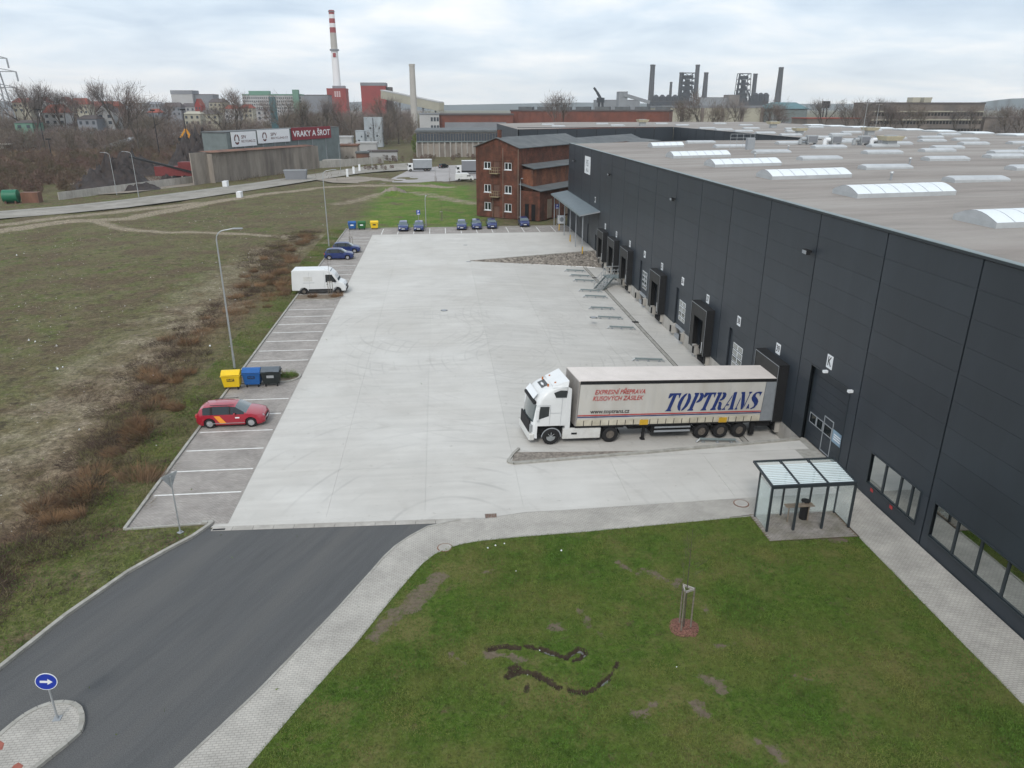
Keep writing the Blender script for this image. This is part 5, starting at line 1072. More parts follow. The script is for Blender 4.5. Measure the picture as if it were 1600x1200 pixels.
for ya, yb in ((-h, -h+.06), (h-.06, h)): MB().sideprism([(.80,.95),(.80,3.62),(1.02,3.5),(1.12,.95)][::-1], ya, yb).build('side_deflector', 'white', trk)
MB().add([(-.05,-.9,3.58),(-.05,.9,3.58),(.86,-1.12,3.96),(.86,1.12,3.96),(.80,-1.2,3.6),(.80,1.2,3.6),(-.1,-1.05,3.5),(-.1,1.05,3.5)], [(0,2,3,1),(0,6,4,2),(1,3,5,7),(2,4,5,3)]).build('roof_deflector', 'white', trk)
MB().box(-1.20,-1.0,-h*.86,h*.86,2.50,2.68).build('sun_visor', 'black', trk, bevel=.05)
MB().add([(-1.22,-.9,2.78),(-.98,-.9,3.10),(-.98,.9,3.10),(-1.22,.9,2.78)], [(0,3,2,1)]).build('roof_sign_panel', 'plate', trk, loc=(.06,0,.02))
MB().add([(-.76,-.5,3.27),(-.36,-.5,3.46),(-.36,.5,3.46),(-.76,.5,3.27)], [(0,1,2,3)]).build('roof_hatch', 'glassd', trk, loc=(.16,0,.05))
MB().box(-1.33,-1.245,-.95,.95,.75,1.45).build('grille', 'black', trk); MB().box(-1.34,-1.0,-h*.99,h*.99,.28,.70).build('front_bumper', 'whited', trk, bevel=.06)
for s in (-1, 1):
    y = s*(h+.003); o = (0,1,2,3) if s < 0 else (3,2,1,0)
    MB().add([(-.84,y,1.62),(-.24,y,1.82),(-.24,y,2.42),(-.80,y,2.42)], [o]).build('side_window', 'glassd', trk)
    MB().box(-1.29,-1.0,s*h*.78-.16,s*h*.72+.16,.78,1.25).build('headlight', 'grey_m', trk, bevel=.03)
    MB().box(-1.02,-.9,min(s*h,s*(h+.24)),max(s*h,s*(h+.24)),1.65,2.3).build('mirror', 'white', trk, bevel=.03)
    b = MB(); b.box(-.18,-.165,y-.004,y+.004,1.25,2.5).box(-1.05,-.18,y-.004,y+.004,2.48,2.495).box(-.18,.5,y-.004,y+.004,2.0,2.012).box(.5,.512,y-.004,y+.004,1.1,3.2); b.build('door_seam', 'grey_p', trk)
    MB().sideprism([(.1,2.98),(.75,2.98),(.75,3.40),(.35,3.42),(-.05,3.28)][::-1], min(y,y+s*.015), max(y,y+s*.015)).build('air_intake', 'glassd', trk)
    MB().box(.72,3.1,min(s*1.05,s*h),max(s*1.05,s*h),.32,.98).build('side_skirt', 'whited', trk, bevel=.04)
    MB().box(1.25,1.6,y-.004,y+.004,.6,.72).build('skirt_step', 'black', trk)
    for k in (0, .42): MB().tube((-.25+k,s*.62,3.45+k*.3),(-.25+k,s*.62,3.60+k*.3),.05,n=10).build('beacon_lamp', M['amber'], trk)
    add_wheel(trk, 0, s*(h-.12), .5, .32, .29, s, 'grey_m'); add_wheel(trk, 3.75, s*(h-.24), .5, .46, .27, s, 'rimd')
    m = MB()
    for i in range(9):
        a0 = pi*i/9; a1 = pi*(i+1)/9; m.add([(3.75+.6*math.cos(a),yy_,.5+.56*math.sin(a)) for a in (a0, a1) for yy_ in (s*.75, s*h)], [(0,1,3,2)])
    m.build('mudguard', 'black', trk)
MB().box(.7,4.9,-.45,.45,.6,.95).box(-1.2,.8,-.9,.9,.5,.95).build('chassis', 'black', trk)
# trailer
X0t = 1.42; X1t = 15.37; zb_, zt_ = 1.12, 3.98
tr_ = MB().box(X0t, X1t, -1.255, 1.255, zt_-.06, zt_+.0).build('trailer_roof', 'troof', trk)
MB().box(X0t, X0t+.08, -1.26, 1.26, zb_, zt_-.06).build('front_wall', M['tarpf'] if 'tarpf' in M else 'grey_p', trk)
MB().box(X0t+.08, X1t-.1, -1.22, 1.22, zb_+.05, zt_-.07).build('load_space', 'far_g', trk)
for s in (-1, 1):
    y0_, y1_ = (-1.275, -1.225) if s < 0 else (1.225, 1.275)
    m = MB(); n = 64   # gently rippled curtain
    xs_ = [X0t+.1+(X1t-1.72-X0t-.1)*i/n for i in range(n+1)]; yo = y0_ if s < 0 else y1_
    vs = [(x, yo+s*(.012*math.sin(i*1.9)+.008*math.sin(i*.7)), z) for z in (zb_+.42, zt_-.22) for i, x in enumerate(xs_)]; m.add(vs, [((i, i+1, i+n+2, i+n+1) if s < 0 else (i+n+1, i+n+2, i+1, i)) for i in range(n)])
    cu_ = m.build('curtain', 'tarp', trk, smooth=60)
    MB().box(X0t+.08, X1t, yo-.02, yo+.02, zt_-.21, zt_-.02).build('top_rail', 'black', trk)
    MB().box(X0t+.08, X1t-1.70, yo-.012, yo+.012, zb_+.03, zb_+.42).build('lower_band', 'tarpb', trk)
    MB().box(X0t, X1t, yo-.015, yo+.015, zb_-.07, zb_+.025).build('side_rail', 'black', trk)
    MB().box(X1t-1.68, X1t, yo-.01, yo+.01, zb_+.03, zt_-.22).build('rear_side_panel', M['rsp'] if 'rsp' in M else 'grey_p', trk)
    b = MB()
    for i in range(22): x = X0t+.5+i*.53; MB().box(x, x+.035, yo-.03, yo+.03, zb_-.03, zb_+.36).build('strap', 'ink', trk)
    for x in (X0t+4.1, X0t+9.4): MB().box(x, x+.55, yo-.04, yo+.04, zb_+.0, zb_+.33).build('yellow_board', 'yellowp', trk)
    if s < 0:
        ys_ = yo-.028
        MB().box(X0t+.1, X1t-1.72, ys_, ys_+.004, zb_+.66, zb_+.73).build('red_stripe', 'textred', trk); MB().box(X0t+.1, X1t-1.72, ys_, ys_+.004, zb_+.56, zb_+.62).build('blue_stripe', 'textblue', trk)
        text('EXPRESNÍ PŘEPRAVA', .40, 'textred', trk, (X0t+2.6, ys_, 3.27), '-y', shear=.25, bold=.003, sx=.86); text('KUSOVÝCH ZÁSILEK', .40, 'textred', trk, (X0t+2.5, ys_, 2.87), '-y', shear=.25, bold=.003, sx=.86)
        text('www.toptrans.cz', .36, 'ink', trk, (X0t+2.1, ys_, 2.05), '-y', bold=.003)
        # big stencil serif italics drawn as polygons
        LET = {'T': [[(0,.82),(0,1),(.28,1),(.28,.9),(.12,.72),(.03,.72)],[(.52,1),(.8,1),(.8,.72),(.76,.72),(.66,.9),(.52,.9)],[(.28,.12),(.28,1),(.52,1),(.52,.12),(.62,0),(.18,0)]],
          'O': [[(.36,1),(.2,.94),(.05,.75),(0,.5),(.05,.25),(.2,.06),(.36,0),(.36,.1),(.28,.25),(.26,.5),(.28,.75),(.36,.9)],[(.44,0),(.6,.06),(.75,.25),(.8,.5),(.75,.75),(.6,.94),(.44,1),(.44,.9),(.52,.75),(.54,.5),(.52,.25),(.44,.1)]],
          'P': [[(.02,1),(.02,.94),(.1,.88),(.1,.12),(.02,.06),(.02,0),(.42,0),(.42,.06),(.34,.12),(.34,1)],[(.4,1),(.6,.98),(.74,.86),(.76,.72),(.72,.56),(.58,.46),(.4,.44),(.4,.52),(.48,.6),(.5,.72),(.48,.86),(.4,.92)]],
          'R': [[(.02,1),(.02,.94),(.1,.88),(.1,.12),(.02,.06),(.02,0),(.42,0),(.42,.06),(.34,.12),(.34,1)],[(.4,1),(.6,.98),(.72,.88),(.74,.76),(.7,.62),(.56,.54),(.4,.53),(.4,.6),(.48,.66),(.5,.76),(.48,.88),(.4,.92)],[(.4,.48),(.56,.46),(.68,.36),(.74,.12),(.82,.06),(.82,0),(.6,0),(.5,.1),(.46,.32),(.4,.42)]],
          'A': [[(.36,1),(.56,1),(.78,.1),(.84,.05),(.84,0),(.46,0),(.46,.05),(.53,.1),(.5,.24),(.34,.94)],[(.31,.86),(.1,.1),(.0,.05),(.0,0),(.24,0),(.24,.05),(.16,.1),(.2,.24),(.38,.24),(.38,.32),(.23,.32),(.34,.72)]],
          'N': [[(0,1),(.26,1),(.62,.3),(.62,0),(.5,0),(.16,.72),(.1,.86),(0,.94)],[(.05,.05),(.1,.12),(.1,.7),(.16,.58),(.16,.12),(.24,.05),(.24,0),(.05,0)],[(.64,.38),(.64,.88),(.56,.95),(.56,1),(.78,1),(.78,.95),(.7,.88),(.7,.2),(.64,0)]],
          'S': [[(.66,.98),(.62,.72),(.52,.88),(.38,.92),(.28,.86),(.3,.74),(.56,.58),(.7,.44),(.72,.26),(.62,.08),(.42,0),(.3,.02),(.5,.14),(.5,.26),(.4,.36),(.16,.52),(.06,.66),(.08,.84),(.2,.96),(.4,1)],[(.02,0),(.04,.3),(.1,.3),(.2,.12),(.26,.04),(.18,.04),(.1,.06)]]}
        import mathutils.geometry as mg
        m = MB(); pen = 0; Hh = 1.17; sx_ = .83; adv = {'T': .84, 'O': .84, 'P': .74, 'R': .84, 'A': .86, 'N': .84, 'S': .76}
        for ch in 'TOPTRANS':
            for poly in LET[ch]:
                pts = [((pen+x*sx_*.98)*Hh*1.0+y*.34, y*Hh) for x, y in poly]; tr3 = mg.tessellate_polygon([[Vector((a, b_, 0)) for a, b_ in pts]]); o = len(m.v)
                m.add([(X0t+5.48+a, ys_, 1.96+b_) for a, b_ in pts], [f for f in tr3])
            pen += adv[ch]*sx_
        m.build('company_lettering', 'textblue', trk)
M['rsp'] = pm('rear_panel_grey', (.26,.28,.30), .6, .1, 2); M['tarpf'] = pm('front_wall_grey', (.30,.28,.26), .7, .15, 2)
for o in trk.children:
    if o.name.startswith('rear_side_panel'): o.data.materials[0] = M['rsp']
    if o.name.startswith('front_wall'): o.data.materials[0] = M['tarpf']
MB().box(X1t-.06, X1t, -1.25, 1.25, zb_, zt_-.06).build('rear_frame', 'grey_p', trk)
MB().box(X0t+.5, X1t-.3, -.55,-.45,.75,1.06).box(X0t+.5, X1t-.3,.45,.55,.75,1.06).box(X0t+.3,X1t,-1.2,1.2,1.0,1.06).build('trailer_frame', 'black', trk)
for k, x in enumerate((9.85, 11.16, 12.47)):
    for s in (-1, 1): add_wheel(trk, x, s*(h-.22), .49, .36, .27, s, 'rimd')
    MB().box(x-.06,x+.06,-1,1,.42,.56).build('axle', 'black', trk)
for s in (-1, 1):
    MB().box(5.9,6.05,s*1.0-.06,s*1.0+.06,.12,1.02).box(5.85,6.1,s*1.0-.12,s*1.0+.12,.03,.12).build('landing_leg', 'black', trk)
    MB().box(6.6,9.0,s*1.2-.02,s*1.2+.02,.55,.67).box(6.6,9.0,s*1.2-.02,s*1.2+.02,.82,.92).build('side_guard', 'grey_p', trk)
    MB().box(13.2,13.5,s*1.1-.12,s*1.1+.1,.2,.95).build('mud_flap', 'black', trk)
MB().box(6.5,9.0,-1.05,1.05,.42,.98).build('pallet_box', 'black', trk); MB().box(5.0,6.4,-.9,.9,.7,1.0).build('king_pin_plate', 'black', trk); MB().box(13.6,14.6,-1.1,1.1,.7,1.0).build('rear_underrun', 'black', trk)
# ------------------------------------------------------------------ waste containers
def container(label, loc, body, lid, sign):
    t = thing('waste_container', label, 'waste container', loc, 0, 'large wheeled waste containers')
    m = MB(); m.add([(-.55,-.38,.22),(.55,-.38,.22),(.55,.38,.22),(-.55,.38,.22),(-.66,-.5,1.12),(.66,-.5,1.12),(.66,.5,1.12),(-.66,.5,1.12)], [(0,3,2,1),(4,5,6,7),(0,1,5,4),(1,2,6,5),(2,3,7,6),(3,0,4,7)]); m.build('body', body, t, bevel=.04)
    MB().box(-.70,.70,-.54,.54,1.08,1.14).build('rim_edge', body, t, bevel=.02)
    n = 7; vs = [(x, -.5+1.0*i/n*1.0, 1.15+.30*math.sin(pi*(i/n)*.92+.12)) for x in (-.66,.66) for i in range(n+1)]
    m = MB(); m.add(vs, [(i, i+n+1, i+n+2, i+1) for i in range(n)]+[tuple(range(n+1)), tuple(range(n+1,2*n+2))[::-1]]); m.build('lid', lid, t, smooth=50)
    MB().tube((-.3,-.52,1.2),(.3,-.52,1.2),.02).build('lid_handle', body, t)
    for sx in (-1, 1):
        for sy in (-1, 1): MB().tube((sx*.42-.03,sy*.3,.1),(sx*.42+.03,sy*.3,.1),.1,n=12).box(sx*.42-.05,sx*.42+.05,sy*.3-.04,sy*.3+.04,.12,.24).build('castor', 'black', t)
        MB().tube((sx*.7,-.1,.95),(sx*.78,-.1,.95),.03).build('lifting_pin', 'grey_m', t)
    o = MB().box(-.26,.26,-.485,-.45,.72,.92).build('label_plate', sign[1], t)
    if sign[0]: text(sign[0], .17, sign[2], o, (0,-.49,.82), '-y', bold=.004)
    return t
container('yellow wheeled bin nearest the kerb beside the red car', (-15.7, 52.2, .0), 'yellow', 'yellow', ('PLAST', 'ink', 'yellow')).rotation_euler = (0,0,.03)
container('blue wheeled bin between the yellow and the black one', (-14.3, 52.6, .0), 'bblue', 'bblue', ('PAPÍR', 'ink', 'bblue')).rotation_euler = (0,0,-.02)
container('black wheeled bin with grey lid beside the planted island', (-12.95, 52.65, .0), 'bdark', 'blid', ('', 'grey_m', 'ink'))
container('small looking blue bin at the far corner of the car park', (-14.9, 127.2, 0), 'bblue', 'bblue', ('', 'plate', 'ink'))
container('green bin at the far corner of the car park', (-13.3, 127.2, 0), 'bgreen', 'bgreen', ('', 'plate', 'ink'))
container('yellow bin at the far corner of the car park', (-11.2, 127.4, 0), 'yellow', 'yellow', ('', 'ink', 'ink'))
# ------------------------------------------------------------------ street lamps
def lamp(loc, h_, label, arm=(1.9, 0), rz=0):
    t = thing('street_lamp', label, 'street lamp', loc, rz, 'tall galvanised street lamps')
    MB().tube((0,0,0),(0,0,1.2),.09,n=10).tube((0,0,1.2),(0,0,h_-.7),.075,.05,10).build('pole', 'grey_m', t)
    pts = [(0,0,h_-.7)]+[(.7*(1-math.cos(a)), 0, h_-.7+.7*math.sin(a)) for a in (.4,.8,1.2,1.57)]+[(1.3,0,h_+.1)]; MB().path(pts, .04, 8).build('arm', 'grey_m', t)
    MB().box(1.25,2.0,-.12,.12,h_+.06,h_+.15).build('lamp_head', 'grey_p', t, bevel=.03); return t
lamp((-16.75, 56.8, 0), 10.9, 'tall bent street lamp behind the yellow bin'); lamp((-16.7, 111.4, 0), 10.9, 'tall bent street lamp at the upper corner of the parking strip')
p = g(690, 352); lamp((-2.5, 129.3, 0), 5.0, 'short street lamp between the blue car groups', rz=1.5); p = g(831, 345); lamp((14.0, 129.5, 0), 8.0, 'short street lamp in front of the brick annex', rz=-1.5)
p = g(488, 250); lamp((-69, 180, 0), 10, 'street lamp on the mid left road by the low concrete wall', rz=pi); lamp((-76.2, 186, 0), 9.5, 'street lamp standing in front of the dark scrap heap', rz=pi)
lamp((-31, 245, 0), 9, 'street lamp beside the far road bend', rz=0); lamp((-22.5, 262, 0), 8, 'street lamp in front of the grey silo hall', rz=0)
# ------------------------------------------------------------------ young trees with stakes
def twigcloud(n, H, r, seed, base=.25, wd=.02, lmin=.3, lmax=1.0):
    rg = np.random.default_rng(seed); z = rg.uniform(base*H, H, n); f = (z-base*H)/(H-base*H); R_ = r*np.sqrt(np.clip(np.sin(pi*np.clip(f*.85+.12, 0, 1)), 0, 1))*np.sqrt(rg.random(n)); a = rg.uniform(0, 2*pi, n)
    P = np.stack([R_*np.cos(a), R_*np.sin(a), z], 1); D = np.stack([np.cos(a)*.5, np.sin(a)*.5, np.full(n, .9)], 1)+rg.normal(0, .35, (n, 3))
    return slivers(P, D, rg.uniform(lmin, lmax, n), np.full(n, wd)*rg.uniform(.6, 1.4, n))
def sapling(loc, label, H=5.5, stakes=1.6, mulch=True, r=.35):
    t = thing('young_tree', label, 'young tree', loc, random.random()*3, 'staked young trees'); MB().tube((0,0,0),(.02,.02,H*.55),.028,.018,6).tube((.02,.02,H*.55),(0,.03,H),.018,.004,5).build('trunk', 'bark', t)
    V, Fc = twigcloud(60, H, r, int(H*10), .3, .012, .3, .9); link('branches', npmesh('branches', V, Fc, 'bark'), t)
    tri = [(.27*math.cos(a), .27*math.sin(a)) for a in (.3, .3+2*pi/3, .3+4*pi/3)]
    for x, y in tri: MB().tube((x,y,0),(x,y,stakes),.035,.032,8).build('stake', 'stake', t)
    for a, b_ in zip(tri, tri[1:]+tri[:1]): MB().bar((*a,stakes-.06),(*b_,stakes-.06),.04,.09).build('stake_rail', 'stone', t)
    if mulch:
        n = 14; vs = [(.62*math.cos(2*pi*i/n)*random.uniform(.85,1.15), .62*math.sin(2*pi*i/n)*random.uniform(.85,1.15), .02) for i in range(n)]+[(.3*math.cos(2*pi*i/n), .3*math.sin(2*pi*i/n), .09) for i in range(n)]+[(0,0,.08)]
        MB().add(vs, [(i,(i+1)%n,(i+1)%n+n,i+n) for i in range(n)]+[(i+n,(i+1)%n+n,2*n) for i in range(n)]).build('mulch', 'chips', t)
p = g(1068, 982); sapling((p.x, p.y, .01), 'staked sapling on red bark mulch in the foreground lawn', 4.6, 1.95)
sapling((-12.2, 79.6, .09), 'staked sapling on the island in front of the white van', 4.6, 1.7, False); sapling((-13.2, 109.0, .09), 'staked sapling on the island behind the blue cars', 4.5, 1.7, False)
for u, v, lb in ((681,286,'left sapling beside the far car park'), (703,288,'right sapling beside the far car park'), (690,345,'sapling on the grass behind the parking row')):
    p = g(u, v); sapling((p.x, p.y, 0), 'thin staked '+lb, 4.5, 1.7, False)
# weeds on the islands
for (cx, cy, r, lb, mt) in ((-12.0,54.2,.55,'clump of green and brown weeds on the island beside the black bin','grassb'),(-11.6,79.7,.6,'dry shrub on the island in front of the white van','drygrass'),(-14.2,79.6,.4,'small dry plant at the rear wheel of the white van','drygrass'),(-12.9,54.3,.35,'bare twiggy shrub behind the black bin','bramble')):
    n = 500; a = rng.uniform(0, 6.28, n); rr_ = r*np.sqrt(rng.random(n)); P = np.stack([cx+rr_*np.cos(a)*1.2, cy+rr_*np.sin(a), np.full(n, .1)], 1); D = np.stack([np.cos(a)*.5, np.sin(a)*.5, np.ones(n)], 1)+rng.normal(0, .3, (n, 3)); V, Fc = slivers(P, D, rng.uniform(.15, .6, n), np.full(n, .02))
    tag(link('island_shrub', npmesh('island_shrub', V, Fc, mt)), lb, 'shrub')

# ------------------------------------------------------------------ brick building (turned from the grid)
BB = g(745, 337); A_ = math.atan2(-5.85, 7.5)
bb_ = thing('brick_building', 'old three storey red brick building with gable and balconies', 'building', (BB.x, BB.y, 0), A_)
Wb, Db = 9.5, 26; zE, zA = 12.6, 14.2
wins = [(.19,.35),(.67,.83)]; lev = [(1.25,2.7),(4.55,5.95),(8.75,10.0)]
holes = [(a*Wb, b_*Wb, z0, z1) for a, b_ in wins for z0, z1 in lev]+[(.41*Wb,.55*Wb,z,z+2.1) for z in (.0, 3.9, 8.1)]
rr = [(0, Wb, 0, zE)]
for o in holes: rr = cut(rr, o)
m = MB()
for r in rr: m.box(r[0], r[1], 0, .4, r[2], r[3])
m.sideprism([(0,zE),(Wb,zE),(Wb/2,zA)], 0, .4); m.box(0,.4,.4,Db,0,zE).box(Wb-.4,Wb,.4,Db,0,zE).box(.4,Wb-.4,Db-.4,Db,0,zE)
m.build('wall', 'brick', bb_)
MB().box(-.0+.02,Wb-.02,-.05,-.002,10.15,10.35).box(.02,Wb-.02,-.04,-.002,7.2,7.3).box(.02,Wb-.02,-.04,-.002,3.3,3.4).build('string_course', 'brick', bb_)['kind'] = 'stuff'
MB().box(.5,Wb-.5,.42,.5,0,zE).build('interior', 'dark', bb_)
for a, b_ in wins:
    for z0, z1 in lev:
        w = MB().box(a*Wb, b_*Wb, .06, .12, z0, z0+.1).box(a*Wb, b_*Wb, .06, .12, z1-.1, z1).box(a*Wb, a*Wb+.1, .06, .12, z0+.1, z1-.1).box(b_*Wb-.1, b_*Wb, .06, .12, z0+.1, z1-.1).box((a+b_)/2*Wb-.06, (a+b_)/2*Wb+.06, .06, .12, z0+.1, z1-.1).build('window', 'plate', bb_)
        MB().box(a*Wb+.1, b_*Wb-.1, .1, .11, z0+.1, z1-.1).build('pane', 'glassd', w); MB().box(a*Wb-.08,b_*Wb+.08,-.08,.06,z0-.1,z0).build('sill', 'plate', w)
for z in (.0, 3.9, 8.1):
    d = MB().box(.41*Wb,.55*Wb,.1,.16,z,z+2.1).build('door', 'rust', bb_)
    if z > 1:
        b = MB().box(.38*Wb,.57*Wb,-.9,0,z-.12,z-.02)
        for x in (.38*Wb,.43*Wb,.475*Wb,.52*Wb,.57*Wb): b.tube((x,-.88,z),(x,-.88,z+1),.03)
        for zz in (.5,1): b.tube((.38*Wb,-.88,z+zz),(.57*Wb,-.88,z+zz),.03).tube((.38*Wb,-.88,z+zz),(.38*Wb,0,z+zz),.03).tube((.57*Wb,-.88,z+zz),(.57*Wb,0,z+zz),.03)
        b.build('balcony', pm('balcony_paint', (.30,.25,.15), .8, .2, 4), bb_)
MB().tube((.40*Wb,-.1,0),(.40*Wb,-.1,3.7),.05).tube((.64*Wb,-.1,0),(.64*Wb,-.1,12.5),.05).tube((.985*Wb,-.08,0),(.985*Wb,-.08,12.4),.06).build('downpipe', 'wood', bb_)
def roofgable(x0, x1, y0, y1, ze, za, par, mat, ov=.4):
    xm = (x0+x1)/2; t = .12
    for s, (xa, xb) in ((0, (x0-ov, xm)), (1, (xm, x1+ov))):
        za_, zb2 = (ze-ov*(za-ze)/(xm-x0), za) if s == 0 else (za, ze-ov*(za-ze)/(xm-x0))
        MB().add([(xa,y0-ov,za_),(xb,y0-ov,zb2),(xb,y1,zb2),(xa,y1,za_),(xa,y0-ov,za_+t),(xb,y0-ov,zb2+t),(xb,y1,zb2+t),(xa,y1,za_+t)], [(0,3,2,1),(4,5,6,7),(0,1,5,4),(1,2,6,5),(2,3,7,6),(3,0,4,7)]).build('roof', mat, par)
roofgable(0, Wb, 0, Db, zE+.02, zA+.02, bb_, 'tar', .35)
ch = MB().box(Wb/2-.3,Wb/2+.3,.6,1.1,13.4,15.6).build('chimney', 'brick', bb_)
# annex tiers
MB().box(Wb+.01, Wb+4.3, .2, 34, 0, 5.2).build('annex_wall', 'brick', bb_)
MB().box(Wb+.01, Wb+2.2, 1.2, 40, 5.2, 8.9).build('annex_upper_wall', 'brick2', bb_)
def lean(x0, x1, y0, y1, zi, zo, mat, name):
    MB().add([(x0,y0,zi),(x1,y0,zo),(x1,y1,zo),(x0,y1,zi),(x0,y0,zi+.12),(x1,y0,zo+.12),(x1,y1,zo+.12),(x0,y1,zi+.12)], [(0,3,2,1),(4,5,6,7),(0,1,5,4),(1,2,6,5),(2,3,7,6),(3,0,4,7)]).build(name, mat, bb_)
lean(Wb+.0, Wb+4.8, -.2, 34, 6.3, 5.25, 'tar', 'lean_to_roof'); lean(Wb, Wb+2.7, .9, 40, 9.6, 8.95, 'tar', 'lean_to_roof')
MB().box(Wb-.2,Wb+.02,Db,60,0,11.2).box(2,Wb-.2,Db,60,0,12).build('rear_wing_wall', 'brick', bb_); lean(Wb/2, Wb+.6, Db-.3, 60, 13.2, 11.2, 'tar', 'rear_wing_roof')
for k in range(7): MB().box(Wb+4.3, Wb+4.36, 3+k*3.3, 4.6+k*3.3, .2, 3.6).build('side_door' if k % 2 else 'wooden_gate', 'rust' if k % 2 else 'wood', bb_)
MB().box(Wb+1.2, Wb+2.0, .14,.2, 0, 2.9).box(Wb+2.6,Wb+3.4,.14,.2,.0,2.9).build('annex_door', 'dark', bb_)
# air handling box near the canopy
t = thing('condenser_unit', 'white outdoor condenser unit beside the canopy posts', 'air conditioner', (*g(877,352)[:2], 0)); t.scale = (.7,.7,.8); MB().box(-.9,.9,-.4,.4,.4,2.1).build('casing', 'plate', t, bevel=.04); MB().tube((.0,-.42,1.3),(0,-.4,1.3),.5,n=18).build('fan', 'grey_p', t); MB().box(-.8,-.7,-.35,.35,0,.4).box(.7,.8,-.35,.35,0,.4).build('legs', 'black', t)

# ------------------------------------------------------------------ mid distance: road, scrap yard
def ribbon(name, near, far, z, mat):
    a = pline(near); b_ = pline(far); m = MB(); n = len(a); m.add([(*p, z) for p in a]+[(*p, z+.002) for p in b_], [(i, i+1, i+1+n, i+n) for i in range(n-1)]); return S(m.build(name, mat))
ribbon('old_road', [(-80,352),(0,343),(100,335),(200,325),(300,312),(400,297),(500,281),(560,272),(600,268),(640,266)], [(-80,340),(0,331),(100,323),(200,312),(300,299),(400,286),(500,271),(560,262),(600,258),(640,255)], .16, 'street')
ribbon('old_road_kerb', [(-80,342),(0,333.5),(100,325.5),(200,314.5),(300,301.5),(400,288.5),(470,277)], [(-80,341),(0,332.5),(100,324.5),(200,313.7),(300,300.7),(400,287.7),(470,276.3)], .22, 'kerb')
S(fan_poly('far_car_park', pline([(600,285),(640,286),(700,284),(741,280),(790,275),(790,256),(740,257),(700,259),(670,262),(640,266)]), .10, 'yardfar'))
S(fan_poly('scrap_yard_floor', pline([(100,308),(200,302),(303,290),(303,266),(240,262),(180,258),(120,268)]), .12, M['dirtc'])); S(fan_poly('gravel_lot', pline([(520,286),(600,288),(620,281),(560,276),(490,281)]), .12, M['dirtc']))
def wallseg(name, label, cat, P0, P1, h0, h1, mat, part, n, th=.25, corr=0):
    P0 = Vector((P0[0], P0[1], 0)); P1 = Vector((P1[0], P1[1], 0)); L = (P1-P0).length; t = thing(name, label, cat, P0, math.atan2(P1.y-P0.y, P1.x-P0.x))
    for i in range(n):
        a = L*i/n; c = L*(i+1)/n-.06; m = MB(); k = max(1, int((c-a)/.5)) if corr else 1
        for j in range(k):
            x = a+(c-a)*j/k; x2 = a+(c-a)*(j+1)/k-(.2 if corr else 0); za = h0+(h1-h0)*x/L; m.box(x, x2, -.0, th, -.3, za)
            if corr: m.box(x2, x2+.2, .08, th-.03, -.3, za)
        m.build(part, mat, t)
    return t, L
wallseg('concrete_wall', 'low pale concrete wall in front of the scrap heaps', 'wall', g(93,312)[:2], g(305,286)[:2], 1.6, 1.9, 'conc', 'wall_panel', 12)
wallseg('corrugated_wall', 'high weathered corrugated metal wall around the scrap yard', 'wall', g(304,290)[:2], g(500,263)[:2], 8.2, 7.3, 'corr', 'sheet', 12, .3, 1)
wallseg('concrete_wall', 'grey concrete wall continuing right of the corrugated wall', 'wall', g(500,263)[:2], g(600,255)[:2], 2.4, 2.4, 'conc', 'wall_panel', 8)
p0 = g(338,287); p1 = g(498,263.5); d_ = Vector((p1.x-p0.x, p1.y-p0.y, 0)); L_ = d_.length; t = thing('scrap_shed', 'flat roofed metal shed behind the corrugated wall', 'shed', (p0.x, p0.y, 0), math.atan2(d_.y, d_.x))
MB().add([(0,.4,8.0),(L_,.4,7.35),(L_,4.4,7.7),(0,4.4,8.35)], [(0,1,2,3)]).box(.5,L_-.5,4.1,4.3,0,7.3).build('roof', 'rust', t); MB().box(.3,.5,.5,4.2,0,7.7).box(L_-.3,L_,.5,4.2,0,7.1).build('wall', 'corr', t)
def billboard(label, P0, P1, zb, zt_, mat, fn):
    P0 = Vector((P0.x, P0.y, 0)); P1 = Vector((P1.x, P1.y, 0)); L = (P1-P0).length; t = thing('billboard', label, 'billboard', P0, math.atan2(P1.y-P0.y, P1.x-P0.x), 'billboards over the scrap yard wall')
    MB().box(0, L, 0, .15, zb, zt_).build('panel', mat, t)
    for k in (.15, .5, .85): MB().box(L*k-.1, L*k+.1, .16, .35, 0, zt_).build('support', 'grey_p', t)
    fn(t, L, (zb+zt_)/2, zt_-zb); return t
def ring(par, x, z, r, col='ink'):
    m = MB()
    for a0, a1 in ((100, 200), (215, 320), (335, 440)):
        n = 8
        for i in range(n):
            b0 = rad(a0+(a1-a0)*i/n); b1 = rad(a0+(a1-a0)*(i+1)/n); m.add([(x+rr_*math.cos(q)*.8, -.02, z+rr_*math.sin(q)) for q, rr_ in ((b0, r*.62), (b0, r), (b1, r), (b1, r*.62))], [(0,1,2,3)])
    m.build('emblem', col, par)
M['emb'] = pm('emblem_brown', (.12,.04,.04), .6)
def spv(t, L, zc, H_):
    ring(t, L*.2, zc, H_*.36, 'emb'); text('SPV', H_*.34, 'emb', t, (L*.48, -.03, zc+H_*.13), '-y', bold=.01, sx=L/11); text('RECYCLING.CZ', H_*.22, 'emb', t, (L*.66, -.03, zc-H_*.16), '-y', bold=.006, sx=L/11)
def vr(t, L, zc, H_): text('VRAKY A ŠROT', H_*.66, 'plate', t, (L*.5, -.03, zc-.1), '-y', bold=.05, sx=L/(H_*4.8))
LA = g(360,231.5,8.2); LB = g(531,216.5,8.6)
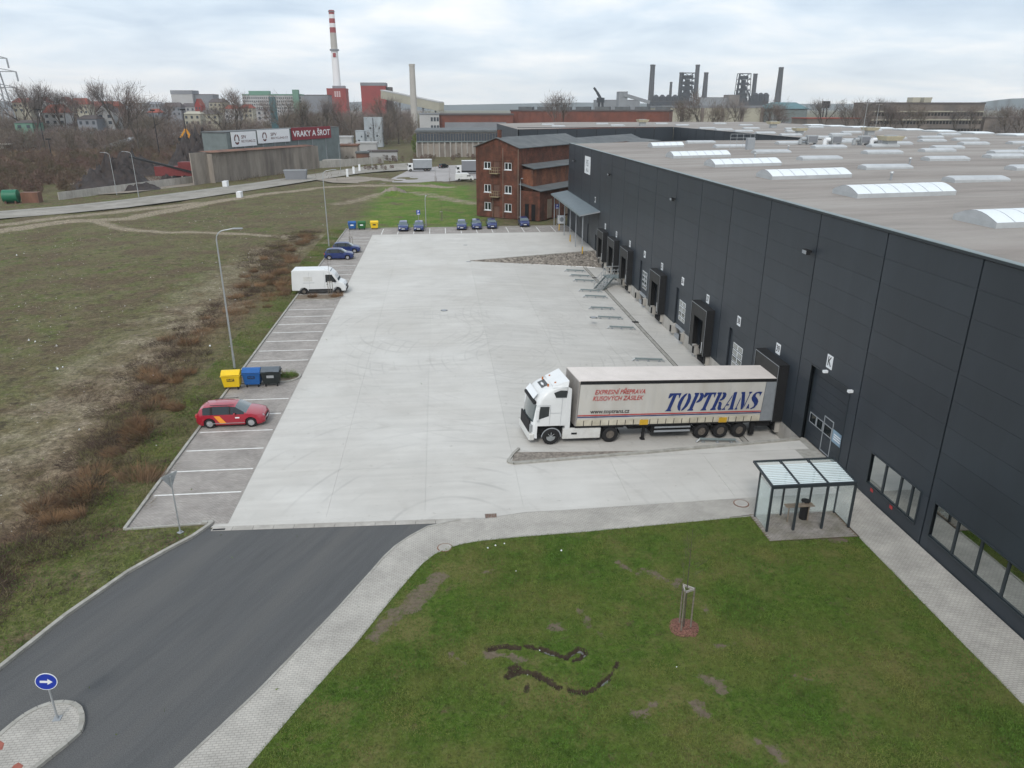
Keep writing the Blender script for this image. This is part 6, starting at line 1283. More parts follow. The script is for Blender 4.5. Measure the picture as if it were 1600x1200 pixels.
def online(u, v):   # point of the billboard line that stands at this bearing
    d = ray(u, 300); k = (LA.x*d.y-LA.y*d.x)/((LA.x-LB.x)*d.y-(LA.y-LB.y)*d.x); p = LA.lerp(LB, k); n_ = ray(u, v)
    for _ in range(6):
        d = ray(u, v); k = (LA.x*d.y-LA.y*d.x)/((LA.x-LB.x)*d.y-(LA.y-LB.y)*d.x); p = LA.lerp(LB, k)
    p.z = gy(u, v, p.y).z; return p
for u0, u1, v0, v1, mt, fn, lb in ((363.5,402,230,206.5,'plate',spv,'left white billboard with ring emblem and grey lettering'),(404,454,224.5,203.5,'plate',spv,'middle white billboard with ring emblem and grey lettering'),(457,518,219.5,199.5,'signred',vr,'dark red billboard with white VRAKY A ŠROT lettering')):
    a_ = online(u0, v0); b_ = online(u1, v0-1); z1_ = online(u0, v1).z; billboard(lb, a_, b_, a_.z, z1_, mt, fn)
a_ = online(358, 231); b_ = online(532, 216); d_ = Vector((b_.x-a_.x, b_.y-a_.y, 0)); L_ = d_.length; t = thing('sheet_building', 'grey green sheet clad building carrying the billboards', 'building', (a_.x, a_.y, 0), math.atan2(d_.y, d_.x)); hS = online(440, 202).z
for k in range(14): MB().box(L_*k/14, L_*(k+1)/14-.05, .4, .6, 0, hS-.3).build('wall_sheet', 'corr2', t)
MB().box(0, L_, .62, 9, 0, hS-.4).build('wall', 'corr2', t); MB().box(-.2, L_+.2, .35, 9.2, hS-.3, hS).build('roof', 'tar', t)
def heap(label, u, v, rx, ry, h_, mat='scrap', seed=1, name='scrap_heap'):
    p = g(u, v); rg = np.random.default_rng(seed); n = 26; xs_ = np.linspace(-1, 1, n); X, Y = np.meshgrid(xs_, xs_); R_ = np.hypot(X, Y); Zz = np.clip(1-R_, 0, 1)**.85*h_*(1+.25*rg.normal(size=X.shape)*(R_ < .95)); Zz[R_ >= .98] = -.1
    idx_ = np.arange(n*n).reshape(n, n); Fc = np.stack([idx_[:-1,:-1], idx_[:-1,1:], idx_[1:,1:], idx_[1:,:-1]], -1).reshape(-1, 4)
    o = link(name, npmesh(name, np.stack([X*rx, Y*ry, Zz], -1).reshape(-1, 3), Fc, mat), None, (p.x, p.y, 0)); return tag(o, label, 'heap')
heap('large dark scrap heap behind the low concrete wall', 178, 295, 10.5, 9, 6.4, seed=1); heap('second dark scrap heap farther back in the yard', 205, 274, 12, 9, 6.0, seed=2); heap('scrap heap behind the red crusher', 310, 262, 10, 12, 11, seed=3); heap('low scrap spill at the right of the heaps', 215, 296, 6, 4, 1.6, seed=4); heap('small black heap beside the crusher', 262, 284, 2.6, 2.2, 1.8, seed=5)
heap('brown earth mound on the path near the brick building', 615, 303, 3.5, 2.8, 1.6, 'dirtc', 6, 'earth_mound')
p = g(285, 280); t = thing('crusher', 'red mobile crusher with long dark conveyor in the scrap yard', 'machine', (p.x, p.y, 0), -.1); MB().box(-7,5,-1.4,1.4,1,3.6).box(0,4,-1.5,1.5,3.6,4.8).build('body', 'redm', t); MB().bar((-14,0,6.2),(8,-1.8,1.2),1.2,.5).build('conveyor', 'black', t)
for k in (-4.5, -1.5, 1.5): MB().tube((k,-1.6,.6),(k,1.6,.6),.6,n=12).build('wheel', 'tyre', t)
p = g(306, 252); t = thing('excavator', 'yellow excavator with raised arm behind the scrap heap', 'excavator', (p.x, p.y, 7.5), .4); MB().box(-1.5,1.5,-1.2,1.2,0,1.6).build('cab', 'digger', t); MB().bar((-.6,0,1.4),(-2.0,0,4.2),.8,.8).bar((-2.0,0,4.2),(-4.2,0,1.0),.6,.6).build('arm', 'digger', t); MB().box(-5.0,-3.9,-.6,.6,.0,1.2).build('bucket', 'black', t)
p = g(18, 318); t = thing('storage_tank', 'green horizontal tank beside the road at the left edge', 'tank', (p.x, p.y, 0), .15); MB().tube((-1.2,0,1.55),(1.6,0,1.55),1.35,n=24).build('tank_body', 'greenp', t, smooth=40); MB().box(-.9,-.6,-1,1,0,.6).box(1,1.3,-1,1,0,.6).build('cradle', 'rust', t); MB().box(2.2,5.5,-.5,2.2,0,2.2).build('side_enclosure', 'rust', t)
for u, v, w, h_, lb, mt in ((463,281,6.4,2.7,'pale blue skip container at the road bend','far_g'),(353,292,1.1,1.4,'white painted block against the corrugated wall','plate'),(375,309,1.0,1.3,'white box between road and path','plate')):
    p = g(u, v); t = thing('skip_container' if w > 3 else 'concrete_block', lb, 'skip' if w > 3 else 'block', (p.x, p.y, .1)); k = .86 if w > 3 else 1
    MB().add([(-w/2*k,-1*k,0),(w/2*k,-1*k,0),(w/2*k,1*k,0),(-w/2*k,1*k,0),(-w/2,-1.1,h_),(w/2,-1.1,h_),(w/2,1.1,h_),(-w/2,1.1,h_)], [(0,3,2,1),(4,5,6,7),(0,1,5,4),(1,2,6,5),(2,3,7,6),(3,0,4,7)]).build('hull', M['skipb'] if (w > 3 and 'skipb' in M) else mt, t)
    if w > 3: MB().box(-w/2-.05,w/2+.05,-1.16,-1.1,h_-.2,h_).build('rim_rail', 'grey_m', t)
# box truck, semi, dark car
def boxtruck(label, u, v, L, rz, H_=3.6, cabcol='white', boxcol='grey_p'):
    p = g(u, v); t = thing('box_truck', label, 'lorry', (p.x, p.y, .1), rz); h = 1.2
    MB().box(-L/2+1.9,L/2,-h,h,1.0,H_).build('cargo_box', boxcol, t, bevel=.04); MB().box(-L/2+1.85,L/2+.04,-h-.03,h+.03,H_,H_+.08).build('box_roof', 'plate', t)
    MB().sideprism([(-L/2,.5),(-L/2-.02,1.4),(-L/2+.35,2.4),(-L/2+1.75,2.5),(-L/2+1.75,.5)], -h+.05, h-.05).build('cab', cabcol, t, bevel=.06)
    MB().box(-L/2+.3,-L/2+1.1,-h+.035,-h+.048,1.4,2.1).box(-L/2+.05,-L/2+.3,-h+.2,h-.2,1.6,2.2).build('cab_window', 'glassd', t); MB().box(-L/2+1,L/2-.2,-.9,.9,.5,1.0).build('chassis', 'black', t)
    for x in (-L/2+.9, L/2-2.2, L/2-1.1): 
        for s in (-1, 1): add_wheel(t, x, s*(h-.15), .45, .3, .25, s, 'rimd')
    return t
boxtruck('grey box lorry with white roof in the far car park', 656, 268, 7.8, .12); boxtruck('white cab lorry half hidden by the brick building', 735, 272, 9, 0, 3.9, boxcol='far_g')
p = g(693, 263); dk = car('dark car between the lorries in the far car park', 'car', (p.x, p.y, .1), .9, 'black', HAT)
for u, v, lb in ((543,276,'left white post by the far road'),(562,268,'small white marker left of the far lorry'),(553,272,'white marker stone beside the far road')):
    p = g(u, v); t = MB().box(-.3,.3,-.3,.3,0,2.2).build('marker_post', 'plate', None, loc=(p.x, p.y, 0)); tag(t, lb, 'marker post')

# ------------------------------------------------------------------ buildings at distance (placed by plane y and outline)
def fbox(name, label, u0, u1, vt, y, depth, mat, roof=None, cat='building', z0=-1, par=None, rt=.6, vt2=None, rname='roof'):
    a = gy(u0, vt, y); b_ = gy(u1, vt2 or vt, y); zt_ = max(a.z, b_.z); cx = (a.x+b_.x)/2; w = b_.x-a.x
    t = par or thing(name, label, cat, (cx, y, 0)); ox, oy = (0, 0) if not par else (cx-par.location.x, y-par.location.y)
    MB().box(ox-w/2, ox+w/2, oy, oy+depth, z0, zt_-(rt if roof else 0)).build('wall', mat, t)
    if roof: MB().box(ox-w/2-.3, ox+w/2+.3, oy-.3, oy+depth+.3, zt_-rt, zt_).build(rname, roof, t)
    return t, w, zt_
def winrows(t, w, z0, z1, n, rows_, mat='far_win', fw=.55, fh=.5, y=-.08, x0=None):
    x0 = -w/2 if x0 is None else x0; me = MB().box(0, w/n*fw, y, -.01, 0, (z1-z0)/rows_*fh).data('window', mat)
    for r in range(rows_):
        for i in range(n): link('window', me, t, (x0+w*(i+.5-fw/2)/n, 0, z0+(z1-z0)*(r+.25)/rows_))
def house(label, u0, u1, vt, ve, y, wall, roof, axis='x', depth=11):
    a = gy(u0, ve, y); b_ = gy(u1, ve, y); zt_ = gy((u0+u1)/2, vt, y).z; w = b_.x-a.x; t = thing('house', label, 'house', ((a.x+b_.x)/2, y, 0), 0, 'town houses beyond the trees'); ze = a.z
    MB().box(-w/2,w/2,0,depth,-1,ze).build('wall', wall, t)
    if axis == 'x': MB().add([(-w/2-.4,-.4,ze),(w/2+.4,-.4,ze),(w/2+.4,depth+.4,ze),(-w/2-.4,depth+.4,ze),(-w/2+1.5,depth/2,zt_),(w/2-1.5,depth/2,zt_)], [(0,1,5,4),(2,3,4,5),(1,2,5),(3,0,4)]).build('roof', roof, t)
    else: MB().add([(-w/2-.3,-.3,ze),(w/2+.3,-.3,ze),(0,-.3,zt_),(-w/2-.3,depth,ze),(w/2+.3,depth,ze),(0,depth,zt_)], [(0,2,5,3),(1,4,5,2)]).build('roof', roof, t); 
    if axis != 'x': MB().add([(-w/2,-.05,ze),(w/2,-.05,ze),(0,-.05,zt_-.4)], [(0,1,2)]).build('gable', wall, t)
    n = max(2, int(w/3)); winrows(t, w, max(1, ze-6.5), ze-.3, n, 2, fw=.4)
    return t
hs = [('red roofed house at the far left behind the trees',18,44,153,160,560,'far_c','far_r','x'),('steep red roofed house with small tower look',56,72,151,160,560,'far_w','far_r','y'),('dark red roofed house left of the gabled one',92,105,151,161,570,'far_w','far_r','y'),('long terrace with dark red roof behind the trees',106,136,153,163,560,'far_c','far_r','x'),
 ('big grey gabled house front with pale plaster',150,176,162,176,430,'far_w','far_dr','y'),('pale house with red hip roof among the trees',66,100,163,176,450,'far_w','far_r','x'),('wide brick tenement with flat brown roof',140,186,158,166,600,'fbrick','far_r','x'),('orange roofed cottage right of the dark tree',230,248,170,176,520,'far_g','far_r','x'),
 ('mauve roofed tenement under the white factory',253,282,160,167,620,'far_g','far_dr','x'),('white tenement with dark roof',282,304,161,167,640,'far_w','far_dr','x'),('narrow red gabled house beside the white tenement',304,314,154,165,620,'redb','far_r','y'),('cream villa with flat roof left of the lamp',286,312,174,178,480,'far_c','far_c','x'),
 ('pale yellow house half hidden by bare trees',312,340,172,178,500,'far_c','far_dr','x'),('cream tenement with pink roof in the middle distance',326,352,154,160,640,'far_c','far_dr','x'),('beige office house with red brick roof',350,372,164,170,560,'far_w','far_r','x'),('peach coloured house right of the beige one',374,394,163,169,580,'far_c','far_r','x'),
 ('white house with ochre side beside the teal tower',400,418,170,172,520,'far_w','far_dr','x'),('dark blue roofed hall at the left horizon',226,252,159,163,800,'far_g','far_g','x'),('grey house in the brush at the left',120,150,180,186,420,'far_g','far_dr','x'),('pale green shed low among the brambles',22,50,188,192,420,'fgreen','far_dr','x')]
for h_ in hs: house(*h_)
t, w, z_ = fbox('factory', 'tall white factory block with dark top band', 266, 299, 141, 900, 25, 'far_w', 'far_g', rt=4)
t, w, z_ = fbox('factory', 'long grey hall adjoining the white factory block', 299, 332, 147, 905, 25, 'far_g', 'far_dr', vt2=149)
t, w, z_ = fbox('office_block', 'long pale blue office block with rows of windows', 378, 470, 147, 760, 16, 'far_w', 'fgreen', rt=1.2); winrows(t, w, 14, z_-2, 28, 5)
fbox('office_block', '', 388, 420, 142, 765, 8, 'fgreen', None, par=t)
fbox('office_block', '', 456, 465, 140, 755, 8, 'fgreen', None, par=t)
t, w, z_ = fbox('factory', 'low dark purple hall right of the office block', 470, 512, 148, 800, 30, 'far_g', 'far_dr')
t, w, z_ = fbox('power_station', 'red panelled building at the foot of the striped chimney', 510, 540, 138, 900, 26, 'redb', 'redb'); winrows(t, w*.34, 30, z_-3, 3, 5, 'chimw', .7, .5, x0=-w*.12)
t, w, z_ = fbox('power_station', 'red boiler house with grey flat roof', 563, 602, 129, 820, 30, 'redb', 'far_g', rt=3)
fbox('', '', 602, 612, 136, 825, 20, 'far_dr', None, par=t)
a = gy(598, 141, 780); b_ = gy(690, 160, 700); t = thing('conveyor_bridge', 'long sloping pale conveyor gallery running down from the boiler house', 'conveyor', (a.x, a.y, 0)); d = b_-a
MB().bar((0,0,a.z-4),(d.x,d.y,b_.z-4),5,7).build('gallery', 'far_c', t); MB().bar((0,0,a.z),(d.x,d.y,b_.z),5.4,.9).build('roof', 'far_w', t)
for k in (.3,.5,.7,.9): MB().bar((d.x*k,d.y*k,0),(d.x*k,d.y*k,a.z+(b_.z-a.z)*k-7),1.6,2).build('trestle_leg', 'far_g', t)
def chimney(label, u, vt, vb, y, r0, r1, mat, bands=None, cat='chimney'):
    a = gy(u, vt, y); t = thing('chimney', label, cat, (gy(u, 167, y).x, y, 0)); H_ = a.z
    if not bands: MB().tube((0,0,0),(0,0,H_),r0,r1,16).build('stack', mat, t, smooth=40); MB().tube((0,0,H_*.97),(0,0,H_),r1*1.12,n=16).build('rim', mat, t)
    else:
        for k, (f0, f1, mt) in enumerate(bands): MB().tube((0,0,H_*f0),(0,0,H_*f1),r0+(r1-r0)*f0,r0+(r1-r0)*f1,20,cap=True).build('stack_section', mt, t, smooth=40)
    return t, H_
t, H_ = chimney('very tall chimney with red and white bands on top', 529.5, 16, 150, 930, 5.0, 3.1, 'chim', [(0,.31,'chimr'),(.31,.67,'chimw'),(.67,.81,'chim'),(.81,.855,'chimr'),(.855,.89,'chimw'),(.89,.93,'chimr'),(.93,.965,'chimw'),(.965,1,'chimr')])
MB().tube((0,0,H_*.655),(0,0,H_*.67),5.2,n=20).tube((0,0,H_*.985),(0,0,H_*.99),3.8,n=20).build('platform', 'far_g', t); MB().box(-1.6,1.6,-4.5,-3.9,H_*.60,H_*.635).build('emblem', 'chimr', t)
t, w, z_ = fbox('plinth', 'round concrete base above the red power building', 519, 538, 134, 915, 14, 'far_g', None)
chimney('slender grey concrete chimney left of centre', 646.5, 100, 205, 560, 2.6, 1.9, 'chim')
for u, vt, y, r0, r1, lb in ((1016,101,1500,6,4.5,'leftmost dark steelworks stack'),(1046,128,1600,3.5,2.5,'short thin stack between the steelworks towers'),(1061,113,1550,4.6,4,'dark stack left of the first blast furnace'),(1085,101,1520,5,4,'tall stack beside the first blast furnace'),(1099,113,1500,6,4,'grey stack right of the first blast furnace'),(1175,115,1500,4.5,4,'dark stack beside the second blast furnace'),(1213.5,105,1350,6.5,4,'lone tall stack at the right of the steelworks')):
    chimney(lb, u, vt, 170, y, r0, r1, 'chimd')
def blast(label, u0, u1, vt, y):
    a = gy(u0, vt, y); b_ = gy(u1, vt, y); w = b_.x-a.x; H_ = a.z; t = thing('blast_furnace', label, 'blast furnace', ((a.x+b_.x)/2, y, 0)); b = MB(); random.seed(int(u0))
    MB().tube((0,0,0),(0,0,H_*.3),w*.45,w*.38,14).tube((0,0,H_*.3),(0,0,H_*.62),w*.38,w*.2,14).tube((0,0,H_*.62),(0,0,H_*.86),w*.16,n=10).build('furnace_shell', 'steelb', t)
    nl = 8
    for k in range(nl+1):
        z = H_*k/nl; ww = w/2*(1-.25*k/nl); 
        for s in (-1, 1): b.bar((-ww,s*ww*.7,z),(ww,s*ww*.7,z),1.0).bar((s*ww,-ww*.7,z),(s*ww,ww*.7,z),1.0)
        if k < nl:
            z2 = H_*(k+1)/nl; w2 = w/2*(1-.25*(k+1)/nl)
            for sx in (-1, 1):
                for sy in (-1, 1): b.bar((sx*ww,sy*ww*.7,z),(sx*w2,sy*w2*.7,z2),1.2)
                b.bar((-sx*ww,-ww*.7,z),(sx*w2,-w2*.7,z2),.8)
            b.box(-ww*random.uniform(.4,.9),ww*random.uniform(.4,.9),-ww*.6,ww*.6,z,z+H_/nl*random.uniform(.3,.7))
    b.build('steel_frame', 'steelb', t); MB().tube((-w*.3,0,H_*.95),(w*.55,0,H_*.5),1.6).tube((w*.55,0,H_*.5),(w*.6,0,H_*.1),2.4).tube((-w*.5,0,H_*.1),(-w*.3,0,H_),2).build('gas_pipe', 'steelb', t)
    return t
blast('first blast furnace with dark steel frame and pipes', 1063, 1087, 114, 1500); blast('second blast furnace standing farther right', 1152, 1174, 115, 1500)
i = 0
for us, vt, lb in (((1025,1035,1045,1055),148,'left'), ((1181,1189,1197),145,'right')):
    for u in us:
        i += 1; a = gy(u, vt, 1480); r = 6.5; H_ = a.z; nm = {1:'first',2:'second',3:'third',4:'fourth',5:'first',6:'second',7:'third'}[i]
        t = thing('hot_stove', '%s dark domed stove in the %s row of the steelworks' % (nm, lb), 'steelworks stove', (a.x, 1480, 0), 0, 'domed hot stoves of the steelworks'); MB().tube((0,0,0),(0,0,H_-4),r,n=14).tube((0,0,H_-4),(0,0,H_),r,r*.35,14).build('shell', 'steelb', t)
for args in (('steelworks_hall','dark steelworks hall below the first furnace',1020,1110,158,1450,40,'steelb','far_dr'),('steelworks_hall','grey steelworks hall at the left of the stacks',935,1000,156,1300,40,'far_g','far_dr'),('steelworks_hall','small grey tower block at the left of the steelworks',968,981,143,1250,20,'far_g','far_g'),('steelworks_hall','brown brick hall between the furnaces',1140,1156,148,1420,30,'far_b','far_dr'),('steelworks_hall','low dark hall under the second furnace',1150,1200,158,1440,30,'steelb','steelb'),('steelworks_hall','wide roof between the two furnaces',1088,1150,152,1430,40,'far_g','far_dr')): fbox(*args)
a = gy(975, 148, 1250); b_ = gy(1015, 160, 1250); t = thing('conveyor_bridge', 'dark sloping conveyor left of the steelworks stacks', 'conveyor', (a.x, 1250, 0)); MB().bar((0,0,a.z),(b_.x-a.x,0,b_.z),4,5).build('gallery', 'far_g', t); MB().bar((20,0,0),(20,0,a.z-6),2).build('leg', 'far_g', t)
a = gy(928, 137, 1000); b_ = gy(938, 150, 1000); t = thing('harbour_crane', 'dark curved crane boom behind the brick factory', 'crane', (b_.x, 1000, 0)); MB().bar((a.x-b_.x,0,a.z),(-4,0,b_.z+4),2.5).bar((-4,0,b_.z+4),(1,0,b_.z-4),3).build('boom', 'steelb', t); MB().box(-4,5,-3,3,b_.z-8,b_.z-2).bar((-3,0,0),(-1,0,b_.z-6),2.5).bar((5,0,0),(3,0,b_.z-6),2.5).build('tower', 'steelb', t)
# long pale hall with columns
t, w, z_ = fbox('pale_hall', 'long pale hall with dark columns behind the warehouse roof', 1035, 1192, 165, 520, 30, 'far_c', 'far_g', rt=1.5)
for k in range(6): x = -w/2+w*k/5; MB().box(x-1.1,x+1.1,-.8,-.02,-1,z_-1.6).build('column', 'far_b', t)
t, w, z_ = fbox('green_hall', 'dark green grey hall with hipped roof', 1203, 1262, 170, 560, 30, M['corr2'], None); MB().add([(-w/2-1,-1,z_),(w/2+1,-1,z_),(w/2+1,30,z_),(-w/2-1,30,z_),(-w/2+5,10,z_+4.6),(w/2-5,10,z_+4.6)], [(0,1,5,4),(2,3,4,5),(1,2,5),(3,0,4)]).build('roof', 'teal', t)
for k in range(4): MB().box(-w/2-.2,w/2+.2,-.3,-.01,2+k*3,3.0+k*3).build('cladding_band', 'far_g', t)
t, w, z_ = fbox('derelict_factory', 'long brown derelict factory with open floors', 1364, 1540, 160, 470, 22, 'far_b', 'far_dr', rt=1.0)
for k in range(3):
    zz = 3+k*5.0
    winrows(t, w, zz, zz+4.5, 34, 1, 'dark', .7, .42)
    MB().box(-w/2,w/2,-.5,-.02,zz+3.4,zz+4.1).build('floor_band', 'far_c' if k else 'far_b', t)
for u0, u1 in ((1431,1444),(1449,1462)):
    a = gy(u0, 152, 470); b_ = gy(u1, 152, 470); x0 = a.x-t.location.x; x1 = b_.x-t.location.x; MB().add([(x0,3,z_),(x1-.6,3,z_),(x1-.6,9,z_),(x0,9,z_),(x0+.2,3,a.z),(x1,3,a.z),(x1,9,a.z),(x0+.2,9,a.z)], [(4,5,6,7),(0,1,5,4),(1,2,6,5),(2,3,7,6),(3,0,4,7)]).build('roof_tower', 'far_c', t)
fbox('brown_shed', 'low brown shed row right of the derelict factory', 1540, 1640, 183, 470, 30, 'far_b', 'far_dr'); fbox('brown_shed', 'low reddish hall in front of the green hall', 1262, 1345, 184, 430, 20, 'far_b', 'far_r')
t = thing('water_tower', 'small dark water tower right of the green hall', 'tower', (gy(1291,160,460).x, 460, 0)); H_ = gy(1291,158,460).z; MB().bar((-1,0,0),(-1,0,H_-3),.5).bar((1,0,0),(1,0,H_-3),.5).build('legs', 'steelb', t); MB().tube((0,0,H_-4),(0,0,H_),2.3,n=12).build('tank', 'steelb', t)
# red brick factory across the middle and the grey saw tooth halls
def long_wall(name, label, uL, vL, uR, vR, yL, yR, mat, roof, cat='factory'):
    a = gy(uL, vL, yL); b_ = gy(uR, vR, yR); L = math.hypot(b_.x-a.x, b_.y-a.y); t = thing(name, label, cat, (a.x, a.y, 0), math.atan2(b_.y-a.y, b_.x-a.x)); H_ = (a.z+b_.z)/2
    MB().box(0, L, 0, 40, -1, H_-.8).build('wall', mat, t); MB().box(-.4, L+.4, -.4, 40.4, H_-.8, H_).build('roof', roof, t); return t, L, H_
t, L, H_ = long_wall('brick_factory', 'long red brick factory hall across the middle distance', 686, 181, 802, 174, 430, 430, 'fbrick', 'far_dr')
MB().box(3, L-4, -.3, -.02, 0, H_-4.5).build('grey_infill', 'far_g', t)
t, L, H_ = long_wall('brick_factory', 'darker red brick factory hall reaching to the steelworks side', 798, 171, 1046, 172, 440, 410, 'fbrick', 'far_dr')
for k in range(24): MB().box(L*k/24, L*k/24+.4, -.35, -.02, 0, H_-1).build('pilaster', 'fbrick', t)
for k in range(8): MB().box(L*k/8+3, L*k/8+11, 6, 12, H_, H_+1.6).build('roof_lantern', 'tar', t)
t, L, H_ = long_wall('grey_hall', 'long grey concrete hall with clerestory left of the brick building', 650, 204, 782, 203, 318, 318, 'corr', 'tar')
MB().box(0, L, -.25, -.02, H_-4.2, H_-1.2).build('clerestory_glazing', 'far_win', t); MB().box(0, L, -.6, -.26, H_-4.6, H_-4.2).build('ledge', 'cap', t)
for k in range(16): MB().box(L*k/15-.25, L*k/15+.25, -.5, -.03, 0, H_-4.6).build('pilaster', 'conc', t)
for k in range(30): MB().box(L*k/30, L*k/30+.12, -.3, -.26, H_-4.2, H_-1.2).build('glazing_bar', 'corr', t)
t, w, z_ = fbox('office_annex', 'pale grey two storey office beside the chimney foot', 655, 686, 177, 425, 14, 'far_w', 'far_g'); winrows(t, w*.45, 7, z_-1, 3, 2, 'far_win', .7, .5, x0=.5)
# silo group
for u0, u1, vt, y, lb in ((555,569,205,400,'short blue grey silo box left of the tall pair'),(568,582,184,402,'left half of the tall pale blue grey silo block'),(583,596,184,402,'right half of the tall pale blue grey silo block')):
    a = gy(u0, vt, y); b_ = gy(u1, vt, y); t = thing('silo', lb, 'silo', ((a.x+b_.x)/2, y, 0)); r = (b_.x-a.x)/2; MB().box(-r,r,0,9,0,a.z).box(-r-.1,r+.1,-.1,9.1,a.z,a.z+.25).build('shell', M['silog'], t); MB().box(-r*.5,-r*.1,-.06,-.01,a.z*.35,a.z*.35+1).box(r*.2,r*.5,-.06,-.01,a.z*.62,a.z*.62+.8).build('hatch', 'far_win', t); MB().box(r*.9,r*.98,-.35,-.02,0,a.z).build('downpipe', 'grey_p', t)
for args in (('white_shed','small white flat roofed shed below the silos',557,588,222,330,6,'far_w','far_w'),('white_shed','white hut with grey wall left of the silos',528,549,213,360,8,'far_w','far_w'),('brown_shed','low tan shed beside the scrap wall',522,558,226,300,8,'corr','rust'),('brown_shed','dark open shed with rusty stack',556,575,237,285,5,'rust','tar'),('white_shed','long low pale wall shed before the silos',575,620,235,300,4,'far_w','far_dr'),('concrete_shed','low grey concrete shed right of the scrap wall',505,530,250,275,5,'conc','conc')): fbox(*args)
fbox('teal_tower', 'tall narrow teal tower behind the billboards', 419.5, 428, 151, 390, 4, 'teal', None, 'tower')
a = g(206,222,3.5); b_ = g(360,205,3.5); t = thing('overground_pipe', 'thick silver overground pipeline in the scrub', 'pipeline', (a.x, a.y, 0)); d = Vector((b_.x-a.x, b_.y-a.y, 0)); MB().tube((0,0,4.6),(d.x,d.y,4.6),1.4,n=12).tube((0,0,4.6),(-8,-14,1),1.4,n=12).build('pipe', 'grey_m', t, smooth=40)
for k in range(7): MB().box(d.x*k/6-.4,d.x*k/6+.4,d.y*k/6-.4,d.y*k/6+.4,-.5,2.4).build('support', 'conc', t)
# rusty shed between brick building and warehouse notch
t = thing('rusty_shed', 'rust streaked shed behind the warehouse end', 'shed', (30, 168, 0), rad(20)); MB().box(0, 22, 0, 12, 0, 11.0).build('wall', 'rust', t); MB().add([(-1,-1,11.2),(23,-1,12.2),(23,13,12.6),(-1,13,11.6)], [(0,1,2,3)]).build('roof', 'tar', t)
# pylons, masts
def pylon(label, u, vt, vb, arms):
    p = g(u, vb); y = p.y; H_ = gy(u, vt, y).z; t = thing('power_pylon', label, 'pylon', (p.x, y, 0)); b = MB(); n = 9; wb = H_*.09
    def ww(f): return wb*(1-f)+.5*f
    for k in range(n):
        f0, f1 = k/n, (k+1)/n
        for sx in (-1, 1):
            for sy in (-1, 1): b.bar((sx*ww(f0),sy*ww(f0),H_*f0),(sx*ww(f1),sy*ww(f1),H_*f1),.7)
            b.bar((-sx*ww(f0),-ww(f0),H_*f0),(sx*ww(f1),-ww(f1),H_*f1),.45)
    b.build('tower', 'grey_p', t)
    for f, L in arms: 
        m = MB().bar((-L,0,H_*f),(L,0,H_*f),.6).bar((-L,0,H_*f),(0,0,H_*f+2.4),.5).bar((L,0,H_*f),(0,0,H_*f+2.4),.5)
        for s in (-1, 1): m.tube((s*L,0,H_*f),(s*L*1.02,0,H_*f-6),.55)
        m.build('crossarm', 'grey_p', t)
pylon('tall lattice power pylon at the left edge', 16, 70, 215, [(.86,9),(.72,13),(.55,11)])
for u, v, vt, lb in ((73,240,172,'dark pole in the scrub at the left'),(250,245,173,'dark lamp mast behind the scrap yard'),(298,255,172,'dark lamp mast left of the white billboards'),(82,250,218,'short dark post in the brambles')):
    p = g(u, v); t = thing('floodlight_mast', lb, 'mast', (p.x, p.y, 0), 0, 'dark masts in the scrub'); H_ = gy(u, vt, p.y).z; MB().tube((0,0,0),(0,0,H_),.2,.12).build('pole', 'steelb', t); MB().box(-.9,.9,-.3,.3,H_-.1,H_+.4).build('lamp_head', 'black', t)
t = thing('water_tank_stand', 'small flat topped concrete stand at the left edge', 'tower', (g(6,240).x, g(6,240).y, 0)); MB().box(-4.2,4.2,-2,2,3.9,4.3).build('deck', 'conc', t); MB().box(-1,1,-1,1,0,3.9).build('leg', 'conc', t)

# ------------------------------------------------------------------ trees
def bare_tree_meshes(seed, spread, kind):
    rg = random.Random(seed); tr = MB(); tips = []
    def grow(p, d, L, r, lv):
        e_ = p+d*L; tr.tube(p, e_, r, r*.62, 5 if lv < 2 else 3, cap=False)
        if lv >= 4: tips.append((e_, d)); return
        tips.append((e_, d)) if lv >= 2 else None
        for k in range(rg.choice((2, 3, 3) if lv else (3, 4, 4))):
            a = rg.uniform(0, 2*pi); s = spread*rg.uniform(.5, 1.15); o = d.orthogonal().normalized(); o = Matrix.Rotation(a, 3, d) @ o
            nd_ = (d+o*s+Vector((0,0,.12))).normalized(); grow(p.lerp(e_, rg.uniform(.75, 1) if lv else rg.uniform(.7, 1)), nd_, L*rg.uniform(.62, .86), r*.58, lv+1)
    grow(Vector((0,0,0)), Vector((0,0,1)), .27, .016, 0)
    mz = max(e.z for e, _ in tips); s = 1/mz
    n = len(tips); k = 9; P = np.repeat(np.array([tuple(e_) for e_, _ in tips]), k, 0); D = np.repeat(np.array([tuple(d) for _, d in tips]), k, 0); m = len(P)
    P = P+rng.normal(0, .035, P.shape); D = D+rng.normal(0, .55, D.shape)+np.array([0,0,.25])
    V, Fc = slivers(P, D, rng.uniform(.04, .13, m), rng.uniform(.0025, .0055, m))
    tm = MB(); tm.v = [tuple(Vector(v)*s) for v in tr.v]; tm.f = tr.f; tm.m = tr.m
    return tm.data('trunk', 'bark'), npmesh('crown', V*s, Fc, kind)
TM = [bare_tree_meshes(i, sp, kd) for i, (sp, kd) in enumerate(((.55,'twig'),(.7,'twig'),(.45,'twig2'),(.62,'twig2'),(.8,'twig'),(.38,'twig2')))]
def tree(u, vt, y, label, k=0, wid=1.0, group='bare winter trees'):
    top = gy(u, vt, y); t = thing('bare_tree', label, 'tree', (gy(u, 167, y).x, y, -.1), random.uniform(0, 6.28), group); H_ = top.z
    t.scale = (H_*wid, H_*wid, H_); tm, cm_ = TM[k % 6]; link('trunk', tm, t); link('crown', cm_, t); return t
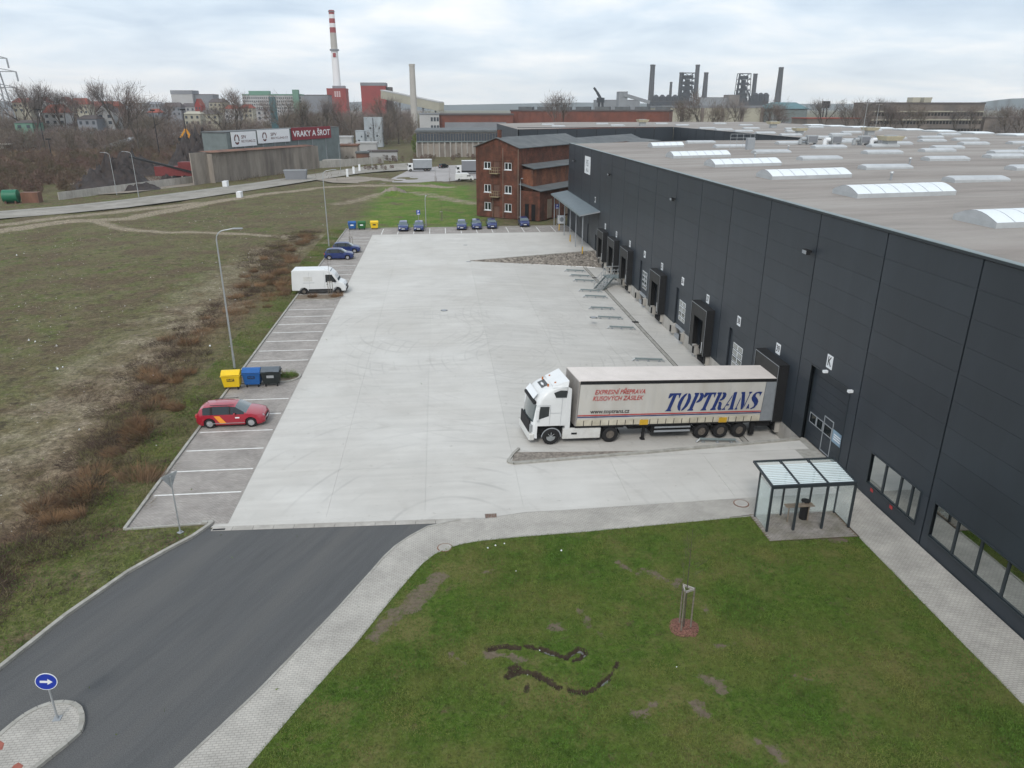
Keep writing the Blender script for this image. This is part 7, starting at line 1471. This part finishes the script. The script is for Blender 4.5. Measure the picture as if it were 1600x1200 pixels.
spec = [(50,134,420,'tall bare tree right of the power pylon',2),(32,142,440,'bare tree in front of the red roofed house',1),(62,146,440,'slim bare tree at the left skyline',5),(93,148,440,'bare tree between the red roofs',0),(112,148,440,'bare forked tree left of the gabled house',3),(138,146,430,'bare tree before the brick tenement',1),(178,131,420,'tall bare tree standing above the left skyline',2),(190,147,430,'bare tree right of the tall one',4),(205,152,350,'low spreading bare tree by the cottage',0),(228,154,380,'rounded bare tree near the orange roofed cottage',4),
 (365,146,400,'bare tree in front of the office block',0),(345,158,420,'low bare tree before the yellow house',1),(440,153,380,'bare tree right of the teal tower',4),(475,160,400,'broad bare tree under the office block end',0),(505,158,400,'bare tree left of the striped chimney base',3),(545,160,400,'bare tree right of the striped chimney base',4),(600,156,430,'bare tree in front of the boiler house',1),(620,158,440,'tall bare tree beside the conveyor gallery',3),(876,150,330,'bare spreading tree behind the brick building roof',2),
 (1096,150,350,'broad bare bush tree in front of the pale hall',1),(1062,162,360,'small bare tree at the left of the pale hall',0),(1152,160,360,'bare tree between two pale hall bays',3),(1125,168,365,'low bare tree before the pale hall',4),(1205,160,370,'dense bare tree at the right end of the pale hall',4),(1215,166,380,'second bare tree right of the pale hall',0),
 (1290,158,400,'bare tree beside the small water tower',2),(1343,160,400,'bare dark tree left of the derelict factory',1),(1330,168,390,'small bare tree left of the factory',3),(1365,158,410,'pale bare tree at the factory corner',5),(1385,161,410,'second pale bare tree at the factory corner',5),(1400,168,400,'bare tree in front of the factory left part',0),(1420,166,400,'bare tree in front of the factory windows',1),(1440,170,400,'low bare tree before the factory middle',4),(1500,172,400,'bare tree before the factory right part',3),(1525,170,400,'bare tree at the right end of the factory',0),(1580,168,380,'bare rounded tree near the right edge',4),(1600,172,380,'bare tree at the right edge of the view',1)]
for u, vt, y, lb, k in spec: tree(u, vt, y, lb, k)
# tree belt too dense to tell apart: one mass
def belt(name, label, spans, seed, mat, hr=(8, 15), dens=1.0):
    rg = np.random.default_rng(seed); Vs = []; Fs = []; off = 0
    for (u0, u1, y0, y1, n, hmin, hmax) in spans:
        for _ in range(n):
            u = rg.uniform(u0, u1); y = rg.uniform(y0, y1); x = gy(u, 167, y).x; H_ = rg.uniform(hmin, hmax); r = H_*rg.uniform(.28, .5); m = int(260*dens)
            V, Fc = twigcloud(m, H_, r, int(rg.integers(1e9)), .08, .10+H_*.006, H_*.10, H_*.26); V = V+np.array([x, y, 0]); Vs.append(V); Fs.append(Fc+off); off += len(V)
    o = link(name, npmesh(name, np.concatenate(Vs), np.concatenate(Fs), mat)); return stuff(o, label, 'thicket' if hmax < 6 else 'wood')
belt('tree_belt', 'dense brown belt of bare trees in front of the town', [(-80,250,350,430,230,5,10),(-80,250,430,540,220,9,14),(240,420,400,520,110,8,12),(430,640,400,560,170,10,16),(640,700,480,520,18,8,12)], 3, 'twig')
belt('tree_belt', 'grey brown bare trees between the houses of the town', [(-50,470,540,760,150,10,18),(470,700,600,800,60,10,18),(900,1060,700,900,30,10,15)], 4, 'twig2')
belt('tree_belt', 'bare trees along the right horizon', [(1255,1640,440,600,60,8,14),(1540,1700,500,900,60,12,20)], 5, 'twig2')
belt('bramble_thicket', 'red brown bramble thickets covering the wasteland at the left', [(-60,112,215,350,300,1.2,3.2),(112,160,262,350,60,1.2,2.8),(-60,110,190,215,60,1.5,3.2),(150,360,300,380,150,1.5,3.4),(360,560,300,400,90,2,4.5)], 6, 'bramble', dens=.9)
belt('roadside_scrub', 'low brown scrub along the far road and fences', [(500,640,280,300,30,1,2.4),(640,790,290,312,30,1,2.2),(560,620,250,262,10,.8,1.6)], 8, 'bramble', dens=.6)
# a few individual evergreen or dark shrubs
for u, v, h_, lb in ((652,240,8,'dark evergreen tree at the corner of the grey hall'),):
    p = g(u, v); V, Fc = twigcloud(900, h_, 2.4, 5, .05, .25, .5, 1.3); t = thing('evergreen_tree', lb, 'tree', (p.x, p.y, 0)); MB().tube((0,0,0),(0,0,h_*.8),.25,.05).build('trunk', 'bark', t); link('crown', npmesh('crown', V, Fc, 'grassb'), t)

# ------------------------------------------------------------------ haze
hb = MB().box(-2600, 2600, -60, 5200, -4, 165); hm_ = bpy.data.materials.new('haze'); hm_.use_nodes = True; t = hm_.node_tree; t.nodes.clear(); o_ = t.nodes.new('ShaderNodeOutputMaterial'); v_ = t.nodes.new('ShaderNodeVolumePrincipled')
v_.inputs['Color'].default_value = (.86, .91, .96, 1); v_.inputs['Density'].default_value = .00013; v_.inputs['Anisotropy'].default_value = .1; t.links.new(v_.outputs[0], o_.inputs['Volume'])
hz_ = hb.build('haze', hm_); stuff(hz_, 'faint pale winter haze filling the air', 'haze')
